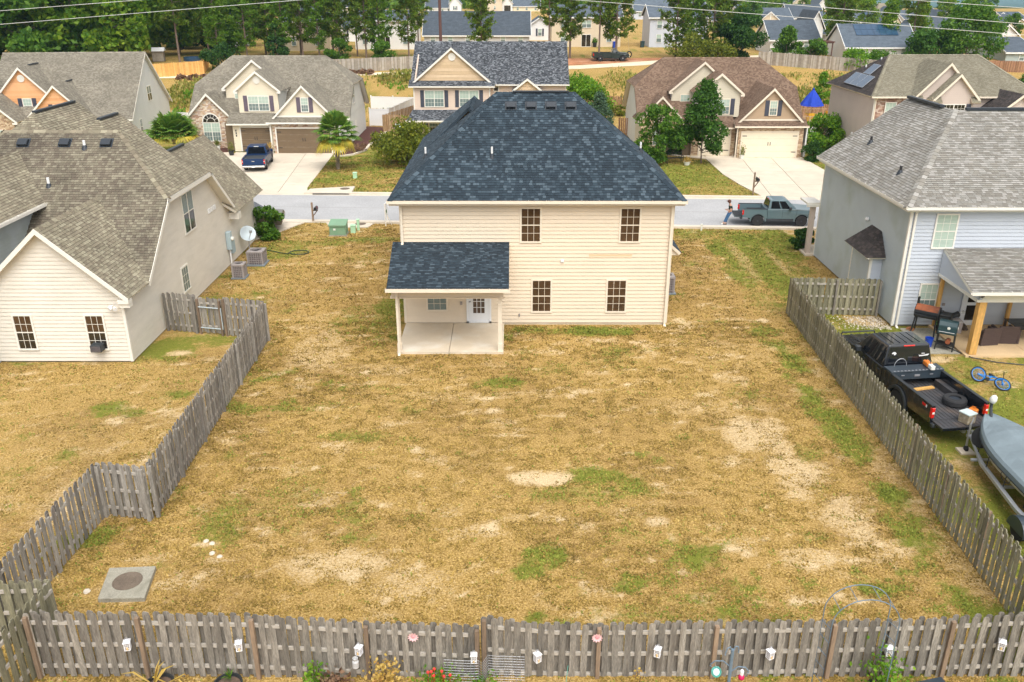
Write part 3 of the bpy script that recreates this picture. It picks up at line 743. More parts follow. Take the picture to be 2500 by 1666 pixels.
def tabs(parent, o, U, V, N, poly, m, e=0.125, widths=(0.11,0.155,0.20), t=0.017, gap=0.004, lift=0.004, name='shingle', field='shingle_field', sep=0, jit=0.0, cut=None, edge='shingle_edge_shadow'):
    """cover a convex polygon (u, v) with staggered tabs; the sep whole ones nearest the camera become parts, the rest one stuff part"""
    us = [p[0] for p in poly]; vs = [p[1] for p in poly]
    ar = sum(poly[i][0] * poly[(i + 1) % len(poly)][1] - poly[(i + 1) % len(poly)][0] * poly[i][1] for i in range(len(poly)))
    if ar < 0: poly = poly[::-1]
    mb = MB(); whole = []
    rows = int(ceil((max(vs) - min(vs)) / e))
    for r in range(rows):
        v0 = min(vs) + r * e; u = min(us) - random.random() * widths[-1]
        while u < max(us):
            w = random.choice(widths); ev = e * (1 + (random.random() - 0.5) * jit)
            rect = [(u + gap, v0),(u + w - gap, v0),(u + w - gap, v0 + e - gap),(u + gap, v0 + e - gap)]
            u += w
            if cut and cut((rect[0][0] + rect[1][0]) / 2, v0 + e / 2): continue
            if inside_conv(poly, rect):
                whole.append((rect[0], w - 2 * gap)); continue
            q = clip_conv(rect, poly)
            if len(q) < 3: continue
            _tabpoly(mb, o, U, V, N, q, v0, e, t, lift)
    if sep and whole:
        wl = sorted(whole, key=lambda a: ((Vector(o) + U * a[0][0] + V * a[0][1]) - CAMP).length)
        near, rest = wl[:sep], wl[sep:]
        for (p, w) in near:
            ob = link(name, tab_mesh(name, round(w, 3), e - gap, m, t, edge), parent)
            q = Vector(o) + U * p[0] + V * p[1] + N * lift - OFF
            ob.matrix_local = Matrix(((U.x, V.x, N.x, q.x),(U.y, V.y, N.y, q.y),(U.z, V.z, N.z, q.z),(0,0,0,1)))
    else: rest = whole
    for (p, w) in rest:
        _tabpoly(mb, o, U, V, N, [(p[0], p[1]),(p[0] + w, p[1]),(p[0] + w, p[1] + e - gap),(p[0], p[1] + e - gap)], p[1], e, t, lift)
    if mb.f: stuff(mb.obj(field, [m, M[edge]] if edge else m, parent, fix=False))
def _tabpoly(mb, o, U, V, N, q, v0, e, t, lift):
    f = lambda p: tuple(o + U * p[0] + V * p[1] + N * (lift + t * (1 - 0.8 * (p[1] - v0) / e)))
    g = lambda p: tuple(o + U * p[0] + V * p[1] + N * (lift - 0.004))
    n = len(q); i = len(mb.v)
    mb.v.extend([f(p) for p in q]); mb.v.extend([g(p) for p in q])
    mb.f.append(tuple(range(i, i + n))); mb.m.append(0)
    for k in range(n):
        k2 = (k + 1) % n
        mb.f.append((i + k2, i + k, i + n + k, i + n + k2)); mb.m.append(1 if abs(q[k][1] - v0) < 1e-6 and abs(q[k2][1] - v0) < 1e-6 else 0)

def roof(P, pts, m, trim, sep=0, cover=True, thick=0.13, e=0.125, widths=(0.11,0.155,0.20), t=0.017, far=False):
    """one roof slope: convex polygon, first edge along the eave; slab with trim edge and its shingles"""
    pts = [Vector(p) for p in pts]
    U, V, N = frame(pts[0], pts[1], pts[2])
    if N.z < 0: pts = [pts[1], pts[0]] + pts[2:][::-1]; U, V, N = frame(pts[0], pts[1], pts[2])
    mb = prism_([p - N * thick for p in pts], N * thick, m=1, mside=1, mbot=0)
    r = mb.obj('roof_slope', [m, M[trim] if isinstance(trim, str) else trim], P)
    if cover:
        o = pts[0]
        poly = [((p - o).dot(U),(p - o).dot(V)) for p in pts]
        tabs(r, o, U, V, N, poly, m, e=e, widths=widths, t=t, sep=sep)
    return r

def caps(P, p0, p1, m, n0, n1, step=0.28, w=0.17, t=0.02, name='ridge_cap'):
    """overlapping ridge or hip caps folded over the line p0-p1 between slopes with normals n0 and n1"""
    p0, p1 = Vector(p0), Vector(p1); d = p1 - p0; L_ = d.length; U = d.normalized()
    n0 = Vector(n0).normalized(); n1 = Vector(n1).normalized()
    s0 = n0.cross(U); s1 = U.cross(n1)
    if s0.z > 0: s0 = -s0
    if s1.z > 0: s1 = -s1
    up = (n0 + n1).normalized(); mb = MB()
    n = int(L_ / step)
    for k in range(n):
        a = p0 + U * (k * L_ / n); b = p0 + U * ((k + 1.25) * L_ / n)
        h0, h1 = 0.020 + t, 0.020
        for s in (s0, s1):
            mb.poly([a + up * h0, b + up * h1, b + s * w + up * (h1 - 0.002), a + s * w + up * (h0 - 0.002)])
            mb.poly([a + up * h0, a + s * w + up * h0, a + s * w - up * 0.01, a - up * 0.01])
            mb.poly([a + s * w + up * h0, b + s * w + up * h1, b + s * w - up * 0.02, a + s * w - up * 0.02])
    return stuff(mb.obj(name, m, P, fix=False))

def wall(P, o, U, poly, m, course=0.17, sep=False, lip=0.034, back=None, name='wall', thick=0.12, wall_mat=None, V=None):
    """a wall with lapped siding: convex polygon (u, v) in the plane through o along U; outward normal is U x Z"""
    U = Vector(U).normalized(); V = Z3; N = U.cross(V).normalized(); o = Vector(o)
    mb = prism_([o + U * p[0] + V * p[1] - N * thick for p in poly], N * (thick - 0.004))
    w = mb.obj(name, wall_mat or m, P)
    ar = sum(poly[i][0] * poly[(i + 1) % len(poly)][1] - poly[(i + 1) % len(poly)][0] * poly[i][1] for i in range(len(poly)))
    if ar < 0: poly = poly[::-1]
    vs = [p[1] for p in poly]; us = [p[0] for p in poly]
    all_ = MB(); k = 0; v = min(vs)
    while v < max(vs) - 0.01:
        q = clip2(poly, (min(us) - 1, max(us) + 1, v, v + course))
        if len(q) > 2:
            mb = MB() if sep else all_
            f = lambda p: o + U * p[0] + V * p[1] + N * (0.003 + lip * (1 - 0.85 * (p[1] - v) / course))
            g = lambda p: o + U * p[0] + V * p[1] + N * 0.0
            mb.poly([f(p) for p in q])
            for i in range(len(q)):
                a, b = q[i], q[(i + 1) % len(q)]
                if abs(a[1] - v) < 1e-6 and abs(b[1] - v) < 1e-6: mb.poly([f(b), f(a), g(a), g(b)])
            if sep: mb.obj('siding_plank', m, w, fix=False)
        v += course
    if not sep: stuff(all_.obj('siding', m, w, fix=False))
    return w
def masonry(P, o, U, poly, m, e=0.11, widths=(0.14,0.22,0.30), cut=None, name='wall', t=0.03):
    U = Vector(U).normalized(); N = U.cross(Z3).normalized(); o = Vector(o)
    mb = prism_([o + U * p[0] + Z3 * p[1] - N * 0.15 for p in poly], N * 0.146)
    w = mb.obj(name, M['mortar'], P)
    tabs(w, o, U, Z3, N, poly, m, e=e, widths=widths, t=t, gap=0.007, lift=0.0, name='stone', field='stonework', cut=cut, edge=None)
    return w

def window(P, c, U, w, h, cols=3, rows=2, trim='cream_trim', up='glass', lo=None, lites=False, sash=True, tw=0.07, twin=False, name='window', proud=0.045, muntin=0.016):
    """framed window centred at c on a wall running along U: each sash (or each lite) is a pane of its own"""
    U = Vector(U).normalized(); N = U.cross(Z3).normalized(); c = Vector(c); lo = lo or up
    tm = M[trim]; mb = MB()
    def F(u0, u1, v0, v1, n0, n1): mb.fbox(c, U, Z3, N, u0, u1, v0, v1, n0, n1)
    W, H_ = w / 2, h / 2
    F(-W, W, H_ - tw, H_, 0, proud); F(-W, W, -H_, -H_ + tw, 0, proud + 0.015)
    F(-W, -W + tw, -H_ + tw, H_ - tw, 0, proud); F(W - tw, W, -H_ + tw, H_ - tw, 0, proud)
    halves = [(-W + tw, W - tw)] if not twin else [(-W + tw, -tw / 2),(tw / 2, W - tw)]
    if twin: F(-tw / 2, tw / 2,-H_ + tw, H_ - tw, 0, proud - 0.002)
    b0, b1 = -H_ + tw, H_ - tw; mid = (b0 + b1) / 2
    if sash:
        for (a0, a1) in halves: F(a0, a1, mid - 0.022, mid + 0.022,0.0, proud - 0.008)
    for (a0, a1) in halves:
        for k in range(1, cols):
            u = a0 + (a1 - a0) * k / cols; F(u - muntin / 2, u + muntin / 2, b0, b1,0.0,0.034)
        parts_ = [(b0, mid),(mid, b1)] if sash else [(b0, b1)]
        for (q0, q1) in parts_:
            for k in range(1, rows):
                v = q0 + (q1 - q0) * k / rows; F(a0, a1, v - muntin / 2, v + muntin / 2,0.001,0.033)
    fr = mb.obj(name, tm, P, fix=False)
    for (a0, a1) in halves:
        parts_ = [(b0, mid, lo),(mid, b1, up)] if sash else [(b0, b1, up)]
        for (q0, q1, gm) in parts_:
            if lites:
                for i in range(cols):
                    for j in range(rows):
                        m2 = MB(); m2.fbox(c, U, Z3, N, a0 + (a1 - a0) * i / cols + 0.004, a0 + (a1 - a0) * (i + 1) / cols - 0.004, q0 + (q1 - q0) * j / rows + 0.004, q0 + (q1 - q0) * (j + 1) / rows - 0.004,0.004,0.028)
                        m2.obj('pane', M[gm], fr, fix=False)
            else:
                m2 = MB(); m2.fbox(c, U, Z3, N, a0, a1, q0, q1,0.004,0.028); m2.obj('pane', M[gm], fr, fix=False)
    return fr
def shutter(P, c, U, w, h, m='shutter'):
    U = Vector(U).normalized(); N = U.cross(Z3).normalized(); c = Vector(c); mb = MB()
    mb.fbox(c, U, Z3, N, -w / 2, w / 2,-h / 2, h / 2,0.0,0.04)
    n = max(4, int(h / 0.14))
    for k in range(n):
        v = -h / 2 + 0.06 + (h - 0.12) * k / n; mb.fbox(c, U, Z3, N, -w / 2 + 0.05, w / 2 - 0.05, v, v + (h - 0.12) / n * 0.6,0.04,0.055)
    mb.obj('shutter', M[m], P, fix=False)
def round_vent(P, c, U, r, trim='white_trim'):
    U = Vector(U).normalized(); N = U.cross(Z3).normalized(); mb = MB()
    mb.lathe(c, N, [(r, 0.0),(r, 0.06),(r - 0.06,0.06),(r - 0.07,0.035)],20)
    for k in range(-3,4):
        hw = sqrt(max(0.01,(r - 0.08) ** 2 - (k * r * 0.24) ** 2))
        mb.fbox(c, U, Z3, N, -hw, hw, k * r * 0.24 - 0.02, k * r * 0.24 + 0.02,0.036,0.055)
    mb.obj('gable_vent', M[trim], P, fix=False)
def garage_door(P, c, U, w, h, m='garage_brown', trim='white_trim', rows=4):
    """c at the middle of the sill"""
    U = Vector(U).normalized(); N = U.cross(Z3).normalized(); c = Vector(c); mb = MB()
    for (u0, u1, v0, v1) in ((-w / 2 - 0.11,-w / 2,0, h + 0.11),(w / 2, w / 2 + 0.11,0, h + 0.11),(-w / 2, w / 2, h, h + 0.11)):
        mb.fbox(c, U, Z3, N, u0, u1, v0, v1,0.0,0.05)
    g = mb.obj('garage_door', M[trim], P, fix=False)
    for k in range(rows):
        mb = MB(); v0, v1 = h * k / rows, h * (k + 1) / rows - 0.012
        mb.fbox(c, U, Z3, N, -w / 2, w / 2, v0, v1,0.0,0.022)
        n = max(2, int(w / 0.6))
        for i in range(n):
            for (q0, q1) in ((v0 + 0.05,(v0 + v1) / 2 - 0.02),((v0 + v1) / 2 + 0.02, v1 - 0.05)):
                mb.fbox(c, U, Z3, N, -w / 2 + w * i / n + 0.03,-w / 2 + w * (i + 1) / n - 0.03, q0, q1,0.022,0.032)
        mb.obj('panel', M[m], g, fix=False)
    mb = MB()
    for s in (-1,1):
        for v in (h * 0.22, h * 0.86): mb.fbox(c, U, Z3, N, s * w / 2 - (0.42 if s > 0 else -0.02), s * w / 2 - (0.02 if s > 0 else -0.42), v - 0.03, v + 0.03,0.032,0.045)
        mb.fbox(c, U, Z3, N, s * 0.10 - 0.025, s * 0.10 + 0.025, h * 0.48, h * 0.62,0.032,0.055)
    mb.obj('hinge_strap', 'black_iron', g, fix=0)
def post(P, name, m, x, y, z0, z1, w): 
    mb = box_(x - w / 2, y - w / 2, z0, x + w / 2, y + w / 2, z1)
    return mb.obj(name, M[m], P, fix=False)
def gutter(P, a, b, out, trim='cream_trim', d=0.12):
    a, b = Vector(a), Vector(b); U = (b - a).normalized(); L_ = (b - a).length; out = Vector(out)
    mb = MB()
    mb.fbox(a, U, out, Z3,0, L_, 0.0, d, -0.15,-0.135); mb.fbox(a, U, out, Z3,0, L_, d - 0.015, d, -0.135,-0.03); mb.fbox(a, U, out, Z3,0, L_, -0.02,-0.005,-0.17,-0.02)
    n = int(L_ / 0.75)
    for k in range(n + 1):
        u = min(L_ - 0.02, max(0.0, L_ * k / max(1, n))); mb.fbox(a, U, out, Z3, u, u + 0.02,0.0, d + 0.004,-0.032,-0.012)
    mb.obj('gutter', M[trim], P, fix=False)
def downspout(P, x, y, z0, z1, U, trim='cream_trim', kick=0.25):
    U = Vector(U).normalized(); N = U.cross(Z3).normalized(); mb = MB(); c = Vector((x, y, 0))
    mb.fbox(c, U, Z3, N, -0.045,0.045, z0 + 0.06, z1 - 0.22,0.03,0.10)
    mb.prism([c + Z3 * (z1 - 0.22) - U * 0.045 + N * 0.03, c + Z3 * (z1 - 0.22) + U * 0.045 + N * 0.03, c + Z3 * (z1 - 0.22) + U * 0.045 + N * 0.10, c + Z3 * (z1 - 0.22) - U * 0.045 + N * 0.10], Z3 * 0.2 + N * kick)
    mb.prism([c + Z3 * (z0 + 0.06) - U * 0.05 + N * 0.03, c + Z3 * (z0 + 0.06) + U * 0.05 + N * 0.03, c + Z3 * (z0 + 0.06) + U * 0.05 + N * 0.11, c + Z3 * (z0 + 0.06) - U * 0.05 + N * 0.11], N * 0.14 - Z3 * 0.05)
    for v in (0.3,0.7): mb.fbox(c, U, Z3, N, -0.055,0.055, z0 + (z1 - z0) * v, z0 + (z1 - z0) * v + 0.04,0.02,0.105)
    mb.obj('downspout', M[trim], P, fix=False)
def corner_board(P, x, y, z0, z1, trim='white_trim', w=0.11, name='corner_board'):
    mb = box_(x - w / 2, y - w / 2, z0, x + w / 2, y + w / 2, z1); mb.obj(name, M[trim], P, fix=False)
def rake(P, pts, y0, y1, trim, d=0.2, name='rake_trim'):
    """sloping boards on the gable's edge, in the X-Z plane between y0 and y1"""
    for a, b in zip(pts[:-1], pts[1:]):
        mb = MB(); s = 0.02
        mb.prism([(a[0], y0, a[1] + s),(b[0], y0, b[1] + s),(b[0], y0, b[1] - d),(a[0], y0, a[1] - d)],(0, y1 - y0,0))
        mb.obj(name, M[trim], P)
def pipe_vent(P, base, h, m='pvc', r=0.045, flash='vent_black'):
    b = Vector(base); mb = lathe_(b, (0,0,1),[(r, -0.1),(r, h)],10); f = mb.obj('vent_pipe', M[m], P)
    mb = lathe_(b, (0,0,1),[(r * 3.2,-0.12),(r * 2.2,0.02),(r * 1.3,0.14)],12); mb.obj('flashing', M[flash], f)
def box_vent(P, c, U, V, N, w=0.42, h=0.36, d=0.17, m='vent_black'):
    mb = MB(); c = Vector(c)
    mb.prism([c + U * a + V * b + N * 0.01 for a, b in ((-w / 2 - 0.06,-h / 2 - 0.05),(w / 2 + 0.06,-h / 2 - 0.05),(w / 2 + 0.06, h / 2 + 0.08),(-w / 2 - 0.06, h / 2 + 0.08))], N * 0.02)
    mb.prism([c - U * w / 2 - V * h / 2 + N * 0.03, c - U * w / 2 - V * h / 2 + N * d, c - U * w / 2 + V * h * 0.35 + N * d * 0.95, c - U * w / 2 + V * h / 2 + N * 0.04], U * w)
    mb.obj('roof_vent', M[m], P, bevel=0.015)

def gable_wing(P, x0, x1, yfr, ybk, z0, ze, za, wall_m, roof_m, trim='white_trim', ov=0.3, ovf=0.28, course=0.17, brick=False, sep=0, side=(True, True), cover=True, e=0.135, cut=None, lower=None, sepw=False, sidewall=None, ybe=None):
    """a wing whose gable faces -Y: ridge along Y from the front to ybk. ze, za: eave edge and ridge heights at the overhang"""
    xm = (x0 + x1) / 2; hw = (x1 - x0) / 2 + ov; s = (za - ze) / hw; yf_ = yfr - ovf
    roof(P, [(x0 - ov, ybk, ze),(x0 - ov, yf_, ze),(xm, yf_, za),(xm, ybk, za)], roof_m, trim, cover=cover, sep=sep, e=e)
    roof(P, [(x1 + ov, yf_, ze),(x1 + ov, ybe or ybk, ze),(xm, ybk, za),(xm, yf_, za)], roof_m, trim, cover=cover, sep=sep, e=e)
    if cover: caps(P, (xm, yf_, za),(xm, ybk, za), roof_m, (-s, 0,1),(s, 0,1))
    zt = ze + s * ov - 0.12; zb = lower if lower is not None else z0
    poly = [(0, zb),(x1 - x0, zb),(x1 - x0, max(zt, zb + 0.02)),((x1 - x0) / 2, za - 0.12),(0, max(zt, zb + 0.02))]
    if brick: masonry(P, (x0, yfr, 0),(1,0,0), poly, wall_m, cut=cut)
    else: wall(P, (x0, yfr, 0),(1,0,0), poly, wall_m, course=course, sep=sepw)
    sw = sidewall or wall_m
    if side[1]: wall(P, (x1, yfr, 0),(0,1,0),[(0, z0),(ybk - yfr, z0),(ybk - yfr, ze + 0.05),(0, ze + 0.05)], sw, course=course)
    if side[0]: wall(P, (x0, ybk, 0),(0,-1,0),[(0, z0),(ybk - yfr, z0),(ybk - yfr, ze + 0.05),(0, ze + 0.05)], sw, course=course)
    rake(P, [(x0 - ov, ze),(xm, za),(x1 + ov, ze)], yf_ - 0.03, yf_ + 0.0, trim, d=0.2)
    for a, b in ((x0 - ov, x0 + 0.02),(x1 - 0.02, x1 + ov)):
        mb = box_(a, yf_ - 0.02, ze - 0.2, b, yfr - 0.03, ze - 0.05); mb.obj('eave_return', M[trim], P, fix=False)
def apron(P, x0, x1, yw, z0, z1, run, roof_m, trim='white_trim', cover=True):
    """narrow lean-to roof across a wall at y=yw, falling towards -Y"""
    return roof(P, [(x0, yw - run, z0),(x1, yw - run, z0),(x1, yw, z1),(x0, yw, z1)], roof_m, trim, cover=cover, thick=0.09)
def main_roof(P, x0, x1, y0, y1, ze, zr, zj, roof_m, trim, sep=0, cover=True, capm=None, hs=None, front_m=None, backcover=False, e=0.135):
    """roof over the eave rectangle x0..x1, y0..y1 with its ridge along X; zj = ze full hip, zj = zr gable, between: clipped gable"""
    yr = (y0 + y1) / 2; s = (zr - ze) / (yr - y0); hs = hs or s
    dj = (zj - ze) / s; hx = (zr - zj) / hs
    a0, a1 = x0 + hx, x1 - hx
    def six(y_e, y_j, flip):
        p = [(x0, y_e, ze),(x1, y_e, ze),(x1, y_j, zj),(a1, yr, zr),(a0, yr, zr),(x0, y_j, zj)]
        if zj >= zr - 1e-3: p = [p[0], p[1], p[2], p[5]]
        elif zj <= ze + 1e-3: p = [p[0], p[1], p[3], p[4]]
        return p[:2][::-1] + p[2:][::-1] if flip else p
    rf = roof(P, six(y0, y0 + dj, False), front_m or roof_m, trim, sep=sep, cover=cover, e=e)
    roof(P, six(y1, y1 - dj, True), roof_m, trim, cover=backcover, e=e)
    if zj < zr - 1e-3:
        roof(P, [(x1, y0 + dj, zj),(x1, y1 - dj, zj),(a1, yr, zr)], roof_m, trim, cover=cover, sep=0, e=e)
        roof(P, [(x0, y1 - dj, zj),(x0, y0 + dj, zj),(a0, yr, zr)], roof_m, trim, cover=cover, sep=0, e=e)
    if cover:
        c = capm or roof_m; nf = (0,-s, 1); nb = (0, s, 1); nl = (-hs, 0,1); nr = (hs, 0,1)
        caps(P, (a0, yr, zr),(a1, yr, zr), c, nf, nb)
        if zj < zr - 1e-3:
            caps(P, (x0, y0 + dj, zj),(a0, yr, zr), c, nl, nf); caps(P, (x1, y0 + dj, zj),(a1, yr, zr), c, nf, nr)
            caps(P, (x0, y1 - dj, zj),(a0, yr, zr), c, nl, nb); caps(P, (x1, y1 - dj, zj),(a1, yr, zr), c, nb, nr)
    return dict(yr=yr, s=s, dj=dj, a0=a0, a1=a1)
# the beige house in the middle
P = thing('house', 'beige two-storey house with dark slate-blue hip roof and bare back patio in the middle', 'house', (1.0,41.0,0))
S = M['beige_siding']
mb = box_(-4.83,36.62,-0.1,6.98,45.0,0.14); mb.obj('foundation', 'patio_concrete', P, fix=0)
X0, X1, YB, YF = -4.86,7.02,36.6,45.0
w = wall(P, (X0, YB, 0.12),(1,0,0),[(0,0),(X1 - X0,0),(X1 - X0,5.45),(0,5.45)], S, course=0.172, sep=True)
wall(P, (X1, YB, 0.12),(0,1,0),[(0,0),(YF - YB, 0),(YF - YB, 5.45),(0,5.45)], S, course=0.172)
wall(P, (X0, YF, 0.12),(0,-1,0),[(0,0),(YF - YB, 0),(YF - YB, 5.45),(0,5.45)], S, course=0.172)
mb = box_(X0, YF, 0.1, X1, YF + 0.12,5.5); mb.obj('wall', S, P)
mb = fbox_((0.0, YB, 0), Vector((1,0,0)), Z3, Vector((0,-1,0)),3.4,5.3,3.185,3.345,0.022,0.032); mb.obj('patch_plank', 'beige_new', P, fix=0)['label'] = 'newer darker tan siding plank'
main_roof(P, -5.32,7.46,36.2,45.4,5.83,9.78,5.83, M['slate_shingle'], 'cream_trim', sep=300)
_U, _V, _N = frame((-5.32,36.2,5.83),(7.46,36.2,5.83),(2.85,40.8,9.78))
# front-left wing: lower hip with its own ridge
roof(P, [(-5.32,52.5,5.83),(-5.32,42.6,5.83),(-2.1,46.2,8.59),(-2.1,49.6,8.59)], M['slate_shingle'], M['slate_shingle'])
roof(P, [(1.1,45.0,5.83),(1.1,52.5,5.83),(-2.1,49.6,8.59),(-2.1,44.2,8.59)], M['slate_shingle'], M['slate_shingle'], cover=False)
roof(P, [(1.1,52.5,5.83),(-5.32,52.5,5.83),(-2.1,49.6,8.59)], M['slate_shingle'], 'cream_trim', cover=False)
caps(P, (-2.1,45.0,8.60),(-2.1,49.6,8.60), M['slate_shingle'],(-0.9,0,1),(0.9,0,1))
mb = box_(-4.86,45.0,0.0,0.7,52.1,5.7); mb.obj('wall', S, P)
mb = box_(0.02,40.68,9.80,2.6,40.92,9.86); mb.obj('ridge_vent', 'vent_black', P)
for x in (-0.05,0.86,1.76,2.66):
    v = (40.8 - 0.62 - 36.2) / _V.y
    box_vent(P, Vector((x, 0,0)) + Vector((0,36.2,5.83)) + _V * v, _U, _V, _N)
pipe_vent(P, (-0.88,38.0,7.38),0.42); pipe_vent(P, (-4.0,40.1,7.0),0.42); pipe_vent(P, (6.1,41.2,7.05),0.42)
mb = box_(-5.28,36.24,5.60,7.42,36.6,5.66); mb.box(X1,36.6,5.60,7.42,45.2,5.66); mb.box(-5.28,36.6,5.60, X0,45.2,5.66); mb.obj('soffit', 'cream_trim', P, fix=0)
gutter(P, (-5.36,36.2,5.86),(7.50,36.2,5.86),(0,-1,0))
corner_board(P, X0 + 0.02, YB + 0.01,0.1,5.6, 'cream_trim'); corner_board(P, X1 - 0.02, YB + 0.01,0.1,5.6, 'cream_trim')
downspout(P, X0 + 0.06, YB - 0.05,3.85,5.75,(1,0,0)); downspout(P, X1 - 0.08, YB - 0.05,0.0,5.75,(1,0,0), kick=0.3)
for (x, z) in ((0.82,4.67),(5.15,4.67),(1.33,1.395),(4.70,1.395)):
    window(P, (x, YB - 0.012, z),(1,0,0),0.95,1.60,3,2, 'cream_trim', 'glass_warm', lites=True, tw=0.075)
window(P, (-3.39, YB - 0.012,1.32),(1,0,0),0.98,1.30,3,2, 'cream_trim', 'glass_warm', 'glass_screen', lites=True, tw=0.075)
# patio door
t = MB(); c = Vector((-1.50, YB - 0.02,0.12)); U = Vector((1,0,0)); Nn = Vector((0,-1,0))
for a in ((-0.56,-0.46,0,2.15),(0.46,0.56,0,2.15),(-0.56,0.56,2.05,2.15),(-0.56,0.56,0.0,0.07)): t.fbox(c, U, Z3, Nn, *a, 0,0.07)
df = t.obj('door', 'white_door', P, fix=0)
t = MB(); t.fbox(c, U, Z3, Nn, -0.455,0.455,0.075,2.045,0,0.03)
for k in range(4): t.fbox(c, U, Z3, Nn, -0.27 + 0.18 * k - 0.012 + (0.0),-0.27 + 0.18 * k + 0.012,0.45,1.9,0.03,0.05)
for k in range(6): t.fbox(c, U, Z3, Nn, -0.282,0.282,0.45 + 0.29 * k - 0.012,0.45 + 0.29 * k + 0.012,0.031,0.051)
t.obj('door_leaf', 'white_door', df, fix=0)
for i in range(3):
    for j in range(5):
        t = MB(); t.fbox(c, U, Z3, Nn, -0.258 + 0.18 * i, -0.102 + 0.18 * i, 0.462 + 0.29 * j, 0.728 + 0.29 * j, 0.03,0.04); t.obj('pane', 'glass_warm', df, fix=0)
t = MB(); t.lathe(c + U * -0.40 + Z3 * 1.02 + Nn * 0.03, Nn, [(0.035,0),(0.02,0.03),(0.035,0.06),(0.02,0.08)],10); t.lathe(c + U * -0.40 + Z3 * 1.18 + Nn * 0.03, Nn, [(0.035,0),(0.03,0.03)],10); t.obj('handle', 'steel', df)
# covered patio: roof, beam, posts, slab
roof(P, [(-5.06,32.75,3.05),(-0.12,32.75,3.05),(-0.12,36.58,3.90),(-5.24,36.58,3.90)], M['slate_shingle'], 'cream_trim', sep=0, thick=0.11)
mb = box_(-4.95,33.28,2.52,-0.36,33.48,2.94); mb.box(-4.95,33.48,2.521,-4.75,36.55,2.939); mb.box(-0.56,33.48,2.521,-0.36,36.55,2.939); mb.box(-5.0,33.22,2.47,-0.32,33.53,2.515); mb.obj('patio_beam', 'beige_siding', P, fix=0)
mb = box_(-4.74,33.49,2.66,-0.57,36.5,2.72); mb.obj('patio_ceiling', 'cream_trim', P, fix=0)
mb = prism_([(-5.02,32.85,2.95),(-5.02,36.56,2.95),(-5.02,36.56,3.74)],(0.05,0,0)); mb.prism([(-0.30,32.95,2.95),(-0.30,36.56,2.95),(-0.30,36.56,3.70)],(0.05,0,0)); mb.obj('gable_infill', 'beige_siding', P)
gutter(P, (-5.10,32.75,3.08),(-0.08,32.75,3.08),(0,-1,0))
for x in (-4.72,-0.50):
    mb = box_(x - 0.075,33.30,0.1, x + 0.075,33.46,2.52); mb.box(x - 0.095,33.28,0.1, x + 0.095,33.48,0.45); mb.box(x - 0.095,33.28,2.15, x + 0.095,33.48,2.19)
    mb.obj('patio_post', 'cream_trim', P, fix=0)
downspout(P, -4.72,33.20,0.02,3.0,(1,0,0), kick=0.3)
for (a, b) in ((-4.83,-2.66),(-2.64,-0.36)):
    mb = prism_([(a, 33.22,-0.1),(b, 33.22,-0.1),(b, 36.55,-0.1),(a, 36.55,-0.1)],(0,0,0.2)); mb.obj('patio_slab', 'patio_concrete', P)
mb = box_(2.16, YB - 0.09,3.00,2.30, YB - 0.02,3.10); mb.obj('vent_hood', 'white_vinyl', P, fix=0)
mb = box_(-2.35, YB - 0.06,0.98,-2.25, YB - 0.02,1.12); mb.obj('outlet_cover', 'hvac', P, fix=0)
mb = box_(0.30, YB - 0.07,0.42,0.37, YB - 0.02,0.55); mb.obj('outlet_cover', 'hvac', P, fix=0)
# small roof over the right side
roof(P, [(7.72,37.8,3.04),(7.72,40.0,3.04),(7.05,40.0,3.62),(7.05,37.8,3.62)], M['slate_shingle'], 'cream_trim')
mb = prism_([(7.66,37.9,2.9),(7.06,37.9,2.9),(7.06,37.9,3.4)],(0,0.08,0)); mb.prism([(7.66,39.8,2.9),(7.06,39.8,2.9),(7.06,39.8,3.4)],(0,0.08,0)); mb.obj('roof_bracket', 'cream_trim', P)

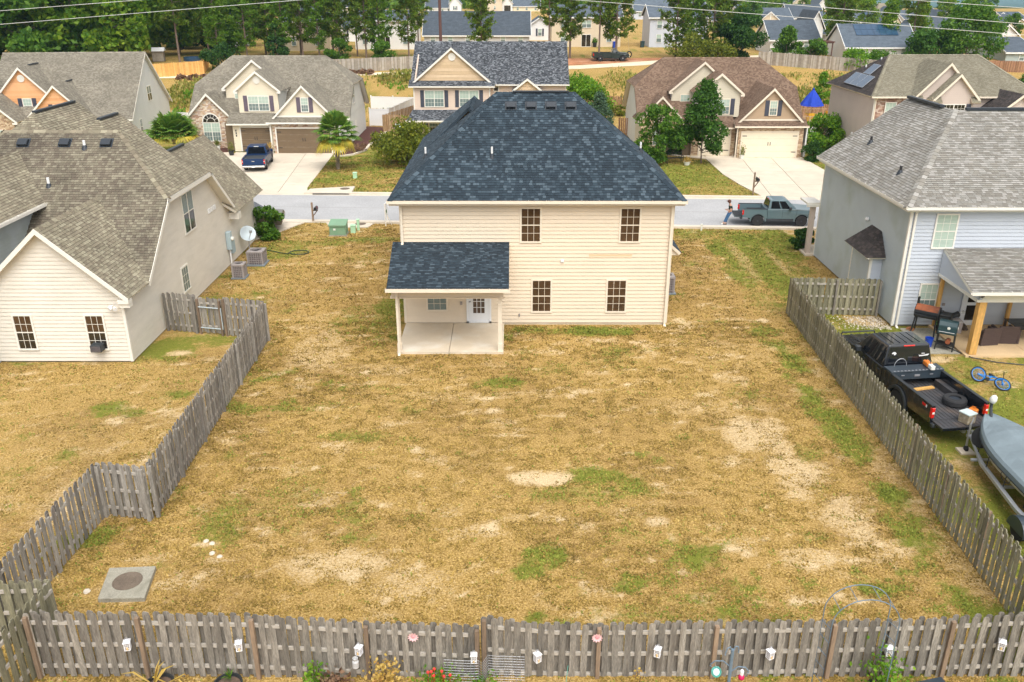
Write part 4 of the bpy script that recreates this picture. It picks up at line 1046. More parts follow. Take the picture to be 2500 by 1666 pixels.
# condenser units
def hvac(loc, w, h, label, rot=0.0, round_=False, pad=True):
    t = thing('air_conditioner', label, 'air conditioner', loc); x, y, z = loc
    mb = box_(x - w * 0.62, y - w * 0.62,0.0, x + w * 0.62, y + w * 0.62,0.07); mb.obj('base_pad', 'pad', t, bevel=0.01)
    mb = box_(x - w / 2 + 0.03, y - w / 2 + 0.03,0.08, x + w / 2 - 0.03, y + w / 2 - 0.03, h - 0.06); mb.obj('coil', 'hvac_fin', t)
    mb = MB()
    for a in (-1,1):
        for b in (-1,1): mb.box(x + a * (w / 2 - 0.03) - 0.04, y + b * (w / 2 - 0.03) - 0.04,0.07, x + a * (w / 2 - 0.03) + 0.04, y + b * (w / 2 - 0.03) + 0.04, h)
    n = 7
    for k in range(1, n):
        q = -w / 2 + w * k / n
        for s in (-1,1): mb.box(x + q - 0.012, y + s * w / 2 - 0.012,0.08, x + q + 0.012, y + s * w / 2 + 0.012, h - 0.05); mb.box(x + s * w / 2 - 0.012, y + q - 0.012,0.08, x + s * w / 2 + 0.012, y + q + 0.012, h - 0.05)
    for k in range(1,6):
        zz = 0.08 + (h - 0.14) * k / 6
        mb.box(x - w / 2 - 0.005, y - w / 2 - 0.005, zz - 0.008, x + w / 2 + 0.005, y + w / 2 + 0.005, zz + 0.008)
    mb.obj('grille', 'hvac', t, fix=0)
    mb = MB(); r = w * 0.36; n = 24
    for k in range(n):
        a0, a1 = 2 * pi * k / n, 2 * pi * (k + 1) / n
        def sq(a): m = max(abs(cos(a)), abs(sin(a))); return (x + cos(a) / m * (w / 2 + 0.02), y + sin(a) / m * (w / 2 + 0.02))
        p0, p1 = sq(a0), sq(a1)
        mb.poly([(*p0, h),(*p1, h),(x + r * cos(a1), y + r * sin(a1), h + 0.03),(x + r * cos(a0), y + r * sin(a0), h + 0.03)])
        mb.poly([(*p0, h - 0.08),(*p1, h - 0.08),(*p1, h),(*p0, h)])
        mb.poly([(x + r * cos(a0), y + r * sin(a0), h + 0.03),(x + r * cos(a1), y + r * sin(a1), h + 0.03),(x + r * cos(a1), y + r * sin(a1), h - 0.12),(x + r * cos(a0), y + r * sin(a0), h - 0.12)])
    mb.obj('top_cover', 'hvac', t)
    mb = lathe_((x, y, h - 0.1),(0,0,1),[(r, -0.02),(r, 0.0)],20)
    for k in range(5): a = k * 2 * pi / 5; mb.prism([(x + 0.05 * cos(a), y + 0.05 * sin(a), h - 0.06),(x + r * 0.9 * cos(a - 0.25), y + r * 0.9 * sin(a - 0.25), h - 0.07),(x + r * 0.9 * cos(a + 0.3), y + r * 0.9 * sin(a + 0.3), h - 0.03)],(0,0,0.012))
    mb.lathe((x, y, h - 0.08),(0,0,1),[(0.09,0),(0.09,0.08)],10)
    mb.obj('fan', 'black_iron', t)
    return t
hvac((7.75,41.1,0),0.75,0.9, 'air conditioner mostly hidden behind the right wall of the beige house')
hvac((-14.15,45.85,0),0.86,0.80, 'larger grey condenser unit in front of the satellite dish by the left house')
hvac((-14.42,43.45,0),0.62,0.78, 'smaller grey condenser unit nearest the camera by the left house wall')

# cream house on the left
P = thing('house', 'cream-sided house with weathered tan roof at the left edge, window unit in its gable', 'house', (-18.5,41.0,0))
S = M['cream_siding']; RM = M['tan_shingle']
gable_wing(P, -21.05,-15.6,32.4,37.7,0.06,2.86,5.70, S, RM, 'white_trim', ov=0.42, ovf=0.35, course=0.165, side=(True, False), sep=300, sepw=True, ybe=34.25)
mb = box_(-21.0,32.45,-0.1,-15.65,40,0.1); mb.obj('foundation', 'old_concrete', P, fix=0)
sl = (8.12 - 2.92) / 6.2
wb = wall(P, (-15.6,32.4,0.06),(0,1,0),[(0,0),(18.6,0),(18.6,2.74),(0,2.74)], S, course=0.165, sep=True)
wall(P, (-15.6,32.4,2.803),(0,1,0),[(2.1,0),(14.1,0),(11.05,2.7),(5.0,2.7)], S, course=0.165, sep=True)
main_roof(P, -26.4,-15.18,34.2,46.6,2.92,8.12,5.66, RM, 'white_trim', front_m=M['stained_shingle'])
for a, b in (((34.2,2.92),(37.5,5.66)),((43.3,5.66),(46.6,2.92))):      # boxed rakes under the clipped gable
    mb = prism_([(-15.16, a[0], a[1] - 0.02),(-15.16, b[0], b[1] - 0.02),(-15.16, b[0], b[1] - 0.24),(-15.16, a[0], a[1] - 0.24)],(-0.06,0,0)); mb.obj('rake_trim', 'white_trim', P)
    mb = prism_([(-15.2, a[0], a[1] - 0.2),(-15.2, b[0], b[1] - 0.2),(-15.58, b[0], b[1] - 0.2),(-15.58, a[0], a[1] - 0.2)],(0,0,-0.03)); mb.obj('rake_soffit', 'white_trim', P)
mb = box_(-15.22,37.4,5.44,-15.16,43.4,5.64); mb.obj('fascia', 'white_trim', P)
# front wing behind, its right slope falling to the side eave
roof(P, [(-15.0,46.0,2.92),(-15.0,51.3,2.92),(-18.1,51.3,6.2),(-18.1,43.2,6.2)], RM, 'white_trim')
roof(P, [(-21.2,51.3,2.92),(-21.2,46.0,2.92),(-18.1,43.2,6.2),(-18.1,51.3,6.2)], RM, 'white_trim', cover=False)
mb = box_(-18.2,44.6,6.2,-18.0,47.8,6.30); mb.obj('ridge_vent', 'vent_black', P)
mb = box_(-15.6,46.3,2.42,-15.02,46.75,2.78); mb.obj('eave_return', 'white_trim', P, fix=0)
mb = box_(-15.6,32.1,2.48,-15.2,32.4,2.80); mb.obj('eave_return', 'white_trim', P, fix=0)
mb = box_(-26,51.0,0,-15.6,51.12,2.8); mb.obj('wall', S, P)
# taller rear dormer wing at the frame edge
roof(P, [(-20.55,30.8,5.50),(-20.55,39.0,5.50),(-22.5,41.0,7.36),(-22.5,30.8,7.36)], RM, 'white_trim')
roof(P, [(-24.45,39.0,5.50),(-24.45,30.8,5.50),(-22.5,30.8,7.36),(-22.5,41.0,7.36)], RM, 'white_trim', cover=False)
wall(P, (-20.95,31.2,2.6),(0,1,0),[(0,0),(6.8,0),(6.8,2.8),(0,2.8)], M['mildew_siding'], course=0.165)
mb = box_(-24.0,31.2,0,-21.05,37.5,5.4); mb.obj('wall', 'mildew_siding', P)
gutter(P, (-20.53,30.8,5.53),(-20.53,37.4,5.53),(1,0,0), 'white_trim')
# ridges of the front gables peeking over
for (xr, zr, y0_, y1_) in ((-22.6,8.75,41.6,46.0),(-19.6,8.42,41.6,44.0)):
    q = 1.2
    roof(P, [(xr + 3.6,40.45, zr - 3.2),(xr + 3.6, y1_, zr - 3.2),(xr, y1_, zr),(xr, y0_, zr),(xr + q, 40.45, zr - 3.2 * q / 3.6)], RM, RM)
    roof(P, [(xr - 3.6, y1_, zr - 3.2),(xr - 3.6,40.45, zr - 3.2),(xr - q, 40.45, zr - 3.2 * q / 3.6),(xr, y0_, zr),(xr, y1_, zr)], RM, RM)
    roof(P, [(xr - q, 40.45, zr - 3.2 * q / 3.6),(xr + q, 40.45, zr - 3.2 * q / 3.6),(xr, y0_, zr)], RM, RM)
    mb = box_(xr - 0.1, y0_ + 0.1, zr, xr + 0.1, y1_ - 0.3, zr + 0.09); mb.obj('ridge_vent', 'vent_black', P)
_U, _V, _N = frame((-26,34.2,2.92),(-15.2,34.2,2.92),(-18,40.4,8.12))
for x in (-24.15,-22.35,-20.45,-18.55): box_vent(P, Vector((x, 34.2,2.92)) + _V * 7.35, _U, _V, _N, 0.46,0.4)
pipe_vent(P, (-20.6,38.0,6.05),0.40, r=0.06); pipe_vent(P, (-19.5,39.65,7.45),0.36, r=0.06)
corner_board(P, -15.61,32.39,0.05,2.8); corner_board(P, -15.61,51.0,0.05,2.8)
window(P, (-19.75,32.37,1.33),(1,0,0),0.82,1.56,3,2, 'white_trim', 'glass_warm', 'glass', lites=True)
window(P, (-16.85,32.37,1.33),(1,0,0),0.82,1.56,3,2, 'white_trim', 'glass_warm', 'glass', lites=True)
window(P, (-15.57,40.55,4.28),(0,1,0),1.5,1.95,1,1, 'white_trim', 'glass_screen', 'glass', twin=True)
window(P, (-15.57,39.0,1.42),(0,1,0),0.92,1.25,3,3, 'white_trim', 'glass_screen', sash=False)
mb = fbox_((-16.08,32.3,2.42), Vector((1,0,0)), Z3, Vector((0,-1,0)),0,0.14,0,0.1,0,0.12); mb.lathe((-15.98,32.18,2.45),(-0.5,-1,-0.3),[(0.07,0),(0.09,0.12)],10); mb.lathe((-15.84,32.18,2.45),(0.5,-1,-0.3),[(0.07,0),(0.09,0.12)],10); mb.obj('flood_light', 'white_vinyl', P)
for k in range(3):
    mb = fbox_((-15.57,43.3 + 0.42 * k, 3.62), Vector((0,1,0)), Z3, Vector((1,0,0)),-0.12,0.12,-0.11,0.11,0,0.07); mb.obj('vent_hood', 'white_vinyl', P, fix=0)
t = thing('window_air_conditioner', 'black window air conditioner in the lower sash of the cream house gable window', 'air conditioner', (-16.82,32.1,0.62))
mb = box_(-17.05,31.96,0.60,-16.6,32.34,0.90); mb.obj('case', 'black_plastic', t, bevel=0.015)
mb = MB()
for k in range(9): mb.box(-17.02 + 0.045 * k, 31.945,0.63,-17.0 + 0.045 * k, 31.962,0.87)
mb.obj('louvre', 'hvac_fin', t, fix=0)
t = thing('electric_meter', 'pale grey electric meter box and conduit on the cream house side wall', 'meter box', (-15.5,45.6,0))
mb = box_(-15.56,45.3,0.95,-15.3,45.62,1.95); mb.obj('cabinet', 'meter_blue', t, bevel=0.02)
mb = box_(-15.56,45.75,0.62,-15.36,46.15,1.35); mb.obj('breaker_box', 'meter_blue', t, bevel=0.02)
mb = lathe_((-15.3,45.46,1.55),(1,0,0),[(0.11,0),(0.11,0.1),(0.06,0.13)],14); mb.obj('meter', 'lamp_white', t)
mb = tube_([(-15.45,45.46,0.95),(-15.45,45.46,-0.05)],0.045,8); mb.obj('conduit', 'pvc', t)
t = thing('satellite_dish', 'grey satellite dish on a pole by the cream house wall', 'satellite dish', (-15.05,47.6,0))
mb = tube_([(-15.05,47.6,-0.05),(-15.05,47.6,1.05)],0.03,8); mb.obj('pole', 'steel', t)
ax = Vector((0.45,-0.75,0.5)).normalized(); mb = lathe_(Vector((-15.05,47.6,1.25)), ax, [(0.0,-0.10),(0.2,-0.08),(0.36,-0.03),(0.45,0.03),(0.44,0.035),(0.35,-0.01),(0.2,-0.06),(0.0,-0.08)],22); mb.obj('reflector', 'dish', t, smooth=True)
mb = tube_([Vector((-15.05,47.6,0.85)), Vector((-15.05,47.6,0.95)) + ax * 0.5, Vector((-15.0,47.55,1.2)) + ax * 0.62],0.02,6); mb.box(-14.78,47.02,1.42,-14.66,47.14,1.56); mb.obj('feed_arm', 'steel', t)

# grey-blue house on the right
P = thing('house', 'grey-blue sided two-storey house with grey shingles at the right edge', 'house', (21.0,41.0,0))
S = M['grey_siding']; RM = M['grey_shingle']
mb = box_(17.3,36.45,-0.1,30,47.3,0.12); mb.obj('foundation', 'old_concrete', P, fix=0)
wall(P, (17.25,36.4,0.1),(1,0,0),[(0,0),(13,0),(13,5.35),(0,5.35)], S, course=0.165, sep=True)
wall(P, (17.25,47.3,0.1),(0,-1,0),[(0,0),(10.9,0),(10.9,5.35),(0,5.35)], M['mildew_siding'], course=0.165, sep=True)
roof(P, [(16.85,47.7,5.6),(16.85,36.0,5.6),(21.35,42.6,8.75),(21.35,47.7,8.75)], RM, 'white_trim', sep=300, e=0.135, widths=(0.15,0.22,0.30))
roof(P, [(16.85,36.0,5.6),(30.5,36.0,5.6),(30.5,42.6,8.75),(21.35,42.6,8.75)], RM, 'white_trim', sep=300, e=0.135, widths=(0.15,0.22,0.30))
roof(P, [(25.6,42.6,5.6),(25.6,47.7,5.6),(21.35,47.7,8.75),(21.35,42.6,8.75)], RM, 'white_trim', cover=False)
caps(P, (16.85,36.0,5.62),(21.35,42.6,8.77), RM, (-0.7,0,1),(0,-0.48,1), w=0.2)
mb = box_(21.12,43.6,8.75,21.36,47.5,8.87); mb.box(21.9,42.48,8.75,30,42.72,8.87); mb.obj('ridge_vent', 'vent_black', P)
gutter(P, (16.8,36.0,5.64),(30.5,36.0,5.64),(0,-1,0), 'white_trim'); gutter(P, (16.85,47.7,5.64),(16.85,36.0,5.64),(-1,0,0), 'white_trim', d=0.05)
mb = box_(16.9,36.05,5.38,30,36.4,5.43); mb.box(16.9,36.4,5.38,17.25,47.5,5.43); mb.obj('soffit', 'white_trim', P, fix=0)
corner_board(P, 17.26,36.39,0.05,5.4); downspout(P, 17.42,36.36,0.0,5.5,(1,0,0), 'white_trim', kick=0.3); corner_board(P, 17.26,47.3,0.05,5.4)
pipe_vent(P, (18.55,45.0,6.80),0.32, 'black_iron', 0.06); pipe_vent(P, (17.9,39.6,6.33),0.32, 'black_iron', 0.06)
window(P, (18.83,36.37,4.45),(1,0,0),1.0,1.58,3,2, 'white_trim', 'glass_blind')
window(P, (18.63,36.37,1.30),(1,0,0),0.86,1.55,3,2, 'white_trim', 'glass_blind', 'glass_screen')
window(P, (22.95,36.37,4.45),(1,0,0),1.0,1.58,3,2, 'white_trim', 'glass_blind')
# bump-out with its own little hip roof on the side wall
wall(P, (16.7,40.6,0.1),(0,-1,0),[(0,0),(2.2,0),(2.2,2.6),(0,2.6)], M['mildew_siding'], course=0.165)
wall(P, (16.7,38.4,0.1),(1,0,0),[(0,0),(0.55,0),(0.55,2.6),(0,2.6)], S, course=0.165)
corner_board(P, 16.71,38.4,0.1,2.7, w=0.1); corner_board(P, 16.71,40.6,0.1,2.7, w=0.1)
roof(P, [(16.35,40.95,2.72),(16.35,38.05,2.72),(17.22,38.95,3.75),(17.22,40.1,3.75)], M['dark_shingle'], 'white_trim')
roof(P, [(16.35,38.05,2.72),(17.22,38.05,2.72),(17.22,38.95,3.75)], M['dark_shingle'], 'white_trim')
mb = lathe_((17.2,40.6,3.9),(-1,0,0),[(0.1,0),(0.1,0.1),(0.05,0.14)],10); mb.obj('vent_hood', 'white_vinyl', P)
# street-side porch corner seen past the wall
post(P, 'porch_post', 'mauve_siding', 16.95,47.6,0.0,3.0,0.26)
mb = box_(16.5,47.3,3.0,17.3,48.6,3.1); mb.box(16.5,47.28,2.86,17.3,47.36,3.0); mb.obj('porch_roof', 'white_trim', P, fix=0)
mb = box_(16.75,47.3,-0.05,18.5,49.3,0.1); mb.obj('porch_slab', 'concrete', P, fix=0)
# rear covered patio on cedar posts
roof(P, [(18.45,32.55,2.98),(28,32.55,2.98),(28,36.37,3.68),(18.95,36.37,3.68)], RM, 'white_trim', e=0.135, widths=(0.15,0.22,0.30))
gutter(P, (18.4,32.55,3.02),(28,32.55,3.02),(0,-1,0), 'white_trim')
wall(P, (18.95,36.35,2.55),(0,-1,0),[(0,0),(3.5,0),(3.5,0.38),(0,1.0)], S, course=0.165)
mb = box_(18.9,32.9,2.42,19.12,36.36,2.56); mb.box(19.12,32.9,2.42,28,33.1,2.84); mb.obj('patio_beam', 'white_trim', P, fix=0)
for (x, y, ww) in ((19.2,33.05,0.30),(19.08,36.2,0.15),(22.3,36.2,0.15),(24.5,33.05,0.3)):
    mb = box_(x - ww / 2, y - ww / 2,0.1, x + ww / 2, y + ww / 2,2.42); mb.obj('patio_post', 'cedar', P, bevel=0.01)
for (a, b) in ((18.9,21.6),(21.62,28)):
    mb = box_(a, 32.85,-0.1, b, 36.36,0.09); mb.obj('patio_slab', 'tan_patio', P, fix=0)
mb = box_(17.5,33.2,-0.05,18.85,36.1,0.03); mb.obj('grill_pad', 'old_concrete', P, fix=0)
c = Vector((20.75,36.36,0.1)); U = Vector((1,0,0)); Nn = Vector((0,-1,0)); t = MB()
t.fbox(c, U, Z3, Nn, -0.55,0.55,0,2.1,0.02,0.07); df = t.obj('door', 'white_door', P, fix=0)
t = MB(); t.fbox(c, U, Z3, Nn, -0.32,0.10,1.1,1.95,0.07,0.09); t.fbox(c, U, Z3, Nn, -0.32,0.10,0.25,0.95,0.07,0.09); t.obj('pane', 'glass', df, fix=0)
mb = box_(19.35,36.3,1.02,19.45,36.37,1.14); mb.obj('outlet_cover', 'hvac', P, fix=0)
mb = lathe_((19.0,32.82,2.78),(0,-0.6,-0.5),[(0.05,0),(0.08,0.1)],10); mb.obj('flood_light', 'black_iron', P)
t = thing('electric_meter', 'pale blue meter box on the side wall beside the little bump-out roof', 'meter box', (17.1,41.2,0))
mb = box_(16.98,41.0,0.55,17.22,41.4,1.65); mb.obj('cabinet', 'meter_blue', t, bevel=0.02)
mb = lathe_((16.98,41.2,1.35),(-1,0,0),[(0.1,0),(0.1,0.08)],12); mb.obj('meter', 'lamp_white', t)
mb = tube_([(17.15,41.2,0.6),(17.15,41.2,-0.05)],0.04,8); mb.obj('conduit', 'pvc', t)
# houses across the street
def street_model(P, dx, dy, K):
    """one-and-a-half-storey house with stone gable, two garages and stacked dormers"""
    ox = lambda x: x + dx
    oy = lambda y: y + dy
    RM, TR, S = M[K['roof']], K['trim'], M[K['side']]
    main_roof(P, ox(-30.3), ox(-15.15), oy(82.2), oy(94.0),2.85,7.9,5.5, RM, TR, hs=0.80)
    # side walls with clipped gables
    for (x, U, y0) in ((-15.6,(0,1,0),79.4),(-29.9,(0,-1,0),93.6)):
        wall(P, (ox(x), oy(y0),0.1), U, [(0,0),(14.2 if U[1] > 0 else 11.4,0),(14.2 if U[1] > 0 else 11.4,2.6),(0,2.6)], S)
        o = 3.1 if U[1] > 0 else 0.2
        wall(P, (ox(x), oy(y0),2.65), U, [(o, 0),(o + 11.0,0),(o + 8.3,2.7),(o + 2.8,2.7)], S)
    for x, s in ((-15.15,-1),(-30.3,1)):
        for a, b in (((82.2,2.85),(85.3,5.5)),((90.9,5.5),(94.0,2.85))):
            for nm, w0, d0, e in (('rake_trim', 0,0.22,(s * 0.06,0,0)),('rake_soffit', 0.42,0.2,(0,0,-0.03))):
                q = ox(x) + s * w0; mb = MB()
                mb.prism([(ox(x), oy(a[0]), a[1] - (0.2 if w0 else 0)),(ox(x), oy(b[0]), b[1] - (0.2 if w0 else 0)),(q, oy(b[0]), b[1] - d0),(q, oy(a[0]), a[1] - d0)], e); mb.obj(nm, M[TR], P)
    mb = box_(ox(-29.8), oy(93.4),0, ox(-15.7), oy(93.6),2.8); mb.obj('wall', S, P)
    # two-car garage under its gable
    masonry(P, (ox(-21.7), oy(79.35),0.05),(1,0,0),[(0,0),(5.75,0),(5.75,2.75),(0,2.75)], M[K['stone']])
    garage_door(P, (ox(-18.92), oy(79.34),0.06),(1,0,0),4.88,2.2, K['garage'], TR)
    apron(P, ox(-22.1), ox(-15.7), oy(80.0),2.80,3.28,0.95, RM, TR)
    gable_wing(P, ox(-21.55), ox(-16.15), oy(79.9), oy(86.0),2.8,2.85,5.98, M[K['gable']], RM, TR, ov=0.42, side=(False, False), lower=3.2, course=0.2)
    mb = box_(ox(-21.4), oy(79.80),3.2, ox(-16.3), oy(79.9),3.34); mb.obj('band_board', M[TR], P, fix=False)
    gutter(P, (ox(-22.15), oy(79.05),2.86),(ox(-15.65), oy(79.05),2.86),(0,-1,0), TR)
    window(P, (ox(-18.72), oy(79.87),4.28),(1,0,0),0.72,1.3,3,2, TR, 'glass_blind', 'glass_screen')
    for s in (-1,1): shutter(P, (ox(-18.72 + s * 0.56), oy(79.87),4.28),(1,0,0),0.36,1.32, K['shutter'])
    # single garage set back under a lean-to
    sw = M[K['front']]
    if K.get('sgbrick'): masonry(P, (ox(-25.6), oy(80.3),0.05),(1,0,0),[(0,0),(3.9,0),(3.9,2.6),(0,2.6)], M[K['stone']])
    else: wall(P, (ox(-25.6), oy(80.3),0.05),(1,0,0),[(0,0),(3.9,0),(3.9,2.6),(0,2.6)], sw)
    garage_door(P, (ox(-23.55), oy(80.28),0.06),(1,0,0),2.65,2.15, K['garage'], TR)
    apron(P, ox(-26.0), ox(-21.9), oy(81.2),2.58,3.42,1.35, RM, TR)
    gutter(P, (ox(-26.0), oy(79.85),2.63),(ox(-22.1), oy(79.85),2.63),(0,-1,0), TR)
    # front dormer and the taller one behind it
    gable_wing(P, ox(-25.05), ox(-21.4), oy(81.2), oy(87.6),3.3,5.34,7.1, sw, RM, TR, ov=0.32, side=(True, True), lower=3.35, sidewall=S)
    window(P, (ox(-23.22), oy(81.17),4.24),(1,0,0),1.95,1.38,3,2, TR, 'glass_blind', 'glass_screen', twin=True)
    for s in (-1,1): shutter(P, (ox(-23.22 + s * 1.2), oy(81.17),4.24),(1,0,0),0.36,1.4, K['shutter'])
    gable_wing(P, ox(-27.0), ox(-21.4), oy(84.0), oy(88.1),3.6,5.25,7.85, sw, RM, TR, ov=0.3, side=(True, True), lower=3.4, sidewall=S)
    window(P, (ox(-25.75), oy(83.97),4.35),(1,0,0),0.95,1.3,3,2, TR, 'glass_blind', 'glass_screen')
    if K['vent']: round_vent(P, (ox(-23.2), oy(81.18),6.3),(1,0,0),0.33, TR)
    # stone gable with the big window
    gable_wing(P, ox(-30.0), ox(-26.35), oy(82.0), oy(85.2),0.05,2.8,5.05, M[K['stone']], RM, TR, ov=0.36, brick=True, side=(True, False), lower=0.05, sidewall=M[K['front']])
    mb = box_(ox(-26.36), oy(80.5),0.05, ox(-25.58), oy(82.0),2.6); mb.obj('porch_wall', 'garage_brown', P, fix=0)
    cx, cy = ox(-28.08), oy(81.96)
    window(P, (cx, cy, 1.55),(1,0,0),1.62,1.75,3,2, TR, 'glass_blind', 'glass_screen', twin=True)
    mb = MB(); n = 14                                       # fanlight over it
    for k in range(n):
        a0, a1 = pi * k / n, pi * (k + 1) / n
        for (r0, r1) in ((0.72,0.81),(0.36,0.40)):
            mb.prism([(cx + r0 * cos(a0), cy, 2.46 + r0 * sin(a0)),(cx + r1 * cos(a0), cy, 2.46 + r1 * sin(a0)),(cx + r1 * cos(a1), cy, 2.46 + r1 * sin(a1)),(cx + r0 * cos(a1), cy, 2.46 + r0 * sin(a1))],(0,-0.05,0))
    for k in range(1,6):
        a = pi * k / 6; mb.tube([(cx + 0.38 * cos(a), cy - 0.03,2.46 + 0.38 * sin(a)),(cx + 0.75 * cos(a), cy - 0.03,2.46 + 0.75 * sin(a))],0.014,4)
    fl = mb.obj('window', M[TR], P)
    mb = prism_([(cx + 0.74 * cos(pi * k / 14), cy, 2.45 + 0.74 * sin(pi * k / 14)) for k in range(15)],(0,-0.02,0)); mb.obj('pane', 'glass', fl)
    downspout(P, ox(-26.55), oy(81.93),0.05,2.7,(1,0,0), TR); downspout(P, ox(-21.85), oy(79.3),0.05,2.75,(1,0,0), TR)
    window(P, (ox(-15.57), oy(87.0),4.35),(0,1,0),1.3,1.7,1,1, TR, 'glass_screen', 'glass', twin=True)
    mb = fbox_((ox(-15.58), oy(87.6),1.2), Vector((0,1,0)), Z3, Vector((1,0,0)),-0.35,0.35,-0.5,0.6,0,0.04); mb.obj('access_panel', M[TR], P, fix=False)

P = thing('house', 'tan house with stacked stone gable, brown garage doors and blue pickup on its drive', 'house', (-22.8,86.0,0))
street_model(P, 0,0, dict(roof='taupe_shingle', trim='white_trim', side='pale_siding', front='tan_siding', gable='tan_siding', stone='stone', garage='garage_brown', shutter='shutter_plum', vent=True))
mb = MB()
for k, z in enumerate((1.85,1.62,1.39)): mb.box(-25.38,80.26, z, -25.28,80.29, z + 0.16)
mb.obj('house_number', 'black_iron', P, fix=0)
P = thing('house', 'brown-roofed house with cream garage doors and dark blue shutters across the street on the right', 'house', (18.9,83.8,0))
street_model(P, 41.7,-2.2, dict(roof='brown_shingle', trim='cream_trim', side='pale_siding', front='greige_siding', gable='brown_siding', stone='brick', garage='garage_cream', shutter='shutter', vent=False, sgbrick=True))

# two-storey house with the black roof, half hidden behind the middle house
P = thing('house', 'two-storey house with black speckled roof and round gable vent behind the middle house', 'house', (-2.3,94.0,0))
S = M['pink_siding']; RM = M['black_shingle']
main_roof(P, -10.15,5.75,89.2,101.2,5.08,8.78,8.78, RM, 'white_trim')
wall(P, (-9.7,88.0,0.05),(1,0,0),[(0,0),(7.5,0),(7.5,5.0),(0,5.0)], S)
wall(P, (-2.2,89.6,0.05),(1,0,0),[(0,0),(7.6,0),(7.6,5.0),(0,5.0)], S)
wall(P, (5.4,89.6,0.05),(0,1,0),[(0,0),(11.2,0),(11.2,5.0),(5.6,8.5),(0,5.0)], S)
wall(P, (-9.7,100.8,0.05),(0,-1,0),[(0,0),(12.8,0),(12.8,5.0),(5.6,8.5),(0,5.0)], S)
wall(P, (-2.2,88.0,0.05),(0,1,0),[(0,0),(1.6,0),(1.6,5.0),(0,5.0)], S)
gable_wing(P, -9.7,-2.2,88.6,95.0,5.0,5.06,8.62, M['shake_siding'], RM, 'white_trim', ov=0.5, side=(False, False), lower=5.5, course=0.3)
apron(P, -10.2,-1.7,88.7,5.06,5.56,1.05, RM)
gutter(P, (-10.2,87.65,5.1),(-1.7,87.65,5.1),(0,-1,0), 'white_trim'); gutter(P, (-1.6,89.2,5.12),(5.75,89.2,5.12),(0,-1,0), 'white_trim')
round_vent(P, (-5.9,88.57,7.75),(1,0,0),0.36)
for cx in (-7.7,-4.25):
    window(P, (cx, 87.97,3.85),(1,0,0),1.95,1.62,3,2, 'white_trim', 'glass_blind', 'glass_screen', twin=True)
    for s in (-1,1): shutter(P, (cx + s * 1.2,87.97,3.85),(1,0,0),0.36,1.62)
window(P, (-1.6,89.57,4.6),(1,0,0),0.55,0.5,1,1, 'white_trim', 'glass', sash=False)
gable_wing(P, 0.35,2.7,89.0,92.0,3.4,4.52,5.68, M['shake_siding'], RM, 'white_trim', ov=0.35, side=(True, True), lower=3.4, course=0.3)
roof(P, [(-10.4,86.2,1.95),(-1.8,86.2,1.95),(-1.8,87.96,2.78),(-9.9,87.96,2.78)], RM, 'white_trim')
gutter(P, (-10.45,86.2,2.0),(-1.8,86.2,2.0),(0,-1,0), 'white_trim')
post(P, 'porch_post', 'white_trim', -9.75,86.45,0,1.85,0.2); mb = box_(-9.85,86.35,1.7,-1.9,86.55,1.9); mb.obj('porch_beam', 'white_trim', P, fix=0)
window(P, (-7.4,87.97,1.1),(1,0,0),1.9,1.6,3,2, 'white_trim', 'glass_screen', 'glass', twin=True)
for s in (-1,1): shutter(P, (-7.4 + s * 1.2,87.97,1.1),(1,0,0),0.36,1.62)
corner_board(P, -9.7,87.99,0,5.0); corner_board(P, -2.2,87.99,2.8,5.0); corner_board(P, 5.4,89.6,0,5.0)

# orange-gabled house, turned a little
P = thing('house', 'house with orange shake gables and blue shutters at the upper left', 'house', (-36.2,83.4,0), R(6), world=0)
S = M['pale_siding']; RM = M['taupe_shingle']
main_roof(P, -13.2,0.3,-0.3,14.2,2.55,8.1,8.1, RM, 'white_trim')
wall(P, (0,0,0.05),(0,1,0),[(0,0),(13.8,0),(13.8,2.6),(6.9,7.85),(0,2.6)], S, course=0.2)
wall(P, (-12.9,0.1,0.05),(1,0,0),[(0,0),(12.9,0),(12.9,2.5),(0,2.5)], S)
mb = box_(-12.9,13.6,0,0,13.8,2.6); mb.box(-12.9,0.2,0,-12.8,13.6,2.6); mb.obj('wall', S, P)
for a, b in (((-0.3,2.55),(6.95,8.1)),((6.95,8.1),(14.2,2.55))):
    mb = prism_([(0.32, a[0], a[1]),(0.32, b[0], b[1]),(0.32, b[0], b[1] - 0.22),(0.32, a[0], a[1] - 0.22)],(-0.05,0,0)); mb.obj('rake_trim', 'white_trim', P)
gable_wing(P, -8.95,-3.25,-0.7,6.0,0.05,2.4,5.75, M['orange_shake'], RM, 'white_trim', ov=0.42, side=(True, True), lower=0.05, course=0.24, sidewall=S)
gable_wing(P, -11.9,-7.3,1.2,6.5,2.6,4.35,7.2, M['orange_shake'], RM, 'white_trim', ov=0.4, side=(True, True), lower=2.7, course=0.24, sidewall=S)
apron(P, -12.6,-8.9,1.2,2.5,3.0,1.5, RM)
window(P, (-6.05,-0.73,3.3),(1,0,0),0.85,1.45,3,2, 'white_trim', 'glass_blind', 'glass_screen'); window(P, (-9.45,1.17,3.72),(1,0,0),0.85,1.35,3,2, 'white_trim', 'glass_blind', 'glass_screen')
for s in (-1,1): shutter(P, (-6.05 + s * 0.64,-0.73,3.3),(1,0,0),0.36,1.5); shutter(P, (-9.45 + s * 0.64,1.17,3.72),(1,0,0),0.36,1.4)
round_vent(P, (-9.6,1.18,6.2),(1,0,0),0.33)
gable_wing(P, -15.6,-9.6,-2.2,4.0,0.05,2.7,5.9, M['brick'], RM, 'white_trim', ov=0.4, brick=True, side=(True, False), lower=0.05, sidewall=S)
window(P, (-11.6,-2.23,1.3),(1,0,0),1.9,1.5,3,2, 'white_trim', 'glass_blind', twin=True)
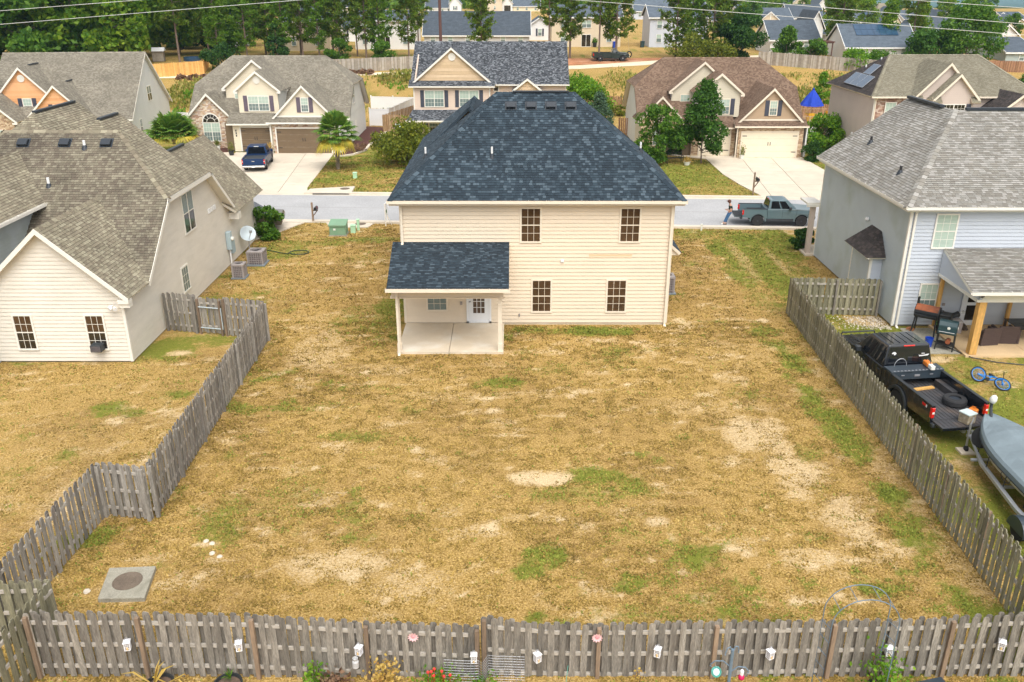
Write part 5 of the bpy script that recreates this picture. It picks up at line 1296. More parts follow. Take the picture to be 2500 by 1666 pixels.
window(P, (0.03,7.1,4.1),(0,1,0),1.5,1.5,1,1, 'white_trim', 'glass_screen', 'glass', twin=True); window(P, (0.03,2.9,1.4),(0,1,0),0.8,1.5,2,2, 'white_trim', 'glass_screen', 'glass')
mb = box_(-8.6,3.0,5.75,-8.4,5.6,5.80); mb.box(-6.2,2.5,5.75,-6.0,5.4,5.84); mb.box(-9.7,3.5,7.2,-9.5,5.6,7.30); mb.obj('ridge_vent', 'vent_black', P)
gutter(P, (-3.0,-0.4,2.56),(0.3,-0.4,2.56),(0,-1,0), 'white_trim')
world0()

# house with solar panels, upper right
P = thing('house', 'mauve-sided house with olive hip roof and solar panels on its dark left slope', 'house', (36.0,78.0,0))
S = M['mauve_siding']; RM = M['olive_shingle']
roof(P, [(29.6,72.9,5.8),(43.7,72.9,5.8),(40.5,78.5,8.68),(32.8,78.5,8.68)], RM, 'cream_trim')
roof(P, [(29.6,84.1,5.8),(29.6,72.9,5.8),(32.8,78.5,8.68)], M['dark_shingle'], 'cream_trim')
roof(P, [(43.7,72.9,5.8),(43.7,84.1,5.8),(40.5,78.5,8.68)], RM, 'cream_trim')
roof(P, [(43.7,84.1,5.8),(29.6,84.1,5.8),(32.8,78.5,8.68),(40.5,78.5,8.68)], RM, 'cream_trim', cover=False)
caps(P, (32.8,78.5,8.69),(40.5,78.5,8.69), RM, (0,-.5,1),(0, .5,1)); caps(P, (29.6,72.9,5.82),(32.8,78.5,8.70), RM, (-.9,0,1),(0,-.5,1)); caps(P, (43.7,72.9,5.82),(40.5,78.5,8.70), RM, (.9,0,1),(0,-.5,1))
wall(P, (30.0,83.7,0.05),(0,-1,0),[(0,0),(10.4,0),(10.4,5.65),(0,5.65)], S)
masonry(P, (30.0,73.3,0.05),(1,0,0),[(0,0),(2.9,0),(2.9,5.6),(0,5.6)], M['red_brick'])
wall(P, (32.9,73.3,0.05),(1,0,0),[(0,0),(10.4,0),(10.4,5.65),(0,5.65)], S)
mb = box_(30,83.6,0,43.3,83.75,5.7); mb.box(43.2,73.3,0,43.3,83.6,5.7); mb.obj('wall', S, P)
gutter(P, (29.55,72.9,5.85),(33.2,72.9,5.85),(0,-1,0)); gutter(P, (38.2,72.9,5.85),(43.7,72.9,5.85),(0,-1,0))
gable_wing(P, 33.1,37.5,72.5,77.0,0.05,5.72,8.5, S, RM, 'cream_trim', ov=0.42, side=(True, True), lower=0.05)
gable_wing(P, 34.3,37.3,71.6,76.5,0.05,5.7,7.72, S, RM, 'cream_trim', ov=0.42, side=(True, True), lower=0.05)
for (x0, x1, y) in ((32.7,33.5,72.5),(33.9,34.6,71.6),(37.0,37.7,71.6)): apron(P, x0, x1, y, 5.55,5.95,0.45, RM, 'cream_trim')
gable_wing(P, 38.9,42.0,70.4,75.0,0.05,4.6,6.3, S, M['dark_shingle'], 'cream_trim', ov=0.45, side=(True, True), lower=0.05)
window(P, (35.75,71.57,4.75),(1,0,0),1.9,1.3,3,2, 'white_trim', 'glass', twin=True)
for s in (-1,1): shutter(P, (35.75 + s * 1.2,71.57,4.75),(1,0,0),0.36,1.3)
window(P, (31.35,73.22,4.6),(1,0,0),0.95,1.5,3,2, 'white_trim', 'glass_blind'); window(P, (33.72,72.47,4.75),(1,0,0),0.62,1.1,3,2, 'white_trim', 'glass'); shutter(P, (34.2,72.47,4.7),(1,0,0),0.3,1.0)
window(P, (40.4,70.37,4.4),(1,0,0),0.8,1.0,3,2, 'white_trim', 'glass_blind')
for s in (-1,1): shutter(P, (40.4 + s * 0.6,70.37,4.4),(1,0,0),0.34,1.0)
downspout(P, 30.06,73.25,0,5.7,(1,0,0)); corner_board(P, 30.0,73.29,0,5.6)
mb = lathe_((29.97,77.0,2.2),(-1,0,0),[(0.12,0),(0.12,0.1)],10); mb.obj('vent_hood', 'white_vinyl', P)
pipe_vent(P, (31.45,79.9,7.4),0.35, r=0.06); pipe_vent(P, (32.3,78.9,8.15),0.3, r=0.06)
_U = Vector((0,-1,0)); _N = Vector((-0.9,0,1)).normalized(); _V = _N.cross(_U)
for (v, u, vv, w_, h_) in ((0.45,-80.4,1.0,1.42,1.32),(0.45,-78.94,1.0,1.42,1.32),(0.45,-77.48,1.0,1.42,1.32),(1.85,-78.9,1.0,1.5,1.15)):
    mb = MB(); o = Vector((29.6,0,5.8)) + _U * u + _V * v
    mb.fbox(o, _U, _V, _N, 0, w_, 0, h_, 0.10,0.15); pn = mb.obj('solar_panel', 'aluminium', P, fix=0)
    mb = fbox_(o, _U, _V, _N, 0.03, w_ - 0.03,0.03, h_ - 0.03,0.15,0.155); mb.obj('cell_glass', 'solar', pn, fix=0)

# far houses
FAR = [
    (-51.5,-47.7,155.8,4,3.83,6.59, 'L', 'pale', 'W', 'white two-storey house with blue-grey roof glimpsed between the pines on the left'),
    (-38.2,-30.3,151.0,4,4.67,6.7, 'L', 'tan', 'W', 'tan two-storey house behind the dense row of pines'),
    (-34.7,-30.0,176.1,4,2.46,4.91, 'L', 'white', 'S', 'small white house with dark shutters between two pine clumps'),
    (-26.7,-16.4,154.8,4,4.66,6.08, 'L', 'white', 'D', 'wide white house with sliding door behind the tall pines'),
    (-16.3,3.2,168.8,4,1.51,5.49, 'L', 'grey', 'W', 'long single-storey house with big blue-grey roof behind the utility pole'),
    (3.3,7.7,180.0,4,2.74,4.25, 'G', 'white', 'S', 'small white gabled entry house beside the long roof'),
    (7.0,19.2,161.0,4,4.96,6.81, 'L', 'tan', 'D', 'tan two-storey house with sliding door behind the old black pickup'),
    (24.1,34.2,159.9,4,4.93,6.9, 'L', 'greyblue', 'W', 'pale grey two-storey house with pointed gable right of the dirt track'),
    (-69.4,-56.6,332.8,4,2.49,6.0, 'L', 'tan', 'G', 'tan house with small porch gable in the second row, left'),
    (-33.8,-25.1,361.6,4,1.5,5.32, 'L', 'white', 'W', 'white house in the second row just left of the utility pole top'),
    (-24.5,-20.0,361.6,4,3.0,5.68, 'G', 'white', 'S', 'narrow white house right of the utility pole top'),
    (-9.8,-3.9,366.9,4,5.0,7.07, 'L', 'tan', 'W', 'tan house at the top edge above the long roof'),
    (-4.0,0.3,372.4,4,2.78,5.54, 'G', 'white', 'C', 'white gabled house with dark garage opening at the top edge'),
    (0.5,11.3,372.4,4,1.85,5.48, 'L', 'cream', 'W', 'cream house with two small windows at the top edge'),
    (38.1,52.5,286.8,4,2.39,5.88, 'L', 'greyblue', 'W', 'blue-roofed house directly behind the pale grey gabled house'),
    (68.7,78.7,257.1,4,0.86,3.91, 'L', 'tan', 'T', 'tan house with double front gable above the weathered fence, left'),
    (79.5,89.4,262.5,4,1.21,4.67, 'L', 'white', 'W', 'white house with blue roof between tan gable and tall pine'),
    (41.4,49.1,145.5,4,2.05,4.77, 'L', 'white', 'W', 'white cottage with wide grey roof behind the old grey fence'),
    (53.4,55.9,164.2,4,2.93,5.81, 'G', 'pale', 'N', 'pale house with a plain steep gable left of the tall pine'),
    (118.8,128.1,396.0,4,1.64,5.23, 'G', 'tan', 'T', 'small tan double-gabled house on the far ridge'),
    (127.1,131.4,383.8,4,1.43,4.76, 'G', 'pale', 'N', 'pale grey steep gable on the far ridge'),
    (93.0,100.9,246.8,4,0.73,3.43, 'L', 'white', 'P', 'blue-roofed house with small solar array behind the tall pine'),
    (122.2,131.3,308.1,4,1.03,4.09, 'H', 'tan', 'T', 'tan hip-roofed house with white gable at the treeline'),
    (91.3,95.5,224.4,4,1.04,3.95, 'G', 'cream', 'N', 'cream steep gable house behind the solar roof'),
    (49.7,60.1,134.8,3.72,1.91,4.93, 'L', 'white', 'Q', 'long white house with a large black solar array on its roof'),
    (91.0,93.4,202.3,4,0.77,2.55, 'G', 'pale', 'N', 'pale gable end between the thin pine and the long blue roof'),
    (83.7,97.1,181.3,4,0.85,3.9, 'L', 'white', 'W', 'long blue roof above the big round oak'),
    (96.1,100.6,181.3,4,0.92,2.76, 'G', 'white', 'T', 'white house with braced front gable right of the round oak'),
    (130.2,136.2,280.3,4,0.7,2.8, 'G', 'tan', 'N', 'tan gable in the back row right of the thin pine'),
    (133.2,138.8,274.1,4,0.8,3.03, 'L', 'white', 'W', 'blue-roofed house left of the white braced gable, back row'),
    (133.5,139.2,265.4,4,0.89,2.88, 'G', 'white', 'T', 'white braced gable in the back row on the right'),
    (134.9,139.3,257.1,4,0.97,2.9, 'G', 'pale', 'N', 'plain pale gable in the back row on the right'),
    (136.1,141.9,251.9,4,0.84,2.97, 'L', 'white', 'P', 'house with dark solar panels in the back row at the right edge'),
    (126.4,131.0,232.9,4,0.88,2.34, 'G', 'cream', 'T', 'cream braced gable at the right edge of the back row'),
    (52.9,59.8,242.0,4,1.32,3.63, 'L', 'tan', 'W', 'tan house with blue roof between the pine clump and the tan double gable'),
    (72.3,78.8,293.6,4,1.34,4.01, 'L', 'pale', 'N', 'pale house at the top edge right of the pine clump'),
    (56.9,65.1,308.1,4,1.41,4.53, 'L', 'white', 'W', 'white house behind the top of the pine clump'),
    (82.1,87.9,242.0,4,1.01,3.25, 'L', 'greyblue', 'W', 'pale blue house just left of the tall pine crown'),
    (61.5,66.3,181.3,4,1.08,3.12, 'L', 'white', 'N', 'white house with broad roof half behind the tall pine trunk'),
    (101.4,106.1,280.3,4,0.94,3.5, 'G', 'tan', 'T', 'tan braced gable peeking over the tall pine crown'),
    (112.2,118.0,262.5,4,0.99,3.11, 'L', 'pale', 'N', 'pale house with blue roof left of the thin pine crown'),
    (131.8,136.5,293.6,4,0.86,3.01, 'L', 'white', 'N', 'white house with blue roof right of the thin pine crown'),
    (72.8,77.8,164.2,4,0.98,2.92, 'L', 'cream', 'N', 'cream house with broad roof behind the thin pine trunk'),
    (73.1,77.8,133.7,3.63,1.38,3.08, 'L', 'sage', 'W', 'sage green house cut off by the right edge'),
]
WALLS = dict(pale=(0.66,0.67,0.66), tan=(0.64,0.54,0.40), white=(0.76,0.76,0.75), grey=(0.52,0.52,0.50), greyblue=(0.55,0.58,0.65), cream=(0.72,0.66,0.48), sage=(0.40,0.47,0.46))
for k, c in WALLS.items(): M['far_' + k] = mat('far_' + k + '_siding', c, 0.6,0.05,0.6)
M['far_trim'] = mat('far_white_trim', (0.78,0.78,0.76),0.5,0.03,1.0)
for (fx0, fx1, fy, fz, eh, rh, ty, wl, ft, lab) in FAR:
    dpt = 9.0 if fx0 < 60 and fy < 220 else 8.0 if fx0 < 60 else 13.0
    P = thing('house', lab, 'house', ((fx0 + fx1) / 2, fy, fz), world=False, group='far houses of the next subdivision')
    hw = (fx1 - fx0) / 2; WM = M['far_' + wl]; TM = M['far_trim']; b0 = -1.5
    mb = MB(); rf = MB(); tr = MB(); ov = 0.35
    eh_ = eh
    if ty == 'L':
        mb.prism([(-hw, 0, b0),(-hw, dpt, b0),(-hw, dpt, eh_),(-hw, dpt / 2, rh - 0.1),(-hw, 0, eh_)],(2 * hw, 0,0))
        for s in (0,1):
            y0, ys = (-ov, 0) if s == 0 else (dpt + ov, 0)
            e = [(-hw - ov, y0, eh_ - 0.05),(hw + ov, y0, eh_ - 0.05),(hw + ov, dpt / 2, rh),(-hw - ov, dpt / 2, rh)]
            rf.prism(e, (0,0,0.12))
        tr.box(-hw - ov, -ov - 0.03, eh_ - 0.2, hw + ov, -ov, eh_ + 0.02)
        for x in (-hw - ov - 0.02, hw + ov - 0.05):
            tr.prism([(x, -ov, eh_ - 0.1),(x, dpt / 2, rh - 0.06),(x, dpt + ov, eh_ - 0.1),(x, dpt + ov, eh_ + 0.1),(x, dpt / 2, rh + 0.14),(x, -ov, eh_ + 0.1)],(0.07,0,0))
    elif ty == 'G':
        mb.prism([(-hw, 0, b0),(hw, 0, b0),(hw, 0, eh_),(0,0, rh - 0.1),(-hw, 0, eh_)],(0, dpt, 0))
        for s in (-1,1):
            rf.prism([(s * (hw + ov),-ov, eh_ - 0.15),(s * (hw + ov), dpt, eh_ - 0.15),(0, dpt, rh),(0,-ov, rh)],(0,0,0.12))
        tr.prism([(-hw - ov, -ov - 0.03, eh_ - 0.25),(0,-ov - 0.03, rh - 0.12),(hw + ov, -ov - 0.03, eh_ - 0.25),(hw + ov, -ov - 0.03, eh_ - 0.02),(0,-ov - 0.03, rh + 0.12),(-hw - ov, -ov - 0.03, eh_ - 0.02)],(0,0.04,0))
    else:
        mb.box(-hw, 0, b0, hw, dpt, eh_)
        for pts in ([(-hw - ov, -ov, eh_),(hw + ov, -ov, eh_),(hw * 0.4, dpt / 2, rh),(-hw * 0.4, dpt / 2, rh)],[(hw + ov, dpt + ov, eh_),(-hw - ov, dpt + ov, eh_),(-hw * 0.4, dpt / 2, rh),(hw * 0.4, dpt / 2, rh)],[(hw + ov, -ov, eh_),(hw + ov, dpt + ov, eh_),(hw * 0.4, dpt / 2, rh)],[(-hw - ov, dpt + ov, eh_),(-hw - ov, -ov, eh_),(-hw * 0.4, dpt / 2, rh)]):
            rf.prism(pts, (0,0,0.12))
        tr.box(-hw - ov, -ov - 0.03, eh_ - 0.2, hw + ov, -ov, eh_ + 0.02)
    mb.obj('wall', WM, P); rf.obj('roof_slope', 'tan_shingle' if ty == 'H' else M['far_roof'], P); tr.obj('roof_trim', TM, P)
    if ft in 'TSG' and ty in 'LH':                          # a front gable
        gw, gx_ = min(hw * 0.55,2.6),(-hw * 0.35 if ft != 'S' else -hw * 0.5); gz = eh_ + (rh - eh_) * 0.72
        g = MB(); g.prism([(gx_ - gw, -1.2, eh_ - 0.6),(gx_ + gw, -1.2, eh_ - 0.6),(gx_ + gw, -1.2, eh_),(gx_, -1.2, gz),(gx_ - gw, -1.2, eh_)],(0,3.5,0)); g.obj('gable_wall', WM, P)
        g = MB()
        for s in (-1,1): g.prism([(gx_ + s * (gw + 0.3),-1.5, eh_ - 0.2),(gx_ + s * (gw + 0.3),3.0, eh_ - 0.2),(gx_, 3.0, gz),(gx_, -1.5, gz)],(0,0,0.12))
        g.obj('roof_slope', 'far_roof', P)
    if ft == 'T':
        gw, gx_, gz = (hw, 0, rh) if ty == 'G' else (gw, gx_, gz); g = MB(); yb_ = -ov - 0.06 if ty == 'G' else -1.56
        g.prism([(gx_ - gw - 0.3, yb_, eh_ - 0.25),(gx_, yb_, gz - 0.1),(gx_ + gw + 0.3, yb_, eh_ - 0.25),(gx_ + gw + 0.3, yb_, eh_),(gx_, yb_, gz + 0.16),(gx_ - gw - 0.3, yb_, eh_)],(0,0.05,0))
        g.box(gx_ - gw * 0.8, yb_ + 0.02, eh_ - 0.02, gx_ + gw * 0.8, yb_ + 0.06, eh_ + 0.14); g.box(gx_ - 0.08, yb_ + 0.01, eh_, gx_ + 0.08, yb_ + 0.05, gz - 0.2); g.obj('gable_brace', TM, P)
    X = Vector((1,0,0))
    n = max(1, int(2 * hw / 3.2)); two = eh > 3.5
    if ft not in 'NC' and eh > 1.2:
        for k in range(n):
            u = -hw + (k + 0.5) * 2 * hw / n
            if ft == 'D' and k == n // 2 and ty == 'L': continue
            window(P, (u, -0.01, min(1.5, eh - 0.75)), X, 0.95 if n > 2 else 0.8, min(1.4, eh - 0.4),1,1, 'far_trim', 'glass_blind', 'glass_screen', proud=0.06)
            if two: window(P, (u, -0.01, eh - 1.15), X, 0.95,1.3,1,1, 'far_trim', 'glass_blind', 'glass_screen', proud=0.06)
            if ft == 'S':
                for s in (-1,1): shutter(P, (u + s * 0.62,-0.01, min(1.5, eh - 0.75)), X, 0.34, min(1.4, eh - 0.4))
    if ft == 'D':
        u = -hw + (n // 2 + 0.5) * 2 * hw / n
        window(P, (u, -0.01,1.05), X, 1.7,2.1,1,1, 'far_trim', 'glass', twin=True, sash=False, proud=0.06)
        if two: window(P, (u, -0.01, eh - 1.15), X, 1.7,1.3,1,1, 'far_trim', 'glass_blind', 'glass_screen', twin=True, proud=0.06)
    if ft == 'C':
        g = MB(); g.box(-hw * 0.6,-0.05,0, hw * 0.6,0.0,2.2); g.obj('garage_opening', 'glass', P, fix=0)
    if ft in 'PQ':
        y_, z_ = -ov, eh_ - 0.05; Vv = Vector((0, dpt / 2 + ov, rh - z_)); L_ = Vv.length; Vv.normalize(); Nn = X.cross(Vv)
        a0, a1, c0, c1 = (-hw * 0.62, hw * 0.6,0.48,0.95) if ft == 'Q' else (-hw * 0.2, hw * 0.2,0.3,0.9)
        cols = 7 if ft == 'Q' else 3
        for i in range(cols):
            for j in range(2):
                g = MB(); g.fbox((0, y_, z_ + 0.12), X, Vv, Nn, a0 + (a1 - a0) * i / cols + 0.02, a0 + (a1 - a0) * (i + 1) / cols - 0.02, L_ * (c0 + (c1 - c0) * j / 2) + 0.02, L_ * (c0 + (c1 - c0) * (j + 1) / 2) - 0.02,0.05,0.1)
                g.obj('solar_panel', 'solar', P, fix=0)
world0()
# fences, every near picket a part
_pk = {}
def picket(w, h, k, m):
    """dog-eared board, unit height h, variant k"""
    key = (w, h, k, m)
    if key not in _pk:
        r = random.Random(k * 17 + 3); c = w * 0.30; b = MB(); hw = w / 2; wr = (r.random() - 0.5) * 0.012
        outl = [(-hw, 0),(hw, 0),(hw + wr * 0.4, h - c),(hw - c * 0.75, h - 0.006 * k),(-hw + c * 0.8, h),(-hw + wr * 0.3, h - c * 1.05)]
        b.prism([(x, -0.009 + (wr if z > h * 0.6 else 0), z) for x, z in outl],(0,0.018,0))
        _pk[key] = b.mesh('picket', M[m], off=(0,0,0))
    return _pk[key]
def fence(label, a, b, top, m='wood', pitch=0.24, w=0.14, post_step=2.4, rails=(0.25,0.85,1.45), post_m=None, base=None, post_side=1, first=0.0, gate=False, name='fence', cat='fence', lean=0.012):
    """shadow-box fence from a to b: pickets alternate on both faces; top(t) gives the height along it"""
    a = Vector((a[0], a[1],0)); b = Vector((b[0], b[1],0)); d = b - a; L_ = d.length; U = d.normalized(); Nn = Vector((U.y, -U.x, 0))
    ang = atan2(U.y, U.x)
    t = thing(name, label, cat, ((a.x + b.x) / 2,(a.y + b.y) / 2,0))
    base = base or (lambda q: 0.0)
    for z in rails:
        mb = MB(); n = 8
        for k in range(n):
            q0, q1 = k / n, (k + 1) / n
            h0, h1 = base(q0) + z * (top(q0) - base(q0)) / 1.75, base(q1) + z * (top(q1) - base(q1)) / 1.75
            p0, p1 = a + U * (L_ * q0), a + U * (L_ * q1)
            mb.prism([p0 - Nn * 0.026 + Z3 * h0, p1 - Nn * 0.026 + Z3 * h1, p1 - Nn * 0.026 + Z3 * (h1 + 0.085), p0 - Nn * 0.026 + Z3 * (h0 + 0.085)], Nn * 0.052)
        mb.obj('rail', 'wood_rail', t)
    n = int(L_ / pitch)
    for side, ph in ((1,0.25),(-1,0.75)):
        for k in range(n):
            u = (k + ph) * L_ / n; q = u / L_
            h = top(q) - base(q) + random.uniform(-0.018,0.018)
            o = link('picket', picket(w * random.choice((0.94,1.0,1.04)),1.75, random.randrange(4), m), t)
            p = a + U * u + Nn * (side * 0.036) + Z3 * (base(q) + 0.02 + random.uniform(-0.01,0.01))
            o.location = p - OFF; o.rotation_euler = (random.gauss(0, lean * 0.5), random.gauss(0, lean), ang + random.gauss(0,0.02)); o.scale = (1,1, h / 1.75)
    npst = max(1, int(round(L_ / post_step)))
    for k in range(npst + 1):
        q = k / npst; p = a + U * (L_ * q) + Nn * 0.0
        if k == 0: p = p + U * 0.05
        if k == npst: p = p - U * 0.05
        mb = MB(); c = p + Nn * (post_side * 0.075)
        mb.fbox((c.x, c.y, 0), U, Nn, Z3,-0.045,0.045,-0.045,0.045, base(q) - 0.1, top(q) - 0.05)
        mb.obj('post', M[post_m or 'wood_post'], t, fix=False)
    return t
flat = lambda h: (lambda q: h)
def lin(*pts):
    def f(q):
        for (q0, h0),(q1, h1) in zip(pts[:-1], pts[1:]):
            if q <= q1: return h0 + (h1 - h0) * (q - q0) / (q1 - q0)
        return pts[-1][1]
    return f
# across the foot of the yard: two runs meeting at a step
fence('long grey picket fence along the bottom of the photo, left run with five white lanterns', (-10.62,15.0),(-0.72,15.0), lin((0,1.76),(0.25,1.75),(0.5,1.69),(0.75,1.5),(1,1.40)), base=lin((0,0),(0.45,0),(1,-0.32)), post_step=2.5, post_side=1)
fence('long grey picket fence along the bottom of the photo, right run beyond the step', (-0.66,15.02),(12.2,15.02), lin((0,1.66),(0.09,1.46),(0.2,1.44),(0.4,1.5),(0.72,1.55),(0.82,1.64),(1,1.80)), base=lin((0,-0.2),(0.3,-0.28),(0.7,-0.1),(1,0.02)), post_step=2.57, post_side=1)
fence('long weathered picket fence between the dry yard and the black truck', (12.22,14.2),(13.0,38.1), flat(1.76), 'wood_green', pitch=0.235, post_side=1, rails=(0.2,0.85,1.5))
fence('short picket fence joining the grey-blue house to the long right fence', (13.05,38.0),(17.1,37.75), flat(1.78), 'wood_green', post_side=1, post_m='wood')
fence('long silvery picket fence on the left between the two back yards', (-10.4,21.2),(-10.68,34.75), flat(1.76), 'wood_left', pitch=0.235, post_side=1, post_m='wood_left')
fence('short picket jog linking the two long silvery left fences', (-11.9,21.36),(-10.45,21.12), flat(1.76), 'wood_left', post_side=1, post_m='wood_left')
fence('silvery picket fence at the lower left behind the concrete manhole slab', (-12.15,16.1),(-11.92,21.3), flat(1.76), 'wood_left', pitch=0.235, post_side=1, post_m='wood_left')
fence('picket fence beside the gate, joined to the cream house wall', (-15.45,35.95),(-13.95,35.6), flat(1.78), 'wood_left', post_side=1, post_m='wood_left')
fence('picket gate in a white metal frame by the cream house', (-13.86,35.58),(-12.72,35.32), flat(1.68), 'wood_left', post_side=1, post_step=5, base=flat(0.05), name='gate', cat='gate', rails=(0.3,1.45))
mb = MB(); a_, b_ = Vector((-13.86,35.5,0)), Vector((-12.72,35.24,0)); U = (b_ - a_).normalized()
for (q0, q1, z0, z1) in ((0,0.035,0.3,1.3),(1.135,1.17,0.3,1.3),(0.035,1.135,0.3,0.33),(0.035,1.135,1.27,1.3)): mb.fbox(a_, U, Vector((U.y, -U.x, 0)), Z3, q0, q1,0.0,0.04, z0, z1)
gt_ = [o for o in bpy.data.objects if o.name == 'gate'][0]
OFF = Vector(gt_.location); mb.obj('gate_frame', 'dish', gt_, fix=0)
fence('short picket fence between the gate and the long silvery fence', (-12.62,35.3),(-10.72,34.85), flat(1.78), 'wood_left', post_side=1, post_m='wood_post')
fence('mossy picket fence in the bottom left corner running out of the photo', (-13.2,15.95),(-10.65,16.1), flat(1.75), 'wood_green', post_side=-1, post_m='wood_left')
fence('mossy picket fence at the bottom left corner running towards the camera', (-10.6,16.08),(-10.98,12.9), flat(1.76), 'wood_green', post_side=1, post_m='wood_left')

def plain_fence(label, pts, h, m, w=0.14, gap=0.01, group=None, posts=2.4, rail_m=None, terrain=True, top=None):
    """farther fences: boards too small to pick apart singly, joined; posts and rails as parts"""
    t = thing('fence', label, 'fence', ((pts[0][0] + pts[-1][0]) / 2,(pts[0][1] + pts[-1][1]) / 2, terr(pts[0][1]) if terrain else 0), group=group)
    mb = MB(); pm = MB(); rm = MB()
    for (x0, y0),(x1, y1) in zip(pts[:-1], pts[1:]):
        d = Vector((x1 - x0, y1 - y0,0)); L_ = d.length; U = d.normalized(); Nn = Vector((U.y, -U.x, 0)); n = int(L_ / (w + gap))
        for k in range(n):
            p = Vector((x0, y0,0)) + U * (k * (w + gap)); g = terr(p.y) if terrain else 0
            hh = h + random.uniform(-0.03,0.03); off = 0.02 if k % 2 else 0.0
            mb.fbox(p + Nn * off, U, Nn, Z3,0, w, 0,0.02, g - 0.05, g + hh)
        for k in range(int(L_ / posts) + 1):
            p = Vector((x0, y0,0)) + U * min(L_, k * posts); g = terr(p.y) if terrain else 0
            pm.fbox(p - Nn * 0.05, U, Nn, Z3,-0.05,0.05,-0.05,0.05, g - 0.1, g + h)
    stuff(mb.obj('boards', M[m], t, fix=False)); stuff(pm.obj('posts', M[m], t, fix=False))
    return t
plain_fence('weathered grey board fence behind the tan house, partly split by brush', [(-31.5,125.2),(-24.0,126.3),(-13.2,128.4)],1.8, 'wood_old')
plain_fence('weathered grey board fence behind the brown house in front of far houses', [(36.0,131.8),(37.7,131.2),(49.5,126.2),(56.0,124.0)],1.8, 'wood_old')
plain_fence('new orange board fence between the orange-gabled house and the tan house', [(-50.5,122.8),(-42.9,125.0),(-44.1,131.0)],1.8, 'wood_new')
plain_fence('red-brown fence behind the deck with the blue umbrella', [(27.5,101.0),(39.5,99.2)],1.8, 'wood_red', gap=0.05)
plain_fence('red-brown fence left of the brown house behind the shrubs', [(6.1,105.9),(13.2,105.0)],1.8, 'wood_red', gap=0.05)
plain_fence('short red-brown fence beside the left wall of the brown house', [(10.9,89.4),(13.0,89.2)],1.8, 'wood_red', gap=0.05)
plain_fence('brown shadow-box fence joined to the black-roofed house', [(-10.3,91.6),(-13.3,91.5),(-13.4,91.6),(-10.6,100.5)],1.8, 'deck_wood', gap=0.06)
plain_fence('dark board fence far right beside the sage green house', [(66.0,127.0),(74.0,126.0)],1.5, 'wood_red', gap=0.02)

def vinyl_fence(label, pts, h=1.8):
    t = thing('fence', label, 'fence', (pts[0][0], pts[0][1],0))
    for (x0, y0),(x1, y1) in zip(pts[:-1], pts[1:]):
        d = Vector((x1 - x0, y1 - y0,0)); L_ = d.length; U = d.normalized(); Nn = Vector((U.y, -U.x, 0)); n = max(1, int(round(L_ / 2.2)))
        for k in range(n + 1):
            p = Vector((x0, y0,0)) + U * (L_ * k / n); mb = fbox_(p, U, Nn, Z3,-0.06,0.06,-0.06,0.06,0, h + 0.08); mb.fbox(p, U, Nn, Z3,-0.075,0.075,-0.075,0.075, h + 0.08, h + 0.12); mb.obj('post', 'white_vinyl', t, fix=0)
            if k < n:
                mb = MB(); w = L_ / n; mb.fbox(p, U, Nn, Z3,0.06, w - 0.06,-0.02,0.02,0.05, h)
                mb.fbox(p, U, Nn, Z3,0.06, w - 0.06,-0.035,0.035, h - 0.12, h); mb.fbox(p, U, Nn, Z3,0.06, w - 0.06,-0.035,0.035,0.05,0.2)
                for q in range(1,9): mb.fbox(p, U, Nn, Z3,0.06 + (w - 0.12) * q / 9 - 0.006,0.06 + (w - 0.12) * q / 9 + 0.006,-0.026,0.026,0.2, h - 0.12)
                mb.obj('panel', 'white_vinyl', t, fix=0)
vinyl_fence('white vinyl fence between the orange-gabled house and the tan house', [(-36.0,93.6),(-30.2,92.2)])
vinyl_fence('white vinyl fence enclosing the yard right of the tan house', [(-15.5,96.0),(-13.4,95.6),(-11.6,106.0),(-17.0,107.0)],1.85)
world0()
# trees and plants
def leaf_cards(pts, size, r, dirs=None, flat=0.0):
    """one kinked leaf quad per point, turned at random"""
    n = len(pts); P = np.empty((n, 4,3)); a = r.normal(size=(n, 3)); a[:, 2] *= (1 - flat); a /= np.linalg.norm(a, axis=1, keepdims=True) + 1e-9
    if dirs is not None: a = a * 0.55 + dirs; a /= np.linalg.norm(a, axis=1, keepdims=True) + 1e-9
    b = np.cross(a, r.normal(size=(n, 3))); b /= np.linalg.norm(b, axis=1, keepdims=True) + 1e-9
    s = size * (0.6 + 0.8 * r.random(n))[:, None]
    P[:, 0] = pts - a * s * 0.5; P[:, 1] = pts + b * s * 0.36; P[:, 2] = pts + a * s * 0.62; P[:, 3] = pts - b * s * 0.36
    return P.reshape(-1,3)
def quads_mesh(name, co, m):
    me = np_mesh(name, co, np.arange(len(co)).reshape(-1,4)); me.materials.append(m); return me
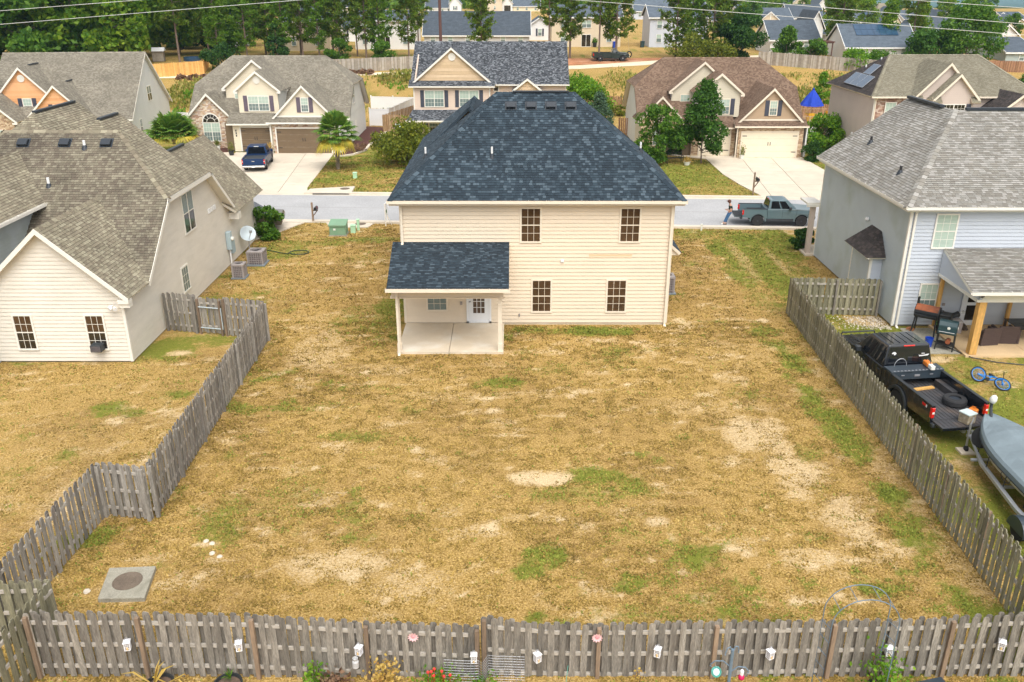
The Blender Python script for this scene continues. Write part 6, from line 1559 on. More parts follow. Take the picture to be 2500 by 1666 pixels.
def broadleaf(seed, h, rx, trunk_h, n, size, m, shape='round', trunk_r=0.1, bark='bark', clumps=26, fill=0.55):
    """tapered trunk with limbs to each leaf clump; returns (trunk mesh, crown mesh)"""
    r = np.random.default_rng(seed); C = []
    z0, z1 = trunk_h, h
    while len(C) < clumps:
        u = r.random(); z = z0 + (z1 - z0) * u
        if shape == 'round': prof = sin(pi * min(1, max(0, u * 0.92 + 0.06))) ** 0.6
        elif shape == 'pear': prof = (1 - u) ** 0.75 * min(1,0.45 + u * 3.2)
        elif shape == 'cone': prof = (1 - u) ** 0.85 * min(1,0.5 + u * 5)
        else: prof = 0.9 * min(1,0.5 + u * 2) * (1 - u ** 4)
        a = r.random() * 6.283; q = rx * prof * (0.35 + 0.65 * sqrt(r.random()))
        C.append((q * cos(a), q * sin(a), z, 0.34 + 0.3 * r.random()))
    C = np.array(C); k = r.integers(0, len(C), n)
    d = r.normal(size=(n, 3)); d /= np.linalg.norm(d, axis=1, keepdims=True)
    rad = (fill + (1 - fill) * r.random(n))[:, None] * (C[k, 3] * rx * 0.78)[:, None]
    pts = C[k, :3] + d * rad * np.array([1,1,0.8]); pts[:, 2] = np.maximum(pts[:, 2], trunk_h * 0.75)
    crown = quads_mesh('crown', leaf_cards(pts, size, r), M[m])
    mb = MB(); top = (r.normal() * 0.08, r.normal() * 0.08, trunk_h + (h - trunk_h) * 0.72)
    mid = (r.normal() * 0.05, r.normal() * 0.05, trunk_h)
    mb.tube([(0,0,-0.15),(0,0,0.12), mid, top], trunk_r * 1.15,7, r1=trunk_r * 0.22)
    for c in C[::2]:
        zb = max(trunk_h * 0.8, c[2] - 0.55 * hypot(c[0], c[1]) - 0.1); zb = min(zb, top[2] * 0.95)
        mb.tube([(mid[0] * 0.6, mid[1] * 0.6, zb),(c[0] * 0.5, c[1] * 0.5,(zb + c[2]) / 2 + 0.04),(c[0], c[1], c[2])], trunk_r * 0.36,4, r1=trunk_r * 0.08)
    return mb.mesh('trunk', M[bark], off=(0,0,0)), crown
def pine(seed, h, rx, bare, n_br, n_tuft, m='needle', tr=0.16, size=0.42):
    """straight trunk, bare below, whorled branches carrying needle tufts"""
    r = np.random.default_rng(seed); mb = MB(); lean = r.normal(size=2) * 0.15
    ax = lambda z: np.array([lean[0] * (z / h) ** 2, lean[1] * (z / h) ** 2, z])
    mb.tube([tuple(ax(z)) for z in (-0.2, h * 0.3, h * 0.6, h * 0.97)], tr, 7, r1=tr * 0.2)
    P = []; D = []
    for k in range(n_br):
        u = (k + r.random()) / n_br; z = bare + (h - bare) * u ** 0.9; a = k * 2.4 + r.normal() * 0.4
        L_ = rx * (0.30 + 0.70 * (1 - u) ** 0.7) * (0.55 + 0.55 * r.random()) * min(1,0.55 + 1.8 * u)
        d = np.array([cos(a), sin(a),0.18 + 0.5 * u - 0.25 * (1 - u)])
        b0 = ax(z); b1 = b0 + d * L_ * 0.55; b2 = b0 + d * L_ + np.array([0,0,0.12 * L_])
        mb.tube([tuple(b0), tuple(b1), tuple(b2)], tr * 0.26,4, r1=0.012)
        nt = max(2, int(n_tuft * (0.5 + 0.5 * L_ / rx)))
        for j in range(nt):
            t = 0.38 + 0.66 * (j + r.random()) / nt; c = b0 + (b2 - b0) * min(t, 1.05) + r.normal(size=3) * 0.20 * np.array([1,1,0.6]) * (L_ / rx + 0.5)
            q = r.normal(size=(11,3)); q[:, 2] += 0.55; q /= np.linalg.norm(q, axis=1, keepdims=True)
            P.append(c + q * size * 0.38); D.append(q)
    P = np.concatenate(P); D = np.concatenate(D); n = len(P)
    b = np.cross(D, r.normal(size=(n, 3))); b /= np.linalg.norm(b, axis=1, keepdims=True); s = size * (0.7 + 0.5 * r.random(n))[:, None]
    Q = np.empty((n, 4,3)); Q[:, 0] = P - D * s * 0.42 - b * s * 0.07; Q[:, 1] = P - D * s * 0.42 + b * s * 0.07; Q[:, 2] = P + D * s * 0.5 + b * s * 0.15; Q[:, 3] = P + D * s * 0.5 - b * s * 0.15
    return mb.mesh('trunk', M['pine_bark'], off=(0,0,0)), quads_mesh('crown', Q.reshape(-1,3), M[m])
def plant(name, label, cat, meshes, x, y, s=1.0, rz=None, group=None, z=None, sz=None):
    t = thing(name, label, cat, (x, y, terr(y) if z is None else z), random.random() * 6.28 if rz is None else rz, group, world=0)
    t.scale = (s, s, sz or s)
    for n, me in zip(('trunk', 'crown'), meshes): link(n, me, t)
    world0(); return t

# named trees near the houses
plant('pear_tree', 'dense dark green pear tree in front of the brown house', 'tree', broadleaf(1,6.6,2.15,1.15,9000,0.20, 'leaf_pear', 'pear', 0.11, clumps=46),16.35,74.6)
plant('young_tree', 'leafy young tree left of the pear tree by the brick gable', 'tree', broadleaf(2,4.6,1.9,0.5,7000,0.19, 'leaf_mid', 'round', 0.09, clumps=34),12.55,74.6)
plant('round_shrub', 'clipped round dark shrub at the edge of the brown house driveway', 'shrub', broadleaf(3,1.55,0.98,0.1,3600,0.12, 'leaf_dark', 'column', 0.05, clumps=30),26.3,75.9)
plant('shrub', 'feathery green shrub between the deck and the brown house', 'shrub', broadleaf(4,2.9,2.1,0.25,5200,0.22, 'leaf_bright', 'round', 0.08, clumps=26),28.7,80.5)
plant('shrub', 'low dark bush behind the pear tree at the porch', 'shrub', broadleaf(5,2.1,1.1,0.1,2600,0.16, 'leaf_dark', 'round', 0.05, clumps=20),14.6,79.0)
plant('shrub', 'small green bush left of the young tree by the brown house wall', 'shrub', broadleaf(6,0.9,0.7,0.1,900,0.14, 'leaf_bright', 'round', 0.04, clumps=12),11.7,80.5)
plant('crape_myrtle', 'big bright green bush behind the blue-black roof, left of the brown house', 'shrub', broadleaf(7,4.2,3.1,0.3,8000,0.26, 'leaf_bright', 'round', 0.09, clumps=34),7.6,99.5)
plant('cypress', 'blue-green conical evergreen beside the big bright bush', 'shrub', broadleaf(8,3.4,1.75,0.2,5200,0.16, 'leaf_blue', 'cone', 0.07, clumps=36),9.4,95.6)
plant('shrub', 'yellowish bush by the red-brown fence left of the brown house', 'shrub', broadleaf(9,1.5,1.0,0.1,1600,0.18, 'leaf_olive', 'round', 0.05, clumps=16),11.0,103.4)
plant('shrub', 'small yellow-green bush at the end of the red-brown fence', 'shrub', broadleaf(29,1.1,0.9,0.1,1100,0.16, 'leaf_olive', 'round', 0.05, clumps=14),12.9,103.0)
plant('olive_bush', 'broad yellow-green bush left of the dark roof in the tan house lawn', 'shrub', broadleaf(10,3.3,2.5,0.4,8500,0.19, 'leaf_olive', 'round', 0.08, clumps=36),-9.0,74.2)
plant('shrub', 'green bush at the corner of the cream house by its driveway', 'shrub', broadleaf(11,1.75,1.05,0.15,3000,0.16, 'leaf_mid', 'round', 0.06, clumps=20),-14.95,50.9)
plant('shrub', 'dark bush by the porch post of the grey-blue house', 'shrub', broadleaf(12,1.2,0.6,0.1,2200,0.15, 'leaf_dark', 'round', 0.05, clumps=18),17.0,48.6)
plant('young_tree', 'slim bright green sapling behind the blue umbrella', 'tree', broadleaf(13,4.6,1.15,0.7,2600,0.22, 'leaf_bright', 'pear', 0.06, clumps=20),36.3,104.0)
plant('shrub', 'little round green bush in the stone house flower bed', 'shrub', broadleaf(14,0.6,0.5,0.05,900,0.09, 'leaf_mid', 'round', 0.03, clumps=14),-28.2,80.6)
plant('shrub', 'twiggy grey bush in the mulch bed beside the palm', 'shrub', broadleaf(15,0.75,0.8,0.1,700,0.11, 'brush', 'round', 0.04, clumps=14),-13.9,80.2)

# palms
def palm(seed, trunk_h, n_fr, fl, m='frond', dry=6, bush=False):
    r = random.Random(seed); mb = MB(); md = MB(); tb = MB()
    if trunk_h > 0.3:
        tb.tube([(0,0,-0.1),(0.03,0, trunk_h * 0.4),(0.0,0.02, trunk_h)],0.17,9, r1=0.14)
        for k in range(int(trunk_h / 0.14)):
            for q in range(5):
                a = q * 1.257 + k * 0.6; z = 0.15 + k * 0.14
                tb.prism([(0.15 * cos(a - 0.3),0.15 * sin(a - 0.3), z),(0.15 * cos(a + 0.3),0.15 * sin(a + 0.3), z),(0.22 * cos(a),0.22 * sin(a), z + 0.13)],(-0.03 * cos(a),-0.03 * sin(a),0.02))
    else: tb.tube([(0,0,-0.1),(0,0, max(0.15, trunk_h))],0.2,8)
    for k in range(n_fr):
        a = k * 2.4 + r.random() * 0.3; el = (1.4 - 2.1 * (k / n_fr)) if not bush else (1.35 - 1.25 * (k / n_fr))
        d = Vector((cos(a) * cos(el), sin(a) * cos(el), sin(el))); s = fl * r.uniform(0.8,1.1)
        b = Vector((0,0, trunk_h)); c = b + d * s * 0.55; tgt = md if k >= n_fr - dry else mb
        tgt.tube([b, c],0.014,4)
        up = d.cross(Vector((-sin(a), cos(a),0))).normalized(); sd = d.cross(up)
        nb = 15
        for j in range(nb):
            f = (j / (nb - 1) - 0.5) * 2.9; ld = (d * cos(f) + sd * sin(f)).normalized(); L_ = s * 0.55 * (1 - 0.25 * abs(f) / 1.45) * r.uniform(0.9,1.1)
            w = sd * cos(f) - d * sin(f); w = w.normalized() * 0.045 * fl
            m1 = c + ld * L_ * 0.6; e = c + ld * L_ - Vector((0,0,0.30 * L_ * (1.3 if tgt is md else 0.8)))
            tgt.poly([c, m1 - w, e, m1 + w])
    return tb.mesh('trunk', M['palm_bark'], off=(0,0,0)), mb.mesh('crown', M[m], off=(0,0,0), fix=False), md.mesh('dead_fronds', M['frond_dry'], off=(0,0,0), fix=False)
def put_palm(label, meshes, x, y, z=0.0):
    t = thing('palm_tree', label, 'palm', (x, y, z),0.4, world=0)
    for n, me in zip(('trunk', 'crown', 'dead_fronds'), meshes): link(n, me, t)
    world0()
put_palm('palm tree with trunk on the lawn beside the tan driveway', palm(3,2.9,54,2.0, dry=10),-14.6,72.3)
put_palm('trunkless bushy palm behind the cream house roof', palm(5,0.35,70,2.6, dry=5, bush=True),-31.0,79.8,0.9)

# pines and broadleaf trees behind the houses
PINE = [pine(21,15.0,3.0,2.2,62,11, size=0.52), pine(22,13.0,2.7,1.6,58,10, 'needle_b', size=0.52), pine(23,16.5,2.8,5.0,48,11, size=0.52), pine(24,11.5,3.0,2.6,48,13, tr=0.18, size=0.5)]
WOODS = [broadleaf(31,13.0,4.6,1.5,5200,0.62, 'wood_leaf', 'round', 0.22, clumps=40), broadleaf(32,15.5,4.3,2.0,5600,0.60, 'wood_leaf', 'pear', 0.22, clumps=46), broadleaf(33,11.0,4.4,0.8,4800,0.60, 'leaf_mid', 'round', 0.2, clumps=34)]
PPOS = [  # x, y, kind, scale, label
 (-43.6,134.5,1,1.0, 'young pine between the orange fence corner and the dense row'),(-38.6,142.0,0,1.05, 'tall pine set back behind the left end of the dense row'),(-33.2,142.5,2,1.0, 'tall pine set back behind the middle of the dense row'),(-28.2,143.0,0,1.0, 'tall pine set back behind the right end of the dense row'),(-46.2,138.0,0,1.1, 'tall pine right of the thick forked pine'),
 (-49.0,133.0,2,1.05, 'dark forked pine with a thick trunk right of the white shed'),
 (-40.0,136.5,1,0.9, 'light pine behind the new orange fence, nearest the tan house roof'),(-37.2,138.5,0,0.86, 'pine behind the left end of the tan house roof'),
 (-34.6,137.0,1,1.0, 'young pine second in the row behind the tan house'),(-31.9,138.0,0,0.98, 'pine in the middle of the row behind the tan house'),(-29.2,137.2,1,0.95, 'bright pine right of the middle of the row behind the tan house'),
 (-26.5,138.4,0,0.92, 'thin pine at the right end of the dense row'),(-24.0,140.5,2,0.75, 'slender pine left of the pine pair by the white house'),
 (-22.2,137.8,0,1.0, 'left one of the tall pine pair in front of the wide white house'),(-20.2,138.2,1,1.05, 'right one of the tall pine pair in front of the wide white house'),
 (-15.8,138.6,0,0.88, 'tall thin pine just left of the black roof'),(-14.4,139.8,2,0.8, 'small thin pine touching the black roof edge'),
 (-4.6,136.0,3,0.92, 'pine standing above the black roof right of the utility pole'),
 (5.6,137.5,2,0.92, 'left pine of the group right above the black roof corner'),(8.8,137.5,3,1.0, 'broad pine in front of the tan two-storey house'),
 (12.9,134.2,2,1.02, 'bare-trunked pine in front of the old black pickup bed'),(15.45,134.4,3,1.18, 'full pine at the nose of the old black pickup'),
 (24.6,136.2,0,1.0, 'left pine of the clump right of the dirt track'),(27.0,138.0,1,1.1, 'middle pine of the clump right of the dirt track'),(30.2,136.8,0,1.12, 'right pine of the clump behind the brown roof'),(32.6,139.5,3,1.0, 'pine between the clump and the bushy broadleaf tree'),
 (51.2,142.0,3,1.12, 'tall pine left of the solar-roofed white house'),(62.0,141.0,2,0.9, 'thin bare pine in front of the long blue roof'),
 (-56.2,134.0,0,1.0, 'tall pine with a long bare trunk in the wood at upper left')]
for (x, y, k, s, lab) in PPOS: plant('pine_tree', lab, 'tree', PINE[k], x, y, s, group='pines behind the houses')
plant('broadleaf_tree', 'big round oak at the upper right behind the olive roof', 'tree', broadleaf(41,7.6,4.3,1.2,9000,0.36, 'leaf_mid', 'round', 0.2, clumps=44),66.0,131.5)
plant('broadleaf_tree', 'dark bushy tree left of the big round oak', 'tree', broadleaf(42,4.6,3.2,0.6,5200,0.34, 'leaf_pear', 'round', 0.14, clumps=30),60.5,131.0)
plant('broadleaf_tree', 'dark green tree right of the pine clump above the brown roof', 'tree', broadleaf(43,6.6,3.0,0.5,7000,0.34, 'leaf_dark', 'round', 0.15, clumps=36),34.2,135.2)
plant('broadleaf_tree', 'light green bush-like tree before the white cottage', 'tree', broadleaf(44,4.4,2.3,0.6,3600,0.30, 'leaf_mid', 'pear', 0.12, clumps=24),40.6,134.0)
plant('broadleaf_tree', 'second light green tree before the white cottage, beside the pergola', 'tree', broadleaf(45,3.3,2.0,0.6,3000,0.30, 'leaf_mid', 'round', 0.12, clumps=22),43.8,133.0)
plant('broadleaf_tree', 'leafy green tree cut off by the right edge of the photo', 'tree', broadleaf(46,5.5,2.6,0.5,4200,0.3, 'leaf_pear', 'pear', 0.14, clumps=28),62.5,106.5)
plant('shrub', 'tangle of olive scrub under the pine clump', 'shrub', broadleaf(47,3.4,3.0,0.2,4200,0.3, 'leaf_olive', 'round', 0.1, clumps=26),26.6,133.6)
plant('shrub', 'olive scrub behind the middle of the brown roof ridge', 'shrub', broadleaf(48,3.0,2.6,0.2,3600,0.3, 'leaf_olive', 'round', 0.1, clumps=24),30.2,133.2)
plant('shrub', 'dense green hedge bush left of the solar-roofed white house', 'shrub', broadleaf(49,2.4,2.7,0.2,3800,0.26, 'leaf_bright', 'round', 0.1, clumps=26),49.4,128.6)
plant('shrub', 'green hedge bush at the foot of the tall right pine', 'shrub', broadleaf(50,2.1,2.3,0.2,3000,0.26, 'leaf_mid', 'round', 0.1, clumps=22),52.6,129.0)
plant('shrub', 'dark scrub between the orange fence and the tan house roof', 'shrub', broadleaf(51,3.2,2.4,0.2,3600,0.28, 'leaf_dark', 'round', 0.1, clumps=24),-41.2,127.4)
plant('shrub', 'dark small tree among the pines behind the tan roof', 'shrub', broadleaf(52,5.2,1.7,0.3,3200,0.28, 'leaf_dark', 'cone', 0.1, clumps=26),-34.9,134.6)
plant('shrub', 'green scrub in front of the small white house', 'shrub', broadleaf(53,2.8,1.9,0.2,2800,0.28, 'leaf_mid', 'round', 0.1, clumps=22),-25.6,134.2)
plant('shrub', 'green scrub at the foot of the pine pair', 'shrub', broadleaf(54,2.4,1.7,0.2,2400,0.28, 'leaf_mid', 'round', 0.1, clumps=20),-19.4,135.0)
# the wood at the upper left: trees one can tell apart in front, the rest as one mass
r_ = random.Random(5); wl = []
ORD = ['leftmost', 'second from the left', 'third from the left', 'fourth from the left', 'fifth from the left', 'sixth from the left', 'seventh from the left', 'eighth from the left', 'ninth from the left', 'tenth from the left', 'eleventh from the left', 'twelfth from the left', 'fourth from the right', 'third from the right', 'second from the right', 'rightmost']
spots = [(-78,128),(-72.5,131),(-67,127.5),(-61.5,130.5),(-56.5,128.0),(-81,138),(-75,141),(-69,139),(-63.5,142),(-58,140),(-53,143),(-47.5,147),(-72,152),(-64,155),(-56,156),(-49,160)]
for i, (x, y) in enumerate(spots):
    row, k = ('front', i) if i < 5 else ('second', i - 5) if i < 12 else ('back', i - 12)
    plant('woodland_tree', 'green tree in the %s row of the upper left wood, %s' % (row, ORD[k]), 'tree', WOODS[i % 3], x + r_.uniform(-1,1), y, r_.uniform(0.95,1.25), group='trees of the upper left wood')
def mass(name, pts, hgt, n, size, m, seed):
    """far or low growth that reads as one mass"""
    r = np.random.default_rng(seed); k = r.integers(0, len(pts), n); P = np.array(pts)[k]
    d = r.normal(size=(n, 3)); d /= np.linalg.norm(d, axis=1, keepdims=True); d[:, 2] = np.abs(d[:, 2])
    q = P[:, :3] + d * P[:, 3:4] * (0.55 + 0.5 * r.random(n))[:, None] * np.array([1,1, hgt])
    return stuff(link(name, quads_mesh(name, leaf_cards(q, size, r), M[m])))
pts = []
for k in range(150):
    x = r_.uniform(-150,-45); y = r_.uniform(160,230); pts.append((x, y, 4 + r_.uniform(3,8), r_.uniform(3.5,6)))
mass('woodland', pts, 1.3,26000,1.15, 'wood_leaf', 61)
mass('undergrowth', [(r_.uniform(-86,-55), r_.uniform(121,128), terr(124), r_.uniform(1.0,2.3)) for k in range(46)],1.2,9000,0.42, 'wood_leaf', 62)
far = []
for k in range(700):
    y = r_.uniform(395,560); x = r_.uniform(-0.62,0.75) * y; far += [(x, y, terr(y), r_.uniform(4,8))] if x < 0.36 * y + r_.uniform(-8,14) else []
mass('distant_woodland', far, 1.4,30000,2.6, 'wood_leaf', 63)
# single trees standing along the far ridge
for i in range(16):
    x = 100 + i * 9.5 + r_.uniform(-2,2); y = r_.uniform(345,395)
    plant('ridge_tree', 'small far tree on the ridge at the upper right, %s' % ORD[i], 'tree', WOODS[i % 3], x, y, r_.uniform(0.42,0.66), group='trees on the far ridge')
GAP = [(57.5,139.5, .5),(79,150, .45),(71.5,160, .5),(89,172, .42),(104,190, .42),(63,178, .5),(83,215, .5),(112,236, .5),(60,232, .6)]
for i, (x, y, s_) in enumerate(sorted(GAP)):
    plant('garden_tree', 'green tree among the far houses, %s' % ORD[i], 'tree', WOODS[(i + 1) % 3], x, y, s_, group='trees among the far houses')
# weeds of the vacant lots
def weeds(name, areas, n, hgt, m, seed, size=0.34):
    r = np.random.default_rng(seed); P = []
    for (x0, x1, y0, y1, w) in areas:
        k = int(n * w); x = r.uniform(x0, x1, k); y = r.uniform(y0, y1, k)
        d = fbm(x, y, 0.25,4); keep = r.random(k) < sst(0.38,0.62, d); x, y, d = x[keep], y[keep], d[keep]
        z = np.array([terr(v) for v in y]); h = hgt * (0.4 + 1.2 * sst(0.45,0.75, d))
        P.append(np.stack([x, y, z + h * r.random(len(x))],-1))
    P = np.concatenate(P); up = np.tile(np.array([0,0,1.3]),(len(P),1))
    return stuff(link(name, quads_mesh(name, leaf_cards(P, size, r, up), M[m])))
weeds('field_weeds', [(-24,-10,112,123.5,0.30),(-45,-36,106,120,0.14),(28,52,104,124,0.44),(4,24,106,126,0.12)],24000,0.95, 'weed', 71)
weeds('field_grass', [(-46,58,98,126,1.0)],26000,0.10, 'weed', 72,0.2)
weeds('ditch_bushes', [(-22,-11.5,114,119,0.6),(-40,-36.5,108,112,0.2),(-42,-38,99,103,0.2)],9000,1.1, 'leaf_bright', 73,0.3)
r__ = np.random.default_rng(77); gq = np.stack([r__.uniform(14.6,17.15,1500), r__.uniform(36.0,37.6,1500), r__.uniform(0,0.03,1500)],-1); gq = gq[r__.random(1500) < sst(14.4,17.0, gq[:, 0]) * 0.9]
stuff(link('gravel', quads_mesh('gravel', leaf_cards(gq, 0.075, r__, flat=0.6), M['kerb_concrete'])))
mass('brush_pile', [(-43.5 + r_.uniform(-3,3),122.6 + r_.uniform(-.6, .6),2.4, r_.uniform(0.3,0.7)) for k in range(14)] + [(-21.8 + r_.uniform(-3.2,3.2),125.6 + r_.uniform(-.5, .5),2.75, r_.uniform(0.3,0.8)) for k in range(14)],0.8,2600,0.42, 'brush', 64)
# vehicles (x forward, y left, z up, origin on the ground)
def arc(cx, cz, r, a0, a1, n=9):
    return [(cx + r * cos(a0 + (a1 - a0) * k / n), cz + r * sin(a0 + (a1 - a0) * k / n)) for k in range(n + 1)]
def side_shape(me_pts, y0, y1, mb, m=0):
    mb.prism([(x, y0, z) for x, z in me_pts],(0, y1 - y0,0), m)
def wheel(P, x, y, r, w, rim, side, spokes=6):
    ax = (0, side, 0); c = Vector((x, y, r))
    mb = lathe_(c, ax, [(r * 0.62,-w / 2),(r * 0.93,-w / 2),(r, -w / 2 + 0.03),(r, w / 2 - 0.03),(r * 0.93, w / 2),(r * 0.62, w / 2)],26)
    for k in range(26):
        a = 2 * pi * k / 26; d = Vector((cos(a),0, sin(a))); t_ = Vector((-sin(a),0, cos(a)))
        mb.fbox(c + d * r, t_, Vector((0,1,0)), d, -0.02,0.02,-w / 2 + 0.02, w / 2 - 0.02,-0.01,0.012)
    wh = mb.obj('wheel', 'rubber', P)
    mb = lathe_(c, ax, [(r * 0.64,-w * 0.3),(r * 0.64, w * 0.48),(r * 0.58, w * 0.5),(r * 0.55, w * 0.30),(0.0, w * 0.28)],22)
    for k in range(spokes):
        a = 2 * pi * k / spokes; d = Vector((cos(a),0, sin(a))); t_ = Vector((-sin(a),0, cos(a))); n_ = Vector(ax)
        mb.fbox(c + n_ * w * 0.28, d, t_, n_, 0.04, r * 0.6,-0.035,0.035,0.0, w * 0.16)
    mb.lathe(c, ax, [(r * 0.17, w * 0.28),(r * 0.17, w * 0.5),(r * 0.1, w * 0.52)],12)
    mb.obj('rim', rim, wh)
def quad_face(a, b, c, d, u0, u1, v0, v1, off):
    """sub-rectangle of a face abcd (a-b bottom, d-c top) pushed out along its normal"""
    a, b, c, d = map(Vector, (a, b, c, d)); n = (b - a).cross(d - a).normalized() * off
    f = lambda u, v: a.lerp(b, u).lerp(d.lerp(c, u), v) + n
    return [f(u0, v0), f(u1, v0), f(u1, v1), f(u0, v1)]
def pane(P, name, q, m, t=0.012):
    q = [Vector(p) for p in q]; n = (q[1] - q[0]).cross(q[3] - q[0]).normalized()
    mb = prism_([p - n * t for p in q], n * t); return mb.obj(name, M[m], P)
def pickup(label, loc, rotz, paint, s=1.0, L=5.7, W=1.98, wb=3.6, wr=0.40, rim='silver_rim', crew=True, gate='up', lift=0.0, cover=False, bumper='chrome', rack=False, flares=None, seat_win=True, bedmat='bed_liner', liner=True, doors=2, cat='pickup truck', roofz=1.9):
    t = thing('pickup_truck', label, cat, loc, rotz, world=0); t.scale = (s, s, s)
    pm = paint if not isinstance(paint, str) else M[paint]; hw = W / 2; zb = 0.46 + lift; z = lambda v: v + lift
    xf = L / 2 - 0.98; xr = xf - wb; cab_r = xf - (2.55 if crew else 1.62); cowl = xf - 0.42; XF = L / 2 - 0.05; XR = -L / 2 + 0.12; ra = wr + 0.10
    # front clip and lower cab
    low = [(cab_r, zb),(xf - ra, zb)] + arc(xf, wr, ra, pi - asin(min(1, max(0,(zb - wr) / ra))), asin(min(1, max(0,(zb - wr) / ra))))[1:-1] + [(xf + ra, zb),(XF - 0.02, zb + 0.03),(XF + 0.03, z(0.72)),(XF - 0.02, z(1.02)),(XF - 0.16, z(1.10)),(cowl, z(1.20)),(cab_r, z(1.17))]
    mb = MB(); side_shape(low, -hw, hw, mb); me = mb.mesh('body', pm)
    b = bmesh.new(); b.from_mesh(me)
    for v in b.verts:
        if v.co.x > xf + ra * 0.6: v.co.y *= 0.95
    es = [e for e in b.edges if all(abs(abs(v.co.y) - hw) < 0.12 and v.co.z > z(0.6) for v in e.verts) and abs(e.verts[0].co.y - e.verts[1].co.y) < 0.1]
    es += [e for e in b.edges if all(v.co.x > XF - 0.2 for v in e.verts) and abs(e.verts[0].co.y - e.verts[1].co.y) > 1]
    bmesh.ops.bevel(b, geom=es, offset=0.055, segments=3, affect='EDGES', clamp_overlap=True); bmesh.ops.recalc_face_normals(b, faces=b.faces); b.to_mesh(me); b.free()
    body = link('body', me, t)
    mb = MB(); side_shape([(xf - ra * 1.02, wr - 0.05)] + arc(xf, wr, ra * 1.0, pi, 0) + [(xf + ra * 1.02, wr - 0.05)],-hw + 0.28, hw - 0.28, mb); mb.obj('wheel_well', 'rubber', t)
    # greenhouse
    zt, z0 = z(roofz), z(1.15); bi, ti = hw - 0.045, hw - 0.22; x0, x1, tx0, tx1 = cab_r + 0.02, cowl + 0.02, cab_r + 0.16, cowl - 0.72
    Bv = dict(rl=(x0, bi, z0), rr=(x0,-bi, z0), fl=(x1, bi, z0), fr=(x1,-bi, z0)); Tv = dict(rl=(tx0, ti, zt - 0.03), rr=(tx0,-ti, zt - 0.03), fl=(tx1, ti, zt - 0.02), fr=(tx1,-ti, zt - 0.02))
    mb = MB()
    for q in ((Bv['rr'], Bv['fr'], Tv['fr'], Tv['rr']),(Bv['fl'], Bv['rl'], Tv['rl'], Tv['fl']),(Bv['fr'], Bv['fl'], Tv['fl'], Tv['fr']),(Bv['rl'], Bv['rr'], Tv['rr'], Tv['rl']),(Tv['rr'], Tv['fr'], Tv['fl'], Tv['rl']),(Bv['rl'], Bv['fl'], Bv['fr'], Bv['rr'])): mb.poly(q)
    mb.obj('cab', pm, t, bevel=0.07, seg=3)
    if rack or True:
        mb = MB()
        for k in range(-2,3): mb.box(tx0 + 0.2, k * 0.26 - 0.018, zt - 0.022, tx1 - 0.12, k * 0.26 + 0.018, zt - 0.008)
        mb.obj('roof_rib', pm, t, fix=False)
    pane(t, 'windscreen', quad_face(Bv['fr'], Bv['fl'], Tv['fl'], Tv['fr'],0.06,0.94,0.08,0.90,0.012), 'car_glass')
    pane(t, 'rear_window', quad_face(Bv['rl'], Bv['rr'], Tv['rr'], Tv['rl'],0.08,0.92,0.10,0.88,0.012), 'car_glass')
    sp = [(0.09,0.44),(0.50,0.80)] if crew else [(0.18,0.74)]
    for (A, B_, C, D, fl) in ((Bv['rr'], Bv['fr'], Tv['fr'], Tv['rr'], False),(Bv['fl'], Bv['rl'], Tv['rl'], Tv['fl'], True)):
        for (u0, u1) in sp:
            v0, v1 = (u0, u1) if not fl else (1 - u1,1 - u0)
            pane(t, 'side_window', quad_face(A, B_, C, D, v0, v1,0.10,0.86,0.014), 'car_glass')
        sgn = 1 if fl else -1
        for k in range(len(sp)):                              # door seams and handles
            xd = cab_r + 0.1 + (1.05 * k); mb = MB()
            mb.box(xd + 0.02, sgn * (hw + 0.004) - 0.012, z(0.98), xd + 0.2, sgn * (hw + 0.004) + 0.012, z(1.02)); mb.obj('door_handle', pm if paint != 'black_paint' else M['black_plastic'], t, fix=False)
            mb = box_(xd + 0.98, sgn * hw - 0.004, zb + 0.06, xd + 0.992, sgn * hw + 0.004, z(1.15)); mb.obj('door_seam', 'rubber', t, fix=0)
        mb = box_(cowl - 0.62, sgn * (hw + 0.02), z(1.16), cowl - 0.44, sgn * (hw + 0.24), z(1.38)); mb.obj('wing_mirror', pm if not bumper == 'black_plastic' else M['black_plastic'], t, bevel=0.03)
        mb = box_(cab_r - 0.05, sgn * (hw - 0.02) - 0.07, zb - 0.12, xf - ra - 0.08, sgn * (hw - 0.02) + 0.07, zb - 0.06); mb.obj('running_board', 'black_plastic', t, bevel=0.015)
    # bed
    ht = 1.16; a = asin(min(1, max(0,(zb - wr) / ra)))
    bed = [(XR, zb + 0.08),(xr - ra, zb + 0.02)] + arc(xr, wr, ra, pi - a, a)[1:-1] + [(xr + ra, zb),(cab_r - 0.03, zb),(cab_r - 0.03, z(ht)),(XR, z(ht))]
    mb = MB()
    for s_ in (1,-1):
        side_shape(bed, s_ * (hw - 0.10) if s_ > 0 else -hw, hw if s_ > 0 else -hw + 0.10, mb)
    mb.box(cab_r - 0.10,-hw + 0.1, z(0.6), cab_r - 0.03, hw - 0.1, z(ht))
    mb.obj('bed', pm, t)
    mb = box_(XR + 0.02,-hw + 0.1, z(0.56), cab_r - 0.1, hw - 0.1, z(0.62))
    for k in range(-5,6): mb.box(XR + 0.05, k * 0.15 - 0.04, z(0.62), cab_r - 0.12, k * 0.15 + 0.04, z(0.635))
    for s_ in (1,-1): mb.box(xr - ra, s_ * (hw - 0.21) - 0.11, z(0.62), xr + ra, s_ * (hw - 0.21) + 0.11, z(0.86))
    mb.obj('bed_floor', M[bedmat], t, fix=False)
    mb = MB()
    for s_ in (1,-1): mb.box(XR, s_ * (hw - 0.05) - 0.06, z(ht), cab_r - 0.03, s_ * (hw - 0.05) + 0.06, z(ht) + 0.025)
